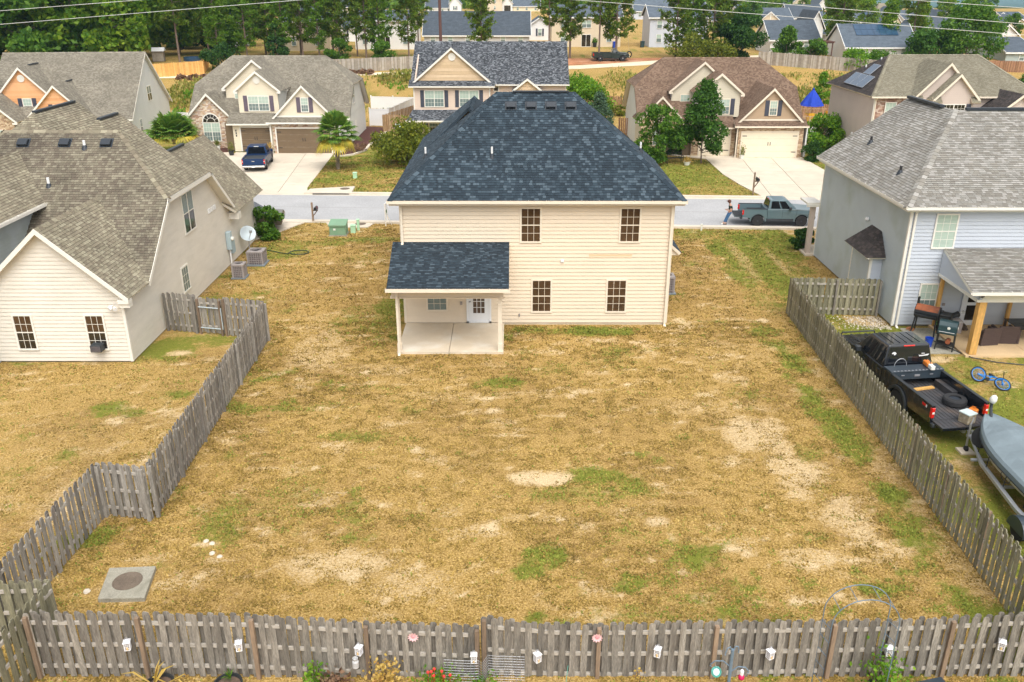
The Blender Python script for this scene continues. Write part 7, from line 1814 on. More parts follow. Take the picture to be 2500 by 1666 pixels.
    mb.obj('bed_rail', 'black_plastic' if liner else pm, t, fix=False)
    if cover:
        mb = box_(XR + 0.03,-hw + 0.1, z(ht) - 0.10, cab_r - 0.1, hw - 0.1, z(ht) - 0.06); mb.obj('bed_cover', 'black_plastic', t, fix=0)
    mb = MB()
    if gate == 'up':
        mb.box(XR - 0.06,-hw + 0.1, z(0.6), XR + 0.01, hw - 0.1, z(ht) + 0.01); mb.box(XR - 0.075,-hw + 0.25, z(0.68), XR - 0.06, hw - 0.25, z(1.04))
        tg = mb.obj('tailgate', pm, t, bevel=0.015)
        mb = box_(XR - 0.085,-0.12, z(0.92), XR - 0.07,0.12, z(0.99)); mb.obj('handle', 'chrome', tg, fix=0)
    else:
        mb.box(XR - 0.58,-hw + 0.1, z(0.555), XR + 0.0, hw - 0.1, z(0.62))
        for k in range(-5,6): mb.box(XR - 0.54, k * 0.15 - 0.04, z(0.62), XR - 0.03, k * 0.15 + 0.04, z(0.632))
        tg = mb.obj('tailgate', M[bedmat] if gate == 'down' else M['black_plastic'], t, fix=False)
        mb = box_(XR - 0.60,-hw + 0.1, z(0.545), XR - 0.58, hw - 0.1, z(0.628)); mb.box(XR - 0.60,-hw + 0.1, z(0.53), XR, hw - 0.1, z(0.553)); mb.obj('gate_skin', pm, tg, fix=False)
    for s_ in (1,-1):
        mb = box_(XR - 0.03, s_ * (hw - 0.055) - 0.06, z(0.72), XR + 0.10, s_ * (hw - 0.055) + 0.065, z(1.1)); tl = mb.obj('tail_light', 'tail_red', t, bevel=0.02)
        mb = box_(XR - 0.034, s_ * (hw - 0.055) - 0.04, z(0.88), XR - 0.028, s_ * (hw - 0.055) + 0.04, z(0.95)); mb.obj('reversing_lamp', 'lamp_white', tl, fix=0)
        mb = box_(XF - 0.2, s_ * (hw - 0.24) - 0.16, z(0.84), XF + 0.035, s_ * (hw - 0.24) + 0.17, z(1.0)); mb.obj('headlight', 'lamp_white', t, bevel=0.03)
        for xa in (xf, xr): wheel(t, xa, s_ * (hw - 0.12), wr, 0.27, M[rim], s_)
        if flares:
            for xa in (xf, xr):
                mb = MB(); o = arc(xa, wr, ra + 0.10, pi * 1.02,-pi * 0.02,12); i_ = arc(xa, wr, ra - 0.005,-pi * 0.02, pi * 1.02,12)
                side_shape(o + i_, s_ * hw - 0.03, s_ * hw + 0.055, mb); mb.obj('wheel_flare', flares if not isinstance(flares, str) else M[flares], t)
    mb = box_(XR - 0.16,-hw + 0.02, z(0.40), XR + 0.02, hw - 0.02, z(0.56)); mb.box(XR - 0.18,-0.3, z(0.42), XR - 0.10,0.3, z(0.54)); rb = mb.obj('rear_bumper', M[bumper], t, bevel=0.03)
    mb = box_(XR - 0.187,-0.15, z(0.42), XR - 0.180,0.15, z(0.53)); mb.obj('number_plate', 'decal', rb, fix=0)
    mb = box_(XF - 0.1,-hw + 0.06, zb - 0.02, XF + 0.1, hw - 0.06, z(0.66)); mb.obj('front_bumper', M[bumper], t, bevel=0.04)
    mb = box_(XF + 0.0,-hw + 0.42, z(0.72), XF + 0.045, hw - 0.42, z(1.0))
    for k in range(4): mb.box(XF + 0.045,-hw + 0.42, z(0.75 + 0.065 * k), XF + 0.06, hw - 0.42, z(0.78 + 0.065 * k))
    mb.obj('radiator_grille', 'black_plastic', t, fix=0)
    mb = box_(XR + 0.2,-0.06, zb - 0.16, XF - 0.2,0.06, zb - 0.02); mb.box(xr - 0.06,-hw + 0.2, wr - 0.06, xr + 0.06, hw - 0.2, wr + 0.06); mb.box(xf - 0.06,-hw + 0.2, wr - 0.06, xf + 0.06, hw - 0.2, wr + 0.06); mb.box(cab_r - 0.1,-hw + 0.18, zb - 0.08, xf - ra, hw - 0.18, zb + 0.02); mb.obj('chassis', 'black_plastic', t, fix=0)
    mb = box_(tx0 - 0.03,-0.22, zt - 0.10, tx0 + 0.02,0.22, zt - 0.055); mb.obj('brake_light', 'tail_red' if not cover else M['lamp_white'], t, bevel=0.01)
    return t, dict(XR=XR, XF=XF, cab_r=cab_r, xr=xr, xf=xf, hw=hw, z=z, zt=zt, tx0=tx0, cowl=cowl, ht=ht)

# black pickup with its gate down on the right
bt, d = pickup('big black pickup with lowered tailgate parked by the right fence', (14.74,29.3,0), R(97.5), 'black_paint', 1.0, L=6.9, W=2.06, wb=3.75, wr=0.43, rim='silver_rim', gate='down', lift=0.10, bumper='black_plastic', flares='black_plastic', roofz=1.98)
z = d['z']
mb = box_(d['cab_r'] - 0.62,-0.97, z(0.90), d['cab_r'] - 0.12,0.97, z(1.20)); mb.box(d['cab_r'] - 0.64,-1.04, z(1.19), d['cab_r'] - 0.10,1.04, z(1.25)); tb_ = mb.obj('tool_box', 'tool_box', bt, bevel=0.012)
mb = box_(d['cab_r'] - 0.645,-0.10, z(1.02), d['cab_r'] - 0.62,0.10, z(1.09)); mb.box(d['cab_r'] - 0.64,-0.62, z(1.06), d['cab_r'] - 0.62,-0.5, z(1.09)); mb.box(d['cab_r'] - 0.64,0.5, z(1.06), d['cab_r'] - 0.62,0.62, z(1.09))
for k in range(14): mb.box(d['cab_r'] - 0.635,-0.95 + 0.14 * k, z(1.252), d['cab_r'] - 0.585,-0.89 + 0.14 * k, z(1.262))
mb.obj('latch', 'steel', tb_, fix=0)
for s_ in (-1,1):                                           # rub strips and decals on the bed sides
    mb = box_(d['XR'] + 0.36, s_ * (d['hw'] + 0.003) - 0.003, z(0.98), d['XR'] + 0.58, s_ * (d['hw'] + 0.003) + 0.003, z(1.07)); mb.obj('bed_decal', 'tail_red', bt, fix=0)
    mb = box_(d['XR'] + 0.30, s_ * (d['hw'] + 0.003) - 0.003, z(0.97), d['XR'] + 0.36, s_ * (d['hw'] + 0.003) + 0.003, z(1.06)); mb.obj('bed_decal', 'decal', bt, fix=0)
mb = MB(); hz = z(1.225)
for y in (-0.62,0.0,0.62): mb.box(d['cowl'] + 0.05, y - 0.045, z(1.19), d['XF'] - 0.3, y + 0.045, z(1.205))
mb.obj('hood_ridge', 'black_paint', bt, bevel=0.012)
mb = tube_([(d['XF'] + 0.06,-0.85, z(0.5)),(d['XF'] + 0.22,-0.8, z(0.75)),(d['XF'] + 0.2,-0.7, z(1.06)),(d['XF'] + 0.2,0.7, z(1.06)),(d['XF'] + 0.22,0.8, z(0.75)),(d['XF'] + 0.06,0.85, z(0.5))],0.035,8); mb.obj('brush_guard', 'black_plastic', bt)
mb = box_(d['XR'] - 0.42,-0.05, z(0.30), d['XR'] - 0.05,0.05, z(0.40)); mb.lathe((d['XR'] - 0.40,0, z(0.40)),(0,0,1),[(0.02,0),(0.02,0.05),(0.045,0.08),(0.045,0.11),(0.02,0.14)],10); mb.obj('tow_hitch', 'steel', bt)
# rear-window stickers: a white emblem on the left, a lettered mark on the right
def sticker(P, name, x, y, zc, outl, m='decal'):
    mb = prism_([(x, y + a, zc + b) for a, b in outl],(-0.006,0,0)); return mb.obj(name, M[m], P)
_rw = lambda v: d['cab_r'] + 0.02 + 0.14 * v - 0.022
sticker(bt, 'window_sticker', _rw(0.62),0.60, z(1.62),[(-0.10,0.02),(-0.05,0.08),(0.02,0.09),(0.09,0.04),(0.07,0.0),(0.02,0.02),(-0.02,-0.05),(-0.07,-0.02)])
sticker(bt, 'window_sticker', _rw(0.50),-0.58, z(1.52),[(-0.22,0.05),(-0.17,-0.01),(0.17,-0.03),(0.20,0.05),(0.17,0.02),(0.0,0.02),(-0.14,0.05)])
sticker(bt, 'window_sticker', _rw(0.62),-0.56, z(1.60),[(-0.06,-0.015),(0.06,-0.015),(0.06,0.01),(-0.06,0.01)])
world0()
def on_bt(p):                                                # truck coordinates to the world
    a = R(97.5); return (14.74 + p[0] * cos(a) - p[1] * sin(a),29.3 + p[0] * sin(a) + p[1] * cos(a), p[2])
t = thing('storage_cube', 'grey and white camouflage cube standing on the black truck tailgate', 'box', on_bt((d['XR'] - 0.26,-0.12, z(0.633))), R(25), world=0)
mb = box_(-0.19,-0.19,0,0.19,0.19,0.34); mb.obj('case', mat('camouflage', (0.30,0.25,0.17),0.8,0.4,9.0, dirt=((0.6,0.58,0.52),0.7,6.0)), t, bevel=0.012)
mb = box_(-0.21,-0.21,0.34,0.21,0.21,0.39); mb.obj('lid', mat('pale_lid', (0.50,0.58,0.57),0.6,0.15,6.0), t, bevel=0.012)
t = thing('tyre', 'loose black tyre lying in the bed of the black truck', 'tyre', on_bt((d['XR'] + 1.05,-0.52, z(0.64))),0, world=0)
mb = lathe_((0,0,0),(0,0,1),[(0.2,0),(0.36,0),(0.40,0.05),(0.40,0.2),(0.36,0.25),(0.2,0.25),(0.2,0.02)],22); mb.obj('tread', 'rubber', t)
mb = lathe_((0,0,0),(0,0,1),[(0.2,0.06),(0.2,0.2),(0.05,0.16)],16); mb.obj('hub', 'dark_rim', t)
t = thing('chainsaw_case', 'orange chainsaw with white body lying on the black tool box', 'chainsaw', on_bt((d['cab_r'] - 0.34,-0.55, z(1.262))), R(182), world=0)
mb = box_(-0.1,-0.22,0,0.1,0.14,0.18); mb.obj('engine_case', 'amber', t, bevel=0.03)
mb = box_(-0.08,0.14,0.0,0.08,0.40,0.16); mb.obj('fuel_case', 'lamp_white', t, bevel=0.02)
mb = tube_([(0,-0.2,0.16),(0,-0.1,0.27),(0,0.1,0.27),(0,0.16,0.16)],0.015,6); mb.obj('grip', 'black_plastic', t)
t = thing('cable', 'thin grey cable looped above the black tool box', 'cable', on_bt((d['cab_r'] - 0.2,0.45, z(1.25))), R(97.5), world=0)
mb = tube_([(0,0.24 * cos(pi * k / 12),0.30 * sin(pi * k / 12) + 0.01) for k in range(13)],0.012,5); mb.obj('loop', 'steel', t)
t = thing('fuel_can', 'small red-orange can in the rear corner of the truck bed', 'fuel can', on_bt((d['XR'] + 0.28,-0.72, z(0.636))), R(40), world=0)
mb = box_(-0.1,-0.14,0,0.1,0.14,0.2); mb.obj('tank', 'amber', t, bevel=0.03)
mb = tube_([(0,-0.06,0.2),(0,-0.06,0.26),(0,0.06,0.26),(0,0.06,0.2)],0.014,5); mb.obj('handle', 'amber', t)
t = thing('plank', 'short brown plank lying across the front of the truck bed', 'plank', on_bt((d['cab_r'] - 0.95,-0.1, z(0.64))), R(105), world=0)
mb = box_(-0.08,-0.45,0,0.08,0.45,0.05); mb.obj('board', 'cedar', t, fix=0)

gp = mat('matte_grey_flare', (0.105,0.15,0.165),0.5,0.05,2.0)
gt2, d2 = pickup('cement grey lifted pickup on the street with its tailgate down', (17.0,54.5,0.02), R(-3), 'grey_paint', 0.85, L=5.5, W=1.92, wb=3.24, wr=0.42, rim='dark_rim', gate='down_dark', lift=0.14, bumper='black_plastic', flares=gp, bedmat='black_plastic', roofz=1.86)
pickup('dark blue pickup parked nose-in on the tan house driveway', (-21.55,73.4,0.05), R(97), 'blue_paint', 0.92, L=5.9, W=2.0, wb=3.68, wr=0.40, rim='chrome', cover=True, bumper='chrome', liner=False, roofz=1.92)
pickup('old dark regular-cab pickup among the pines beyond the houses', (14.65,134.9,3.74), R(2), 'green_black_paint', 1.0, L=5.5, W=1.95, wb=3.35, wr=0.38, rim='silver_rim', crew=False, bumper='chrome', liner=False, roofz=1.78)
# rear corner of a bronze SUV past the cream house
t = thing('suv', 'bronze SUV mostly hidden by the cream house and bush at its driveway', 'car', (-16.7,53.0,0.05), R(8), world=0)
prof = [(-2.3,0.4),(2.2,0.4),(2.3,0.75),(2.2,0.98),(1.1,1.08),(0.35,1.58),(-1.6,1.60),(-2.25,1.1),(-2.35,0.7)]
mb = MB(); side_shape(prof, -0.92,0.92, mb); me = mb.mesh('body', M['olive_paint'], bevel=0.07, seg=2); link('body', me, t)
for s_ in (1,-1):
    for xa in (-1.4,1.4): wheel(t, xa, s_ * 0.82,0.36,0.24, M['silver_rim'], s_)
    mb = prism_([(0.95, s_ * 0.925,1.08),(0.30, s_ * 0.925,1.50),(-1.5, s_ * 0.925,1.52),(-2.0, s_ * 0.925,1.1)],(0, s_ * 0.008,0)); mb.obj('side_window', 'car_glass', t)
    mb = box_(-1.5, s_ * 0.72 - 0.02,1.64,0.2, s_ * 0.72 + 0.02,1.68); mb.obj('roof_rail', 'black_plastic', t, fix=0)
mb = prism_([(1.06,-0.78,1.12),(0.44,-0.74,1.55),(0.44,0.74,1.55),(1.06,0.78,1.12)],(0.02,0,0.03)); mb.obj('windscreen', 'car_glass', t)

# boat on its trailer at the right edge
t = thing('boat', 'bass boat under a fitted grey canvas cover at the right edge', 'boat', (15.75,22.4,0.5),0, world=0)
def hull_ring(y):
    """half-breadth, keel height, gunwale height at a station (y from stern to bow)"""
    u = (y + 3.0) / 5.9; hb = 1.12 * (1 - max(0,(u - 0.45) / 0.58) ** 2.4) if u > 0.45 else 1.12
    return max(hb, 0.05),-0.02 + 0.34 * max(0,(u - 0.6) / 0.4) ** 2,0.62 + 0.12 * u
st = [-3.0 + 5.9 * k / 16 for k in range(17)]
mb = MB()
rings = []
for y in st:
    hb, zk, zg = hull_ring(y); rings.append([(0, y, zk),(hb * 0.55, y, zk + 0.06),(hb * 0.86, y, zk + 0.22),(hb * 0.96, y, zg - 0.1),(hb, y, zg)])
for a, b in zip(rings[:-1], rings[1:]):
    for k in range(4):
        for s_ in (1,-1):
            q = [a[k], a[k + 1], b[k + 1], b[k]]; mb.poly([(s_ * p[0], p[1], p[2]) for p in q])
mb.poly([(p[0], p[1], p[2]) for p in rings[0]] + [(-p[0], p[1], p[2]) for p in rings[0][::-1]])
mb.obj('hull', 'boat_hull', t)
mb = MB(); R2 = []
for i, y in enumerate(st):
    hb, zk, zg = hull_ring(y); u = i / 16; pk = zg + 0.30 * sin(pi * min(1, u * 1.05)) ** 0.7 + 0.06 * sin(u * 19)
    if i == 16: pk = zg + 0.04
    R2.append([(hb + 0.025, y, zg - 0.20),(hb + 0.035, y, zg - 0.02),(hb * 0.97, y, zg + 0.06),(hb * 0.62, y, zg + (pk - zg) * 0.62),(hb * 0.25, y, zg + (pk - zg) * 0.95),(0, y, pk)])
for a, b in zip(R2[:-1], R2[1:]):
    for k in range(5):
        for s_ in (1,-1): mb.poly([(s_ * p[0], p[1], p[2]) for p in (a[k], a[k + 1], b[k + 1], b[k])])
mb.obj('canvas_cover', 'boat_cover', t, smooth=False)
mb = MB()
for s_ in (1,-1):
    mb.tube([(s_ * (hull_ring(y)[0] + 0.04), y, hull_ring(y)[2] - 0.19) for y in st],0.016,5)
mb.obj('cover_hem', 'black_plastic', t)
mb = MB()
for y in (-1.6,-0.5,0.6,1.5):
    hb, zk, zg = hull_ring(y)
    for s_ in (1,-1): mb.tube([(s_ * (hb + 0.04), y, zg - 0.2),(s_ * (hb + 0.0), y + 0.1, zg - 0.62)],0.014,4)
mb.obj('strap', 'black_plastic', t)
mb = tube_([(0.0,2.75,0.72),(0.05,2.95,0.98),(0.05,2.98,1.16)],0.05,8); mb.obj('motor_mount', 'black_plastic', t)
mb = lathe_((0.05,2.98,1.14),(0.1,-0.2,1),[(0.03,0),(0.10,0.04),(0.12,0.14),(0.09,0.26),(0.03,0.31)],14); mb.obj('trolling_motor', 'lamp_white', t, smooth=True)
mb = tube_([(-1.05 - 0.02 * cos(a),-0.3 + 0.22 * cos(a),0.32 + 0.16 * sin(a)) for a in [k * 0.45 for k in range(15)]],0.012,4); mb.obj('hull_line', 'black_plastic', t)
world0()
t = thing('boat_trailer', 'grey boat trailer with white-rimmed spare wheel and tongue jack under the boat', 'trailer', (15.45,22.5,0),0, world=0)
for s_ in (-1,1):
    mb = prism_([(s_ * 0.06 - 0.1,3.0,0.50),(s_ * 0.8 - 0.0,0.9,0.46),(s_ * 1.15 + 0.08,-1.6,0.44),(s_ * 1.15 + 0.08,-3.2,0.44),(s_ * 1.02 + 0.08,-3.2,0.44),(s_ * 1.02 + 0.08,-1.6,0.44),(s_ * 0.68,0.9,0.46),(s_ * 0.06 - 0.16,2.9,0.50)],(0,0,0.1)); mb.obj('rail', 'aluminium', t)
    mb = MB(); c_ = Vector((s_ * 1.34 + 0.06,-2.35,0.31)); mb.lathe(c_, (s_, 0,0),[(0.16,-0.1),(0.29,-0.1),(0.31,-0.07),(0.31,0.07),(0.29,0.1),(0.16,0.1)],22); wh = mb.obj('wheel', 'rubber', t)
    mb = lathe_(c_, (s_, 0,0),[(0.17,-0.05),(0.17,0.08),(0.06,0.1)],14); mb.obj('rim', 'dark_rim', wh)
    mb = prism_([(s_ * 1.24 + 0.06,-2.35 + 0.44 * cos(pi * k / 10),0.30 + 0.42 * sin(pi * k / 10)) for k in range(11)],(s_ * 0.24,0,0)); mb.obj('mudguard', 'tool_box', t)
for yy in (1.2,-0.4,-1.9):
    mb = box_(-0.9, yy, 0.42,0.95, yy + 0.08,0.48); mb.obj('cross_bar', 'aluminium', t, fix=0)
mb = tube_([(-0.1,3.0,0.54),(-0.14,3.35,0.54)],0.05,8); mb.box(-0.22,3.3,0.5,-0.06,3.55,0.62); mb.obj('coupler', 'steel', t)
mb = tube_([(-0.36,2.55,0.22),(-0.34,2.6,1.0)],0.035,8); mb.tube([(-0.34,2.6,1.0),(-0.28,2.66,1.02),(-0.22,2.7,1.2)],0.02,6); mb.box(-0.38,2.5,0.52,-0.08,2.66,0.6); j_ = mb.obj('tongue_jack', 'steel', t)
mb = lathe_((-0.36,2.53,0.13),(1,0,0),[(0.04,-0.05),(0.10,-0.04),(0.10,0.04),(0.04,0.05)],14); mb.obj('jack_wheel', 'rubber', j_)
c_ = Vector((-0.28,1.95,0.85)); mb = lathe_(c_, (-0.8,-0.25,0.25),[(0.19,-0.09),(0.31,-0.09),(0.34,-0.06),(0.34,0.06),(0.31,0.09),(0.19,0.09)],24); wh = mb.obj('spare_wheel', 'rubber', t)
mb = lathe_(c_, (-0.8,-0.25,0.25),[(0.20,0.0),(0.20,0.085),(0.18,0.09),(0.16,0.05),(0.0,0.045)],20)
ax_ = Vector((-0.8,-0.25,0.25)).normalized(); e1 = ax_.cross(Z3).normalized(); e2 = ax_.cross(e1)
mb.obj('rim', 'lamp_white', wh)
mb = MB()
for k in range(5):
    a = k * 1.257; mb.lathe(c_ + (e1 * cos(a) + e2 * sin(a)) * 0.105, ax_, [(0.034,0.04),(0.034,0.056)],10)
mb.obj('rim_hole', 'rubber', wh)
mb = tube_([(-0.2,2.1,0.5),(-0.24,2.0,0.85)],0.03,6); mb.obj('spare_bracket', 'steel', t)
world0()
t = thing('paving_block', 'flat concrete block under the boat trailer jack wheel', 'paving block', (15.09,25.03,0))
mb = box_(14.85,24.82,-0.03,15.33,25.24,0.06); mb.obj('block', 'concrete', t, bevel=0.01)

# kid's bike on the grass
t = thing('bicycle', 'blue bicycle lying on its side on the grass behind the black truck', 'bicycle', (18.55,30.25,0), R(-58), world=0)
def bwheel(cx, cy, z0, ax_):
    ax_ = Vector(ax_).normalized(); c_ = Vector((cx, cy, z0)); mb = MB(); n = 26; e1 = ax_.cross(Vector((0,1,0))).normalized(); e2 = ax_.cross(e1)
    mb.tube([c_ + (e1 * cos(2 * pi * k / n) + e2 * sin(2 * pi * k / n)) * 0.29 for k in range(n + 1)],0.028,6); w_ = mb.obj('tyre', 'rubber', t)
    mb = tube_([c_ + (e1 * cos(2 * pi * k / n) + e2 * sin(2 * pi * k / n)) * 0.255 for k in range(n + 1)],0.02,5)
    for k in range(14): mb.tube([c_, c_ + (e1 * cos(0.449 * k) + e2 * sin(0.449 * k)) * 0.255],0.004,3)
    mb.lathe(c_, ax_, [(0.03,-0.05),(0.03,0.05)],8); mb.obj('rim', 'bike_blue', w_)
bwheel(-0.48,0.0,0.25,(0.68,-0.42,0.6)); bwheel(0.46,0.08,0.17,(0.42,-0.26,0.87))
mb = MB()
for a, b, r_ in (((-0.48,0,0.25),(-0.1,0.02,0.17),0.018),((-0.1,0.02,0.15),(0.28,0.30,0.22),0.026),((-0.1,0.02,0.15),(-0.18,0.42,0.16),0.024),((-0.18,0.40,0.16),(0.26,0.40,0.22),0.024),((-0.48,0,0.25),(-0.18,0.38,0.16),0.016),((0.24,0.46,0.22),(0.32,0.28,0.21),0.028),((0.32,0.28,0.21),(0.46,0.08,0.20),0.02)): mb.tube([a, b], r_ * 1.25,7)
mb.obj('frame', 'bike_blue', t)
mb = tube_([(0.2,0.52,-0.02 + 0.08),(0.22,0.55,0.22),(0.2,0.50,0.5)],0.016,6); mb.obj('handlebar', 'black_iron', t)
mb = prism_([(-0.34,0.48,0.12),(-0.08,0.50,0.15),(-0.08,0.50,0.19),(-0.34,0.48,0.24)],(0,0.05,0)); mb.obj('saddle', 'black_plastic', t, bevel=0.015)
mb = lathe_((-0.1,0.02,0.2),(0,0,1),[(0.09,0),(0.09,0.01)],16); mb.tube([(-0.1,0.02,0.22),(-0.02,-0.12,0.22)],0.012,5); mb.box(-0.08,-0.2,0.2,0.04,-0.12,0.23); mb.obj('crank', 'black_iron', t)
world0()
# things on the neighbour's patio
t = thing('barrel_smoker', 'rusty black barrel smoker on splayed legs by the grey-blue house window', 'smoker grill', (18.30,35.45,0.03), R(-38), world=0)
mb = lathe_((-0.52,0,1.02),(1,0,0),[(0.05,0),(0.29,0.02),(0.30,0.05),(0.30,1.0),(0.29,1.03),(0.05,1.05)],20); mb.obj('barrel', 'grill_black', t)
mb = MB(); n = 10
for k in range(n):
    a0, a1 = pi * (0.12 + 0.76 * k / n), pi * (0.12 + 0.76 * (k + 1) / n)
    mb.poly([(-0.47,0.306 * cos(a0),1.02 + 0.306 * sin(a0)),(0.47,0.306 * cos(a0),1.02 + 0.306 * sin(a0)),(0.47,0.306 * cos(a1),1.02 + 0.306 * sin(a1)),(-0.47,0.306 * cos(a1),1.02 + 0.306 * sin(a1))])
mb.obj('lid', 'rust', t)
mb = box_(0.53,-0.26,0.72,1.0,0.26,1.12); mb.obj('fire_box', 'grill_black', t, bevel=0.03)
mb = tube_([(-0.46,0.05,1.28),(-0.46,0.05,1.62)],0.055,10); mb.obj('chimney', 'grill_black', t)
for x, y in ((-0.42,-0.24),(-0.42,0.24),(0.42,-0.24),(0.42,0.24)):
    mb = tube_([(x, y * 0.7,0.85),(x * 1.15, y * 1.35,0.0)],0.035,6); mb.obj('leg', 'grill_black', t)
mb = box_(-0.45,-0.46,0.92,0.45,-0.30,0.95); mb.obj('shelf', 'grill_black', t, fix=0)
t = thing('pellet_grill', 'dark green cabinet grill on four black legs beside the cedar patio post', 'grill', (18.42,33.75,0.03), R(-32), world=0)
mb = prism_([(-0.36,-0.28,0.72),(-0.36,0.28,0.72),(-0.36,0.28,1.1),(-0.36,0.14,1.26),(-0.36,-0.14,1.26),(-0.36,-0.28,1.1)],(0.72,0,0)); mb.obj('cabinet', 'grill_green', t, bevel=0.02)
for x, y in ((-0.32,-0.26),(-0.32,0.26),(0.32,-0.26),(0.32,0.26)):
    mb = tube_([(x, y, 0.74),(x * 1.05, y * 1.1,0.0)],0.03,6); mb.obj('leg', 'grill_black', t)
mb = tube_([(-0.3,-0.33,0.86),(-0.3,-0.37,0.86),(0.3,-0.37,0.86),(0.3,-0.33,0.86)],0.016,6); mb.obj('handle', 'chrome', t)
mb = lathe_((0.05,-0.285,1.02),(0,-1,0),[(0.06,0),(0.06,0.02)],14); mb.lathe((0.37,0.0,0.98),(1,0,0),[(0.07,0),(0.07,0.02)],14); mb.obj('gauge', 'lamp_white', t)
mb = box_(-0.3,-0.24,0.22,0.3,0.24,0.25); mb.obj('shelf', 'grill_black', t, fix=0)
mb = lathe_((0.1,-0.1,0.40),(0,1,0),[(0.10,-0.16),(0.10,0.14),(0.02,0.15)],14); mb.obj('grease_can', 'rust', t)
t = thing('bucket', 'bright blue bucket on the ground between the two grills', 'bucket', (17.85,34.0,0.03),0, world=0)
mb = lathe_((0,0,0),(0,0,1),[(0.13,0),(0.165,0.36),(0.175,0.36),(0.175,0.39),(0.15,0.39),(0.12,0.03)],20); mb.obj('pail', 'blue_plastic', t, smooth=False)
mb = tube_([(0.17 * cos(pi * k / 10),0.17 * sin(pi * k / 10),0.36 - 0.06 * sin(pi * k / 10)) for k in range(11)],0.007,4); mb.obj('handle', 'steel', t)
def armchair(x, y, rz, label):
    t = thing('wicker_armchair', label, 'armchair', (x, y, 0.09), rz, world=False, group='wicker armchairs on the patio')
    mb = box_(-0.32,-0.36,0.0,0.32,0.28,0.38); mb.obj('seat', 'wicker', t, bevel=0.02)
    mb = prism_([(-0.42,0.26,0),(-0.42,0.36,0),(-0.42,0.44,0.82),(-0.42,0.36,0.82)],(0.84,0,0)); mb.obj('backrest', 'wicker', t, bevel=0.015)
    for s_ in (-1,1):
        mb = box_(s_ * 0.37 - 0.05,-0.38,0, s_ * 0.37 + 0.05,0.27,0.62); mb.obj('armrest', 'wicker', t, bevel=0.015)
    mb = box_(-0.30,-0.34,0.382,0.30,0.24,0.44); mb.obj('cushion', 'wicker', t, bevel=0.02)
armchair(20.35,34.25, R(180 + 8), 'dark wicker armchair nearest the cedar post, back to the yard'); armchair(21.25,34.45, R(180 - 4), 'dark wicker armchair beside the dark patio table')
t = thing('patio_table', 'dark glass-topped patio table at the right edge', 'table', (22.3,34.6,0.09),0, world=0)
mb = box_(-0.65,-0.55,0.66,0.85,0.75,0.70); mb.obj('tabletop', 'car_glass', t, bevel=0.01)
for x, y in ((-0.58,-0.48),(-0.58,0.68),(0.78,-0.48),(0.78,0.68)):
    mb = box_(x - 0.04, y - 0.04,0, x + 0.04, y + 0.04,0.66); mb.obj('leg', 'wicker', t, fix=0)
t = thing('storage_bin', 'low grey storage bin with folded things on it against the patio wall', 'storage bin', (19.55,35.55,0.09), R(-8), world=0)
mb = box_(-0.35,-0.25,0,0.35,0.25,0.5); mb.obj('case', mat('grey_bin', (0.42,0.37,0.36),0.7,0.1,3.0), t, bevel=0.02)
mb = box_(-0.37,-0.27,0.5,0.37,0.27,0.55); mb.obj('lid', mat('pale_bin_lid', (0.52,0.48,0.46),0.7,0.1,3.0), t, bevel=0.015)
t = thing('golf_bag', 'black golf bag with clubs leaning on the storage bin', 'golf bag', (19.45,35.6,0.64), R(20), world=0)
mb = lathe_((-0.3,0,0.10),(1,0,0.15),[(0.10,0),(0.13,0.05),(0.12,0.6),(0.14,0.68)],12); mb.obj('bag', 'black_plastic', t)
mb = MB()
for k in range(5): mb.tube([(0.3,-0.06 + 0.03 * k, 0.18),(0.62 + 0.03 * k, -0.1 + 0.05 * k, 0.26 + 0.02 * (k % 3))],0.009,4); mb.box(0.6 + 0.03 * k, -0.12 + 0.05 * k, 0.23,0.66 + 0.03 * k, -0.06 + 0.05 * k, 0.3)
mb.obj('club', 'lamp_white', t, fix=0)
t = thing('kids_bicycle', 'small black and lime green bicycle standing against the patio wall', 'bicycle', (19.0,35.85,0.09), R(75), world=0)
for x in (-0.32,0.32):
    mb = MB(); n = 20; mb.tube([(x + 0.23 * cos(2 * pi * k / n),0,0.25 + 0.23 * sin(2 * pi * k / n)) for k in range(n + 1)],0.028,6); mb.obj('tyre', 'rubber', t)
mb = MB(); lime = mat('lime_paint', (0.22,0.75,0.03),0.4,0.05,4.0)
for a, b in (((-0.32,0,0.25),(0,0,0.3)),((0,0,0.3),(0.22,0,0.62)),((0,0,0.3),(-0.1,0,0.65)),((-0.08,0,0.6),(0.2,0,0.62)),((0.22,0,0.66),(0.32,0,0.25))): mb.tube([a, b],0.03,6)
mb.obj('frame', lime, t)
mb = tube_([(0.2,-0.25,0.82),(0.2,0,0.78),(0.2,0.25,0.82)],0.018,6); mb.box(-0.22,-0.06,0.65,0.02,0.06,0.70); mb.obj('handlebar', 'black_iron', t)
t = thing('firewood_pile', 'small heap of split brown logs by the patio wall', 'firewood', (20.15,35.8,0.09),0, world=0)
for k in range(7):
    mb = MB(); x = -0.3 + 0.14 * (k % 4) + 0.07 * (k // 4); mb.tube([(x, -0.2,0.07 + 0.12 * (k // 4)),(x + 0.05,0.2,0.07 + 0.12 * (k // 4))],0.065,7); mb.obj('log', 'bark', t)
t = thing('brick_stack', 'few reddish bricks lying on the ground by the smoker', 'bricks', (17.95,35.85,0.03), R(15), world=0)
for k in range(4):
    mb = box_(-0.2 + 0.13 * (k % 2),-0.12 + 0.1 * k, 0.0,-0.0 + 0.13 * (k % 2),-0.03 + 0.1 * k, 0.065); mb.obj('brick', 'red_soil', t, bevel=0.006)
t = thing('garden_hose', 'dark garden hose running over the grass from the patio to the right edge', 'hose', (20,32.4,0)); OFF = Vector((20,32.4,0))
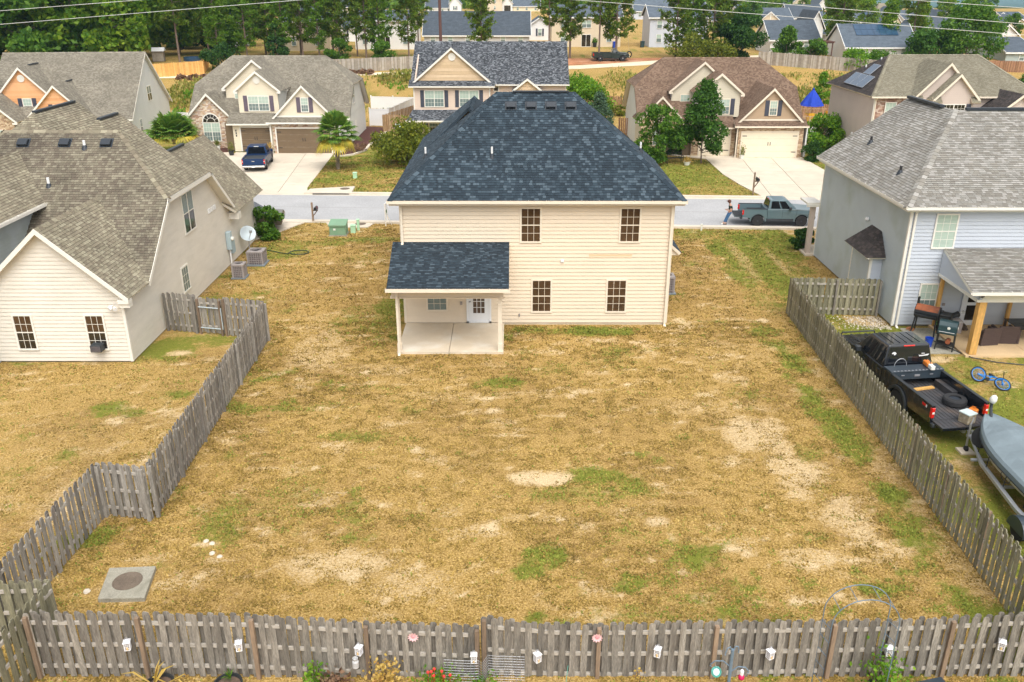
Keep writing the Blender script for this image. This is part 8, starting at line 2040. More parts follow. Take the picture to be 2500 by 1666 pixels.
mb = tube_([(18.3,34.6,0.06),(18.7,33.6,0.05),(19.1,32.75,0.05),(19.9,32.3,0.035),(21.0,32.0,0.035),(22.2,31.2,0.035),(23.5,30.9,0.035)],0.022,5); mb.obj('tube', 'black_plastic', t)

# street furniture
world0()
t = thing('transformer_box', 'green steel electric transformer box on the lawn by the street', 'transformer', (-10.75,51.9,0))
mb = box_(-11.3,51.45,-0.05,-10.2,52.45,0.06); mb.obj('base_pad', 'old_concrete', t, fix=0)
mb = box_(-11.25,51.5,0.06,-10.25,52.35,0.62); mb.obj('cabinet', 'util_green', t, bevel=0.02)
mb = prism_([(-11.29,51.44,0.62),(-11.29,52.4,0.80),(-11.29,52.4,0.86),(-11.29,51.44,0.70)],(1.08,0,0)); mb.prism([(-11.25,51.5,0.6),(-11.25,52.35,0.6),(-11.25,52.35,0.8),(-11.25,51.5,0.64)],(1.0,0,0)); mb.obj('lid', 'util_green', t)
mb = box_(-11.0,51.485,0.36,-10.86,51.502,0.48); mb.obj('warning_label', 'lamp_white', t, fix=0)
def pedestal(label, x, y, h, w, m='pale_green'):
    t = thing('utility_pedestal', label, 'utility pedestal', (x, y, 0))
    mb = box_(x - w / 2, y - w / 2,-0.05, x + w / 2, y + w / 2, h - 0.06); mb.obj('case', M[m], t, bevel=0.015)
    mb = box_(x - w / 2 - 0.02, y - w / 2 - 0.02, h - 0.08, x + w / 2 + 0.02, y + w / 2 + 0.02, h); mb.obj('cap', M[m], t, bevel=0.015)
pedestal('small pale green utility pedestal right of the green transformer box', -9.93,52.35,0.5,0.3)
pedestal('slim taller pale post right of the small pedestal near the manhole', -9.7,52.9,0.72,0.16, 'pale_green')
pedestal('small pale green pedestal on the lawn below the palm', -12.55,68.6,0.48,0.3)
pedestal('thin pale post at the kerb right of the beige house', 11.95,52.85,0.42,0.1, 'lamp_white')
def mailbox(label, x, y, z0, s=1.0, arm=1):
    t = thing('mailbox', label, 'mailbox', (x, y, z0))
    mb = box_(x - 0.05, y - 0.05, z0 - 0.1, x + 0.05, y + 0.05, z0 + 1.45 * s); mb.obj('post', 'wood_post', t, fix=0)
    mb = box_(x, y - 0.045, z0 + 0.85 * s, x + 0.36, y + 0.045, z0 + 0.93 * s); mb.prism([(x + 0.05, y - 0.03, z0 + 0.45 * s),(x + 0.34, y - 0.03, z0 + 0.85 * s),(x + 0.27, y - 0.03, z0 + 0.85 * s),(x + 0.05, y - 0.03, z0 + 0.55 * s)],(0,0.06,0)); mb.obj('arm', 'wood_post', t)
    mb = MB(); n = 8; pr = [(-0.09,0)] + [(0.09 * -cos(pi * k / n),0.12 + 0.09 * sin(pi * k / n)) for k in range(n + 1)] + [(0.09,0)]
    mb.prism([(x + 0.24 + a, y - 0.26, z0 + 0.93 * s + b) for a, b in pr],(0,0.52,0)); bx_ = mb.obj('box', 'black_iron', t)
    mb = box_(x + 0.335, y - 0.1, z0 + 1.05 * s, x + 0.345, y - 0.07, z0 + 1.2 * s); mb.obj('flag', 'tail_red', bx_, fix=0)
mailbox('black mailbox on a wooden post at the kerb left of the beige house', -12.95,54.75,0.0,0.92)
mailbox('dark mailbox on a tall brown post beside the brown house driveway', 17.75,62.7,0.0,1.15)
t = thing('yard_sign', 'white yard sign on a wooden frame seen edge-on left of the beige house', 'sign', (-8.05,54.35,0))
mb = box_(-8.14,53.9,-0.1,-8.08,53.96,1.45); mb.box(-8.14,54.72,-0.1,-8.08,54.78,1.45); mb.obj('frame', 'white_trim', t, fix=0)
mb = box_(-8.13,53.96,0.62,-8.09,54.72,1.42); pn = mb.obj('board', 'white_vinyl', t, fix=0)
mb = box_(-8.135,54.05,0.72,-8.085,54.6,0.95); mb.obj('print', mat('sign_print_green', (0.10,0.20,0.08),0.6,0.1,3.0), pn, fix=False)
mb = tube_([(-8.1,54.0,0.9),(-7.75,54.15,0.0)],0.022,5); mb.obj('brace', 'white_trim', t)
t = thing('garden_hose', 'dark green hose coiled on the tan side lawn left of the beige house', 'hose', (-12.6,47.9,0))
mb = tube_([(-14.3,48.4,0.04),(-13.5,47.9,0.04),(-12.9,47.6,0.04)] + [(-12.3 + 0.55 * cos(a),47.9 + 0.42 * sin(a),0.045) for a in [2.6 + 0.5 * k for k in range(16)]],0.03,5); mb.obj('tube', mat('green_hose', (0.035,0.055,0.025),0.6,0.1,4.0), t)
t = thing('satellite_dish', 'small grey satellite dish left of the olive bush by the brown fence', 'satellite dish', (-11.45,88.0,0))
mb = tube_([(-11.45,88.0,-0.05),(-11.45,88.0,0.9)],0.03,8); mb.obj('pole', 'steel', t)
mb = lathe_((-11.45,87.95,1.05),(0.5,-0.75,0.45),[(0.0,-0.08),(0.25,-0.05),(0.42,0.02),(0.41,0.03),(0.24,-0.03),(0.0,-0.06)],20); mb.obj('reflector', 'dish', t, smooth=True)
t = thing('concrete_pad', 'square old concrete slab with a round rusty manhole lid at lower left of the yard', 'manhole slab', (-9.95,18.15,0))
mb = prism_([(-10.66,18.72,-0.1),(-9.46,18.80,-0.1),(-9.26,17.52,-0.1),(-10.42,17.48,-0.1)],(0,0,0.22)); mb.obj('slab', 'old_concrete', t, bevel=0.012)
mb = lathe_((-9.95,18.17,0.12),(0,0,1),[(0.37,-0.02),(0.37,0.014),(0.35,0.02),(0.335,0.012)],30); mb.obj('rim', 'rusty_lid', t)
mb = lathe_((-9.95,18.17,0.12),(0,0,1),[(0.33,-0.02),(0.33,0.016),(0.28,0.018)],30)
for k in range(-3,4):
    for q in range(-3,4):
        if k * k + q * q < 10: mb.box(-9.95 + k * 0.075 - 0.018,18.17 + q * 0.075 - 0.018,0.137,-9.95 + k * 0.075 + 0.018,18.17 + q * 0.075 + 0.018,0.145)
mb.obj('lid', 'rusty_lid', t)
# pots, bench and beds at the houses opposite
def potted(label, x, y, z0, r, h, m, leafm, seed, s=1.0, cat='plant pot', lp=0.08, ph=0.5):
    t = thing('plant_pot', label, cat, (x, y, z0),0, world=0)
    mb = lathe_((0,0,0),(0,0,1),[(r * 0.72,0),(r, h),(r * 1.08, h),(r * 1.08, h - 0.03),(r * 0.9, h - 0.02),(r * 0.85, h - 0.06)],18); mb.obj('pot', M[m], t)
    mb = lathe_((0,0, h - 0.07),(0,0,1),[(r * 0.9,0),(r * 0.9,0.01)],16); mb.obj('soil', 'soil', t)
    rr = np.random.default_rng(seed); n = 260; P_ = rr.normal(size=(n, 3)) * np.array([r * 0.55, r * 0.55, ph * 0.35]) + np.array([0,0, h + ph * 0.4]); P_[:, 2] = np.maximum(P_[:, 2], h - 0.02)
    link('leaves', quads_mesh('leaves', leaf_cards(P_, lp, rr), M[leafm]), t)
    return t
potted('orange-flowered pot between the two brown garage doors', -21.95,78.75,0.05,0.26,0.5, 'terracotta', 'dry_leaf', 81)
potted('yellow-leaved planter left of the blue pickup', -25.35,78.3,0.05,0.26,0.45, 'pot_black', 'leaf_olive', 82, ph=0.7)
potted('white urn with flowers in the bed before the stone gable', -27.2,80.3,0.03,0.24,0.55, 'lamp_white', 'leaf_olive', 83)
potted('flower pot at the brick pier between the cream garage doors', 20.35,76.55,0.05,0.2,0.4, 'lamp_white', 'leaf_olive', 84, ph=0.8)
potted('yellow flower pot beside the garden bench under the pear tree', 15.0,74.0,0.0,0.3,0.3, 'lamp_white', 'dry_leaf', 85, ph=0.4)
t = thing('garden_bench', 'black iron garden bench under the pear tree', 'bench', (14.1,75.0,0), R(12), world=0)
for k in range(4):
    mb = box_(-0.75,-0.2 + 0.11 * k, 0.42,0.75,-0.12 + 0.11 * k, 0.45); mb.obj('slat', 'black_iron', t, fix=0)
for s_ in (-1,1):
    mb = box_(s_ * 0.72 - 0.02,-0.22,0, s_ * 0.72 + 0.02,-0.18,0.62); mb.box(s_ * 0.72 - 0.02,0.2,0, s_ * 0.72 + 0.02,0.24,0.9); mb.box(s_ * 0.72 - 0.02,-0.22,0.6, s_ * 0.72 + 0.02,0.24,0.64); mb.obj('bench_end', 'black_iron', t, fix=0)
mb = MB()
for k in range(11): mb.box(-0.7 + 0.14 * k - 0.012,0.21,0.45,-0.7 + 0.14 * k + 0.012,0.23,0.9)
mb.box(-0.74,0.2,0.86,0.74,0.24,0.9); mb.obj('backrest', 'black_iron', t, fix=0)
t = thing('lamp_post', 'dark garden lamp post with two lanterns left of the stone gable', 'lamp', (-31.0,81.8,0),0, world=0)
mb = tube_([(0,0,0),(0,0,1.9)],0.04,8); mb.tube([(-0.25,0,1.75),(0,0,1.6),(0.25,0,1.75)],0.02,6); mb.obj('post', 'black_iron', t)
for s_ in (-1,1):
    mb = lathe_((s_ * 0.25,0,1.75),(0,0,1),[(0.06,0),(0.09,0.22),(0.11,0.24),(0.02,0.34)],8); mb.obj('lantern', 'black_iron', t)
world0()

# person leaning on the grey pickup's tailgate
t = thing('person', 'person in dark green T-shirt and jeans leaning against the grey pickup tailgate looking down', 'person', (14.02,54.25,0.02), R(180), world=0); t.scale = (0.9,0.9,0.9)
def skin_body(name, verts, edges, radii, m, parent, root=0):
    me = bpy.data.meshes.new(name); me.from_pydata(verts, edges, []); me.materials.append(m)
    o = link(name, me, parent); md = o.modifiers.new('Skin', 'SKIN'); md.use_smooth_shade = True
    for k, r_ in enumerate(radii): me.skin_vertices[0].data[k].radius = (r_, r_) if not isinstance(r_, tuple) else r_
    me.skin_vertices[0].data[root].use_root = True
    sb = o.modifiers.new('Subdivision', 'SUBSURF'); sb.levels = 1; sb.render_levels = 1
    return o
# facing +x: hips back against the gate, legs forward, head bowed over the hands
bv = [(-0.02,0,0.93),(-0.03,0,1.08),(-0.01,0,1.25),(0.0,0,1.40),(0.04,0,1.50),(0.09,0,1.56),(0.13,0,1.66),
      (0.02,0.09,0.88),(0.17,0.10,0.50),(0.26,0.07,0.10),(0.40,0.08,0.04),
      (0.02,-0.09,0.88),(0.20,-0.06,0.50),(0.38,0.00,0.11),(0.52,-0.01,0.05),
      (0.0,0.18,1.38),(-0.04,0.25,1.12),(0.20,0.16,1.04),(0.30,0.10,1.07),
      (0.0,-0.18,1.38),(-0.04,-0.25,1.12),(0.20,-0.16,1.04),(0.30,-0.09,1.08)]
be = [(0,1),(1,2),(2,3),(3,4),(4,5),(5,6),(0,7),(7,8),(8,9),(9,10),(0,11),(11,12),(12,13),(13,14),(3,15),(15,16),(16,17),(17,18),(3,19),(19,20),(20,21),(21,22)]
brd = [0.13,(0.13,0.115),(0.15,0.115),(0.15,0.11),0.055,0.075,0.105,0.10,0.068,0.045,0.035,0.10,0.068,0.045,0.035,0.062,0.045,0.036,0.028,0.062,0.045,0.036,0.028]
body = skin_body('body', bv, be, brd, M['skin'], t)
skin_body('jeans', [bv[0],(-0.03,0,1.0), bv[7], bv[8],(0.255,0.072,0.16), bv[11], bv[12],(0.37,0.0,0.16)],[(0,1),(0,2),(2,3),(3,4),(0,5),(5,6),(6,7)],[(0.15,0.135),(0.14,0.12),0.118,0.084,0.066,0.118,0.084,0.066], M['jeans'], t)
skin_body('t_shirt', [(-0.03,0,0.98), bv[1], bv[2], bv[3],(0.0,0.19,1.37),(-0.03,0.24,1.20),(0.0,-0.19,1.37),(-0.03,-0.24,1.20)],[(0,1),(1,2),(2,3),(3,4),(4,5),(3,6),(6,7)],[(0.155,0.13),(0.15,0.13),(0.17,0.13),(0.165,0.12),0.078,0.068,0.078,0.068], M['tshirt'], t)
for f in (9,13):
    q = bv[f]; mb = box_(q[0] - 0.09, q[1] - 0.05,0.0, q[0] + 0.18, q[1] + 0.05,0.09); mb.obj('shoe', 'lamp_white' if f == 13 else M['bark'], t, bevel=0.03, seg=2)
mb = lathe_((0.115,0,1.67),(-0.35,0,1),[(0.122,-0.08),(0.128,0.0),(0.118,0.07),(0.07,0.12),(0.0,0.13)],16); mb.obj('hair', 'hair', t, smooth=True)
mb = prism_([(0.19,-0.075,1.72),(0.33,-0.05,1.68),(0.33,0.05,1.68),(0.19,0.075,1.72)],(0,0,0.015)); mb.obj('cap_brim', 'hair', t)
mb = MB()
for s_ in (1,-1):
    mb.lathe((0.225, s_ * 0.038,1.665),(1,0,0),[(0.014,0),(0.009,0.008)],8)
mb.obj('eye', 'black_iron', t)
mb = prism_([(0.225,-0.014,1.61),(0.225,0.014,1.61),(0.225,0.0,1.66)],(0.028,0,-0.006)); mb.box(0.215,-0.025,1.575,0.226,0.025,1.583); mb.obj('nose', 'skin', t)
for s_ in (1,-1):                                            # curled fingers round a phone
    for k in range(4): mb = tube_([(0.30 + 0.012 * k, s_ * 0.10 - s_ * 0.01,1.075 + 0.004 * k),(0.335 + 0.012 * k, s_ * 0.075,1.09),(0.345 + 0.012 * k, s_ * 0.05,1.10 - 0.004 * k)],0.0095,5, r1=0.007); mb.obj('finger', 'skin', t)
    mb = tube_([(0.28, s_ * 0.10,1.09),(0.30, s_ * 0.06,1.12),(0.325, s_ * 0.045,1.125)],0.011,5, r1=0.008); mb.obj('thumb', 'skin', t)
world0()
t = thing('phone', 'dark phone held in both hands of the person by the grey pickup', 'phone', (14.02 - 0.3,54.25,0.99),0, world=0)
mb = box_(-0.035,-0.065,0.0,0.035,0.065,0.01); mb.obj('case', 'black_iron', t, fix=0)

# deck with the blue umbrella
t = thing('deck', 'raised wooden deck with railings and steps beside the mauve-sided house', 'deck', (30.7,92.0,0))
DX0, DX1, DY0, DY1, DZ = 28.6,34.2,90.0,96.0,0.9
n = 36
for k in range(n):
    mb = MB(); y0_ = DY0 + (DY1 - DY0) * k / n; mb.box(DX0, y0_, DZ - 0.04, DX1, y0_ + (DY1 - DY0) / n - 0.012, DZ); mb.obj('deck_board', 'deck_wood', t, fix=0)
mb = box_(DX0, DY0 - 0.05, DZ - 0.25, DX1, DY0 - 0.005, DZ - 0.045); mb.box(DX0 - 0.05, DY0, DZ - 0.25, DX0 - 0.005, DY1, DZ - 0.045); mb.obj('rim_joist', 'deck_wood', t, fix=0)
for x in np.linspace(DX0, DX1,4):
    mb = box_(x - 0.05, DY0 - 0.05,0, x + 0.05, DY0 + 0.05, DZ + 0.95); mb.obj('post', 'deck_wood', t, fix=0)
def rails(x0, y0, x1, y1):
    mb = MB(); a, b = Vector((x0, y0,0)), Vector((x1, y1,0)); U = (b - a).normalized(); L_ = (b - a).length; V = Vector((-U.y, U.x, 0))
    mb.fbox(a, U, V, Z3,0, L_, -0.04,0.04, DZ + 0.9, DZ + 0.96); mb.fbox(a, U, V, Z3,0, L_, -0.02,0.02, DZ + 0.08, DZ + 0.14)
    for k in range(int(L_ / 0.14)): mb.fbox(a, U, V, Z3, k * 0.14 + 0.04, k * 0.14 + 0.08,-0.015,0.015, DZ + 0.1, DZ + 0.92)
    mb.obj('railing', 'deck_wood', t, fix=0)
rails(DX0, DY0,31.4, DY0); rails(32.8, DY0, DX1, DY0); rails(DX0, DY0, DX0, DY1); rails(DX0, DY1, DX1, DY1)
for k in range(5):
    mb = MB(); z_ = DZ - 0.16 * (k + 1); mb.box(31.5, DY0 - 0.3 * (k + 1), z_ - 0.04,32.7, DY0 - 0.3 * k - 0.01, z_); mb.obj('step', 'deck_wood', t, fix=0)
for x in (31.46,32.74):
    mb = prism_([(x, DY0, DZ + 0.9),(x, DY0 - 1.6,0.95),(x, DY0 - 1.6,0.87),(x, DY0, DZ + 0.82)],(0.05,0,0)); mb.box(x, DY0 - 1.62,0, x + 0.06, DY0 - 1.55,0.95); mb.obj('stair_rail', 'deck_wood', t)
t = thing('parasol', 'half-closed royal blue garden umbrella standing on the wooden deck', 'umbrella', (31.7,93.6, DZ),0, world=0)
mb = tube_([(0,0,0),(0,0,3.35)],0.03,8); mb.lathe((0,0,0),(0,0,1),[(0.28,0),(0.26,0.06),(0.06,0.1)],16); mb.obj('pole', 'steel', t)
mb = MB(); n = 16
for k in range(n):
    a0, a1 = 2 * pi * k / n, 2 * pi * (k + 1) / n; r0 = 1.25 if k % 2 else 1.05; r1 = 1.05 if k % 2 else 1.25
    mb.poly([(0.04 * cos(a0),0.04 * sin(a0),3.25),(0.55 * r0 * cos(a0),0.55 * r0 * sin(a0),2.45),(0.55 * r1 * cos(a1),0.55 * r1 * sin(a1),2.45),(0.04 * cos(a1),0.04 * sin(a1),3.25)])
    mb.poly([(0.55 * r0 * cos(a0),0.55 * r0 * sin(a0),2.45),(r0 * cos(a0), r0 * sin(a0),1.55 + 0.05 * (k % 2)),(r1 * cos(a1), r1 * sin(a1),1.55 + 0.05 * ((k + 1) % 2)),(0.55 * r1 * cos(a1),0.55 * r1 * sin(a1),2.45)])
mb.lathe((0,0,3.2),(0,0,1),[(0.12,0),(0.1,0.1),(0.02,0.18)],10); mb.obj('canopy', 'umbrella_blue', t)
def slat_chair(x, y, rz, label):
    t = thing('slat_chair', label, 'chair', (x, y, DZ), rz, world=False, group='yellow chairs on the deck')
    for k in range(5):
        mb = box_(-0.26 + 0.11 * k, 0.18,0.35,-0.18 + 0.11 * k, 0.22,1.05); mb.obj('back_slat', 'yellow_chair', t, fix=0)
    mb = prism_([(-0.28,-0.3,0.40),(0.28,-0.3,0.40),(0.28,0.2,0.32),(-0.28,0.2,0.32)],(0,0,0.03)); mb.obj('seat', 'yellow_chair', t)
    for s_ in (-1,1):
        mb = box_(s_ * 0.34 - 0.06,-0.34,0.56, s_ * 0.34 + 0.06,0.25,0.59); mb.obj('armrest', 'yellow_chair', t, fix=0)
        mb = box_(s_ * 0.31 - 0.03,-0.3,0, s_ * 0.31 + 0.03,-0.22,0.56); mb.box(s_ * 0.31 - 0.03,0.18,0, s_ * 0.31 + 0.03,0.26,0.56); mb.obj('leg', 'yellow_chair', t, fix=0)
slat_chair(29.2,94.8, R(100), 'yellow chair at the left corner of the deck'); slat_chair(30.0,93.6, R(80), 'yellow chair left of the blue umbrella'); slat_chair(31.2,91.8, R(170), 'yellow chair in front of the blue umbrella'); slat_chair(33.1,93.2, R(-80), 'yellow chair right of the blue umbrella')
t = thing('deck_table', 'round yellow table under the blue umbrella', 'table', (31.7,93.6, DZ),0, world=0)
mb = lathe_((0,0,0.70),(0,0,1),[(0.6,0),(0.6,0.04)],20); mb.obj('tabletop', 'yellow_chair', t)
for k in range(4):
    mb = box_(0.4 * cos(0.785 + 1.571 * k) - 0.03,0.4 * sin(0.785 + 1.571 * k) - 0.03,0,0.4 * cos(0.785 + 1.571 * k) + 0.03,0.4 * sin(0.785 + 1.571 * k) + 0.03,0.7); mb.obj('leg', 'yellow_chair', t, fix=0)
t = thing('ice_chest', 'white ice chest on the ground in front of the deck', 'cool box', (30.2,88.6,0), R(20), world=0)
mb = box_(-0.5,-0.28,0,0.5,0.28,0.85); mb.obj('case', 'white_vinyl', t, bevel=0.04)
mb = box_(-0.52,-0.3,0.85,0.52,0.3,0.95); mb.obj('lid', 'white_vinyl', t, bevel=0.03)
hvac((30.0 - 0.6,72.2,0),0.85,0.9, 'condenser unit beside the mauve-sided house behind the grey roof')

# utility pole, wires, distant odds and ends
world0()
t = thing('utility_pole', 'brown wooden utility pole rising out of the photo behind the black roof', 'utility pole', (-8.2,104.6,0.3))
mb = tube_([(-8.2,104.6,-0.2),(-8.2,104.6,20)],0.19,10, r1=0.15); mb.obj('pole', 'pole_wood', t)
mb = box_(-9.6,104.4,18.6,-6.8,104.52,18.75); mb.obj('cross_arm', 'pole_wood', t, fix=0)
mb = MB()
for x in (-9.4,-7.0): mb.lathe((x, 104.46,18.75),(0,0,1),[(0.06,0),(0.08,0.1),(0.04,0.2)],10)
mb.obj('insulator', 'grill_green', t)
def wire(label, a, b, sag, r=0.028):
    t = thing('power_line', label, 'power line', ((a[0] + b[0]) / 2,(a[1] + b[1]) / 2,(a[2] + b[2]) / 2), group='power lines')
    mb = tube_([(a[0] + (b[0] - a[0]) * k / 24, a[1] + (b[1] - a[1]) * k / 24, a[2] + (b[2] - a[2]) * k / 24 - 4 * sag * (k / 24) * (1 - k / 24)) for k in range(25)], r, 5); mb.obj('cable', mat('wire_grey', (0.62,0.63,0.60),0.5,0.03,1.0), t)
wire('lower left power line crossing the wood and pines', (-75.00,104.40,8.84),(-8.20,104.40,13.86),0.0)
wire('upper left power line above the wood', (-75.00,104.40,10.32),(-8.20,104.40,15.10),0.0)
wire('lowest right power line crossing the far roofs and olive roof house', (80.00,104.40,7.38),(-8.20,104.40,13.81),0.0)
wire('middle right power line crossing the far roofs', (80.00,104.40,8.47),(-8.20,104.40,15.23),0.0)
wire('short topmost right power line near the far hills', (80.00,104.40,10.39),(-8.20,104.40,16.16),0.0)
t = thing('tyre_swing', 'black tyre hanging on a rope right of the old black pickup', 'tyre', (17.6,136.0,3.8),0, world=0)
mb = MB(); n = 20; mb.tube([(0.36 * cos(2 * pi * k / n),0,0.75 + 0.40 * sin(2 * pi * k / n)) for k in range(n + 1)],0.085,8); mb.obj('tread', 'rubber', t)
mb = tube_([(0,0,1.2),(-0.6,0.2,5.5)],0.012,4); mb.obj('rope', 'steel', t)
def bin_(label, x, y, z0, m='blue_plastic'):
    t = thing('wheelie_bin', label, 'wheelie bin', (x, y, z0),0.2, world=0)
    mb = prism_([(-0.27,-0.3,0.06),(0.27,-0.3,0.06),(0.31,-0.36,1.0),(-0.31,-0.36,1.0)],(0,0.66,0)); mb.obj('bin', M[m], t)
    mb = box_(-0.34,-0.4,1.0,0.34,0.36,1.07); mb.obj('lid', M[m], t, bevel=0.02)
    for s_ in (-1,1): mb = lathe_((s_ * 0.26,0.28,0.12),(1,0,0),[(0.12,-0.04),(0.12,0.04)],12); mb.obj('wheel', 'rubber', t)
bin_('blue wheelie bin behind the full pine by the old pickup', 17.9,158.5,4); bin_('blue wheelie bin at the right end of the pale grey gabled house', 31.6,157.6,4); bin_('dark green bin at the left side of the pale grey gabled house', 22.9,159.6,4, 'grill_green')
potted('dark planter at the sliding door of the tan two-storey house', 14.6,160.2,4,0.4,0.8, 'pot_black', 'leaf_mid', 86, ph=0.6, lp=0.2)
t = thing('pergola', 'small dark-roofed pergola behind the old grey fence', 'pergola', (47.0,138.0,3.9),0, world=0)
for x in (-1.3,1.3):
    for y in (-1.2,1.2): mb = box_(x - 0.07, y - 0.07,-0.2, x + 0.07, y + 0.07,2.3); mb.obj('post', 'pole_wood', t, fix=0)
mb = MB()
for k in range(9): mb.box(-1.6,-1.4 + 0.35 * k, 2.3,1.6,-1.33 + 0.35 * k, 2.45)
mb.box(-1.5,-1.25,2.18,1.5,-1.15,2.3); mb.box(-1.5,1.15,2.18,1.5,1.25,2.3); mb.obj('rafters', 'pole_wood', t, fix=0)
t = thing('garden_shed', 'little white-roofed shed at the edge of the wood at upper left', 'shed', (-52.6,134.5,3.7),0.2, world=0)
mb = box_(-0.8,-0.7,0,0.8,0.7,1.5); mb.obj('wall', 'wood_old', t)
mb = prism_([(-1.0,-0.95,1.45),(-1.0,0.95,1.45),(-1.0,0,1.95)],(2.0,0,0)); mb.obj('roof', 'white_vinyl', t)
t = thing('above_ground_pool', 'blue edge of a garden pool behind the new orange fence', 'pool', (-48.0,135.5,3.6),0, world=0)
mb = lathe_((0,0,0),(0,0,1),[(1.3,0),(1.3,0.6),(1.2,0.65),(1.2,0.5),(0,0.5)],24); mb.obj('wall', 'solar', t)

# garden strip at the foot of the photo
def lantern(x, y, z0, rz, label):
    t = thing('lantern', label, 'lantern', (x, y, z0), rz, world=False, group='white lanterns hung on the bottom fence')
    mb = box_(-0.065,-0.065,0,0.065,0.065,0.015)
    for a in (-1,1):
        for b in (-1,1): mb.box(a * 0.056 - 0.009, b * 0.056 - 0.009,0.015, a * 0.056 + 0.009, b * 0.056 + 0.009,0.2)
    for k in (1,2):
        for s_ in (-1,1):
            mb.box(-0.05 + 0.033 * k - 0.004 + (0), s_ * 0.060 - 0.004,0.015,-0.05 + 0.033 * k + 0.004, s_ * 0.060 + 0.004,0.2); mb.box(s_ * 0.060 - 0.004,-0.05 + 0.033 * k - 0.004,0.015, s_ * 0.060 + 0.004,-0.05 + 0.033 * k + 0.004,0.2)
    for z_ in (0.06,0.105,0.15):
        mb.box(-0.062,-0.064, z_ - 0.004,0.062,-0.056, z_ + 0.004); mb.box(-0.062,0.056, z_ - 0.004,0.062,0.064, z_ + 0.004); mb.box(-0.064,-0.062, z_ - 0.004,-0.056,0.062, z_ + 0.004); mb.box(0.056,-0.062, z_ - 0.004,0.064,0.062, z_ + 0.004)
    mb.obj('frame', 'lantern_white', t, fix=0)
    mb = prism_([(-0.078,-0.078,0.2),(0.078,-0.078,0.2),(0.078,0.078,0.2),(-0.078,0.078,0.2)],(0,0,0.012)); mb.poly([(-0.078,-0.078,0.212),(0.078,-0.078,0.212),(0.03,-0.03,0.262),(-0.03,-0.03,0.262)]); mb.poly([(0.078,-0.078,0.212),(0.078,0.078,0.212),(0.03,0.03,0.262),(0.03,-0.03,0.262)]); mb.poly([(0.078,0.078,0.212),(-0.078,0.078,0.212),(-0.03,0.03,0.262),(0.03,0.03,0.262)]); mb.poly([(-0.078,0.078,0.212),(-0.078,-0.078,0.212),(-0.03,-0.03,0.262),(-0.03,0.03,0.262)]); mb.poly([(-0.03,-0.03,0.262),(0.03,-0.03,0.262),(0.03,0.03,0.262),(-0.03,0.03,0.262)])
    mb.obj('cap', 'lantern_white', t)
    mb = box_(-0.052,-0.052,0.016,0.052,0.052,0.19); mb.obj('pane', 'lantern_glass', t, fix=0)
    mb = tube_([(0.034 * cos(pi * k / 8),0,0.262 + 0.06 * sin(pi * k / 8)) for k in range(9)],0.007,5); mb.obj('handle', 'steel', t)
    mb = lathe_((0,-0.053,0.02),(0,0,1),[(0.022,0),(0.022,0.07)],10); mb.obj('candle', 'candle', t)
LN = [(-8.42,1.04,0.25, 'white lantern nearest the left corner, above the spiky yellow plant'),(-5.98,1.02,0.25, 'white lantern above the black pot with dry soil'),(-3.36,0.90,-0.35, 'white lantern with a clear glass jar hung in front of it'),
      (-0.84,0.68,0.0, 'white lantern just left of the step in the fence'),(0.56,0.70,0.55, 'white lantern just right of the step in the fence'),(3.2,0.85,-0.4, 'white lantern right of the second pink flower'),
      (5.68,0.79,0.45, 'white lantern between the bird feeder pole and the wire arch'),(8.28,0.88,-0.2, 'white lantern inside the right leg of the wire arch'),(10.72,1.04,-0.5, 'white lantern on the dark stained post at the right edge')]
for x, z_, rz, lab in LN: lantern(x, 14.83, z_ - 0.12, rz, lab)
def pink_flower(x, z_, label):
    t = thing('metal_flower', label, 'flower ornament', (x, 14.88, z_),0, world=False, group='pink metal flowers on the bottom fence')
    for k in range(11):
        a = 2 * pi * k / 11; d_ = Vector((cos(a),-0.25, sin(a))); s_ = Vector((-sin(a),0, cos(a)))
        mb = MB(); mb.poly([d_ * 0.02, d_ * 0.085 - s_ * 0.026, d_ * 0.13, d_ * 0.085 + s_ * 0.026]); mb.obj('petal', 'pink', t, fix=0)
    mb = lathe_((0,0.0,0),(0,-1,0),[(0.035,-0.01),(0.03,0.025),(0.0,0.03)],10); mb.obj('flower_heart', 'pink_heart', t)
pink_flower(-2.16,1.22, 'pink metal flower left of the fence step'); pink_flower(1.86,1.20, 'pink metal flower right of the fence step')
t = thing('glass_jar', 'clear glass jar hanging below the third lantern', 'jar', (-3.42,14.66,0.55),0, world=0)
mb = lathe_((0,0,0),(0,0,1),[(0.05,0),(0.075,0.03),(0.075,0.18),(0.05,0.22),(0.06,0.27),(0.05,0.27),(0.04,0.22)],16); mb.obj('glass', mat('frosty_glass', (0.50,0.50,0.50),0.15,0.1,6.0), t)
def blades(t, base, n, L_, w, m, seed, droop=0.5, up=1.0):
    r = random.Random(seed)
    for k in range(n):
        a = r.random() * 6.28; el = r.uniform(0.5,1.35) * up; d_ = Vector((cos(a) * cos(el), sin(a) * cos(el), sin(el))); s_ = Vector((-sin(a), cos(a),0)) * w; b0 = Vector(base); l_ = L_ * r.uniform(0.6,1.15)
        p1 = b0 + d_ * l_ * 0.55; p2 = b0 + d_ * l_ - Vector((0,0, droop * l_ * (1.3 - el)))
        mb = MB(); mb.poly([b0 - s_ * 0.5, b0 + s_ * 0.5, p1 + s_, p1 - s_]); mb.poly([p1 - s_, p1 + s_, p2]); mb.obj('leaf', M[m], t, fix=False)
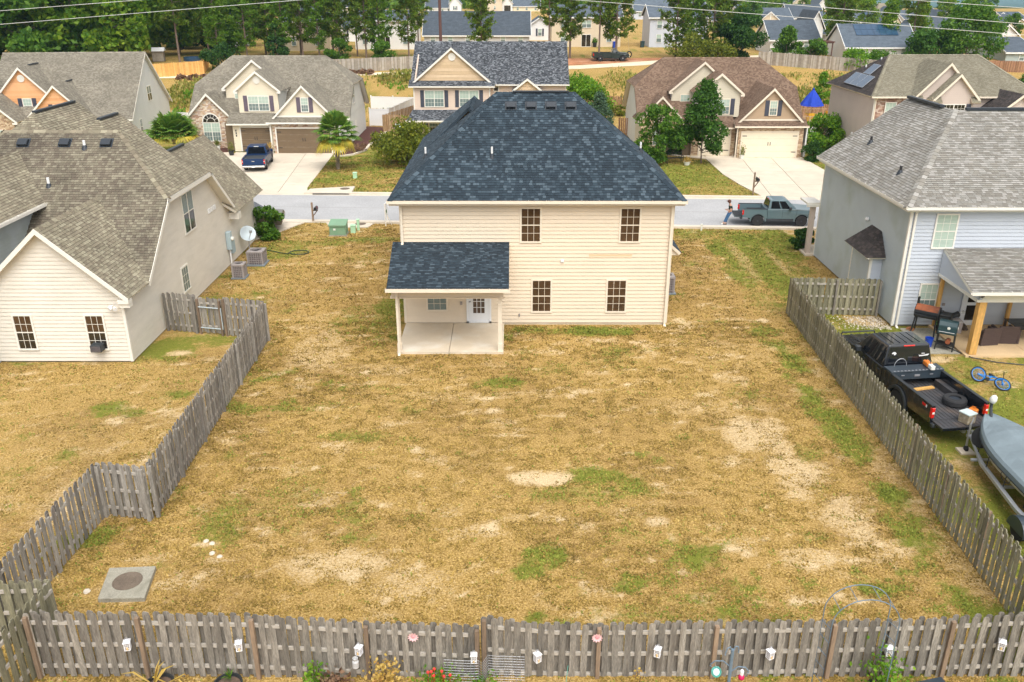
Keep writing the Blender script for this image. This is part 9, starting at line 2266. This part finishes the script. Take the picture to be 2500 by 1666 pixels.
def tub(label, name, x, y, r_, h, cat='plant pot'):
    t = thing(name, label, cat, (x, y, -0.02),0, world=0)
    mb = lathe_((0,0,0),(0,0,1),[(r_ * 0.75,0),(r_ * 0.98, h - 0.05),(r_ * 1.06, h - 0.05),(r_ * 1.06, h),(r_ * 0.95, h),(r_ * 0.9, h - 0.07)],24); mb.obj('pot', 'pot_black', t)
    mb = lathe_((0,0, h - 0.09),(0,0,1),[(r_ * 0.93,0),(r_ * 0.93,0.02),(r_ * 0.4,0.035)],20); mb.obj('soil', 'soil', t)
    return t
t = tub('black tub holding a spiky yellow-leaved plant by the fence', 'plant_pot', -7.68,14.42,0.30,0.36); blades(t, (-0.12,0,0.32),11,0.85,0.028, 'dry_leaf', 4); blades(t, (0.15,0.05,0.32),6,0.7,0.022, 'dry_leaf', 5,0.9,0.5)
t = tub('black tub of dry soil with a few green sprigs by the fence', 'plant_pot', -6.2,14.45,0.30,0.34); blades(t, (0.0,0.2,0.3),14,0.28,0.014, 'leaf_mid', 6)
def leafy(name, label, x, y, s, h, n, size, m, seed, cat='plant', stems=5, z0=0.0, flat=1.0):
    t = thing(name, label, cat, (x, y, z0),0, world=0); rr = np.random.default_rng(seed)
    P_ = rr.normal(size=(n, 3)) * np.array([s * 0.5, s * 0.5, h * 0.28]) + np.array([0,0, h * 0.55]); P_[:, 2] = np.clip(P_[:, 2],0.03, h * 1.2)
    link('leaves', quads_mesh('leaves', leaf_cards(P_, size, rr), M[m]), t)
    mb = MB()
    for k in range(stems): mb.tube([(rr.normal() * s * 0.1, rr.normal() * s * 0.1,-0.02),(rr.normal() * s * 0.4, rr.normal() * s * 0.4, h * 0.9)],0.009,4)
    mb.obj('stems', 'bark', t); return t
leafy('leafy_herb', 'bright lime green leafy plant beside dry stalks at the fence foot', -4.35,14.62,0.26,0.62,180,0.085, 'leaf_bright', 91)
leafy('dry_plant', 'tangle of dry brown stalks right of the lime green plant', -3.95,14.45,0.4,0.35,420,0.10, 'brush', 92)
leafy('fern', 'drooping yellow-brown fern spilling over an orange-brown pot', -2.75,14.40,0.34,0.85,620,0.075, 'dry_leaf', 93)
t = thing('hanging_pot', 'orange-brown coir pot under the yellow fern', 'plant pot', (-2.85,14.35,-0.1),0, world=0)
mb = lathe_((0,0,0),(0,0,1),[(0.16,0),(0.24,0.25),(0.26,0.42),(0.22,0.42),(0.2,0.36)],18); mb.obj('pot', 'cedar', t)
leafy('flower_bush', 'green bush with red blossoms at the fence foot left of the step', -1.6,14.5,0.5,0.42,620,0.07, 'leaf_bright', 94)
t = thing('red_flowers', 'cluster of red blossoms standing above the green bush', 'flowers', (-1.55,14.5,0.4),0, world=0)
rr = random.Random(3)
for k in range(7):
    mb = MB(); q = (rr.uniform(-0.3,0.3), rr.uniform(-0.2,0.2), rr.uniform(0.0,0.16)); mb.tube([(q[0], q[1],-0.3), q],0.005,3); mb.lathe(q, (0,-0.4,1),[(0.01,-0.01),(0.035,0.01),(0.025,0.03),(0.0,0.03)],9); mb.obj('blossom', 'red_petal', t)
leafy('leafy_herb', 'low green weeds growing at the wire mesh by the step', -0.75,14.55,0.42,0.28,380,0.07, 'leaf_bright', 95)
leafy('leafy_herb', 'small green tuft at the fence foot right of the step', 2.1,14.4,0.2,0.2,140,0.07, 'leaf_bright', 96)
leafy('dry_plant', 'upright dried orange flower stalk at the fence foot', 2.75,14.5,0.16,0.55,150,0.06, 'dry_leaf', 97)
leafy('rose_bush', 'sparse rose bush with yellow-green leaves inside the wire arch', 8.05,14.45,0.42,0.95,420,0.085, 'leaf_bright', 98, stems=9)
t = thing('wire_mesh', 'bent square of grey wire mesh leaning on the fence at the step', 'wire mesh', (-0.5,14.75,-0.1),0, world=0)
mb = MB(); n = 12
px_ = [(-1.0 + 0.085 * k, -0.05 - 0.03 * sin(k * 0.3)) for k in range(10)] + [(-0.15 + 0.03 * k, 0.0 + 0.06 * k - 0.15) for k in range(5)] + [(0.15 + 0.09 * k, 0.05) for k in range(8)]
for (x, y) in px_: mb.tube([(x, y, 0.0),(x, y - 0.03,0.9 + 0.1 * sin(x * 3))],0.004,3)
for k in range(12): mb.tube([(x, y - 0.002 * k, 0.03 + 0.075 * k + 0.01 * sin(x * 6)) for (x, y) in px_],0.004,3)
mb.obj('mesh', 'steel', t)
t = thing('garden_arch', 'thin blue-grey wire garden arch rising above the bottom fence on the right', 'garden arch', (7.36,14.5,-0.1),0, world=0)
AW, AH, AD = 0.70,2.2,0.24
for y in (-AD, AD):
    mb = tube_([(-AW, y, 0),(-AW, y, AH)] + [(-AW * cos(pi * k / 14), y, AH + 0.62 * sin(pi * k / 14)) for k in range(1,14)] + [(AW, y, AH),(AW, y, 0)],0.011,6); mb.obj('hoop', 'blue_steel', t)
mb = MB()
for s_ in (-1,1):
    for k in range(6): z_ = 0.25 + 0.36 * k; mb.tube([(s_ * AW, -AD, z_),(s_ * AW, AD, z_ - 0.16)],0.008,5)
for a in (0.6,1.2,1.9,2.5): mb.tube([(-AW * cos(a),-AD, AH + 0.62 * sin(a)),(-AW * cos(a), AD, AH + 0.62 * sin(a))],0.008,5)
mb.obj('rungs', 'blue_steel', t)
t = thing('feeder_pole', 'blue-grey four-armed bird feeder pole in front of the right fence', 'feeder pole', (4.72,14.45,-0.1),0, world=0)
mb = tube_([(0,0,0),(0,0,1.35)],0.038,8); mb.obj('pole', 'blue_steel', t)
for (dx, dy, z_, up) in ((-0.42,0.05,0.92,0.10),(0.40,0.0,0.78,0.10),(-0.16,-0.05,1.32,0.12),(0.15,0.05,1.3,0.12)):
    mb = tube_([(0,0, z_ - 0.05),(dx * 0.4, dy * 0.4, z_ + up),(dx * 0.8, dy * 0.8, z_ + up * 0.8),(dx, dy, z_ - 0.02),(dx * 1.02, dy, z_ - 0.06),(dx * 0.95, dy, z_ - 0.08)],0.014,6); mb.obj('hook', 'blue_steel', t)
t = thing('bird_feeder', 'round turquoise-rimmed bird feeder dish on the left hook of the pole', 'bird feeder', (4.42,14.47,0.62),0, world=0)
mb = lathe_((0,0,0),(0.2,-0.8,0.5),[(0.11,-0.02),(0.12,0.03),(0.10,0.05),(0.085,0.02),(0.0,0.015)],20); mb.obj('rim', 'turquoise', t)
mb = lathe_((0.0,-0.015,0.01),(0.2,-0.8,0.5),[(0.075,0),(0.075,0.02),(0.0,0.025)],16); mb.obj('dish', 'dish', t)
mb = tube_([(0,0,0.12),(-0.06,0.02,0.3)],0.006,4); mb.obj('hanger', 'steel', t)
t = thing('hummingbird_feeder', 'magenta glass hummingbird feeder right of the pole', 'bird feeder', (4.98,14.45,0.42),0, world=0)
mb = lathe_((0,0,0),(0,0,1),[(0.03,0),(0.065,0.03),(0.07,0.08),(0.04,0.14)],14); mb.obj('base', 'magenta', t, smooth=True)
mb = lathe_((0,0,0.14),(0,0,1),[(0.04,0),(0.045,0.1),(0.02,0.14)],12); mb.obj('bottle', 'lantern_white', t)
t = thing('birdhouse', 'little tan birdhouse with a mint and white roof hanging right of the feeder pole', 'birdhouse', (5.22,14.4,0.0), R(-28), world=0)
mb = prism_([(-0.08,-0.08,0),(0.08,-0.08,0),(0.08,-0.08,0.1),(0,-0.08,0.19),(-0.08,-0.08,0.1)],(0,0.16,0)); mb.obj('box', mat('tan_birdhouse', (0.68,0.52,0.30),0.7,0.1,8.0), t)
for s_ in (-1,1):
    mb = prism_([(s_ * 0.12,-0.11,0.07),(s_ * 0.12,0.11,0.07),(0,0.11,0.21),(0,-0.11,0.21)],(0,0,0.015)); mb.obj('roof', 'lantern_white' if s_ > 0 else mat('mint_roof', (0.40,0.58,0.48),0.6,0.1,8.0), t)
mb = box_(-0.025,-0.085,0.0,0.025,-0.079,0.1); mb.obj('opening', 'vent_black', t, fix=0)
t = thing('garden_stake', 'thin green garden stake leaning at the fence between the pink flower and lantern', 'stake', (1.18,14.7,-0.2),0, world=0)
mb = tube_([(0,0,0),(0.05,0.02,0.75)],0.008,5); mb.obj('stake', 'turquoise', t)
t = thing('planter_box', 'dark slate planter basin standing right of the rose bush', 'planter', (8.95,14.3,-0.05), R(10), world=0)
mb = prism_([(-0.28,-0.2,0),(0.28,-0.2,0),(0.40,-0.26,0.42),(-0.36,-0.26,0.36)],(0,0.36,0)); mb.obj('basin', 'tool_box', t, bevel=0.02)
mb = prism_([(-0.42,-0.3,0.36),(0.46,-0.3,0.43),(0.46,0.16,0.43),(-0.42,0.16,0.36)],(0,0,0.05)); mb.obj('rim', 'tool_box', t, bevel=0.015)
t = tub('dark tub of the rose bush', 'plant_pot', 8.0,14.4,0.24,0.3)
t = thing('solar_light', 'small black solar stake light on the grass between the two tubs', 'garden light', (-6.95,14.45,0),0, world=0)
mb = lathe_((0,0,0.0),(0,0,1),[(0.015,-0.05),(0.015,0.15),(0.05,0.16),(0.05,0.26),(0.03,0.28)],10); mb.obj('stake', 'black_plastic', t)
t = thing('cardboard_scrap', 'pale yellow leaf-like scrap lying on the lawn just behind the bottom fence', 'litter', (3.48,16.55,0.03),0.3, world=0)
mb = prism_([(-0.12,-0.07,0),(0.05,-0.1,0.02),(0.13,0.03,0.03),(-0.02,0.09,0.0)],(0,0,0.015)); mb.obj('scrap', 'candle', t)
rr = random.Random(11); SL = ['pale stone highest in the scatter above the concrete manhole slab', 'pale stone just right of the topmost stone above the manhole slab', 'pale stone in the middle of the scatter right of the manhole slab', 'pale stone lowest right in the scatter beside the manhole slab', 'pale stone lying alone left of the concrete manhole slab']
for k, (x, y) in enumerate(((-8.55,20.05),(-8.35,19.95),(-8.2,19.5),(-7.95,19.35),(-10.9,17.9))):
    t = thing('stone', SL[k], 'stone', (x, y, 0), rr.random() * 6, world=False, group='pale stones near the manhole slab')
    mb = MB(); s_ = rr.uniform(0.06,0.11); mb.lathe((0,0,-0.02),(0.1,0.1,1),[(s_ * 0.8,0),(s_, s_ * 0.3),(s_ * 0.7, s_ * 0.65),(s_ * 0.2, s_ * 0.75)],7); mb.obj('rock', 'kerb_concrete', t)
world0()
# the air
mb = box_(-12000,-400,-150,12000,12000,46)
hm = bpy.data.materials.new('haze'); hm.use_nodes = True; hn = hm.node_tree
for n_ in [n_ for n_ in hn.nodes if n_.type == 'BSDF_PRINCIPLED']: hn.nodes.remove(n_)
pv = hn.nodes.new('ShaderNodeVolumePrincipled'); pv.inputs['Color'].default_value = (0.50,0.76,1.0,1); pv.inputs['Density'].default_value = 0.00013
hn.links.new(pv.outputs[0], hn.nodes['Material Output'].inputs['Volume'])
hz_ = stuff(mb.obj('haze', hm)); hz_.display_type = 'BOUNDS'
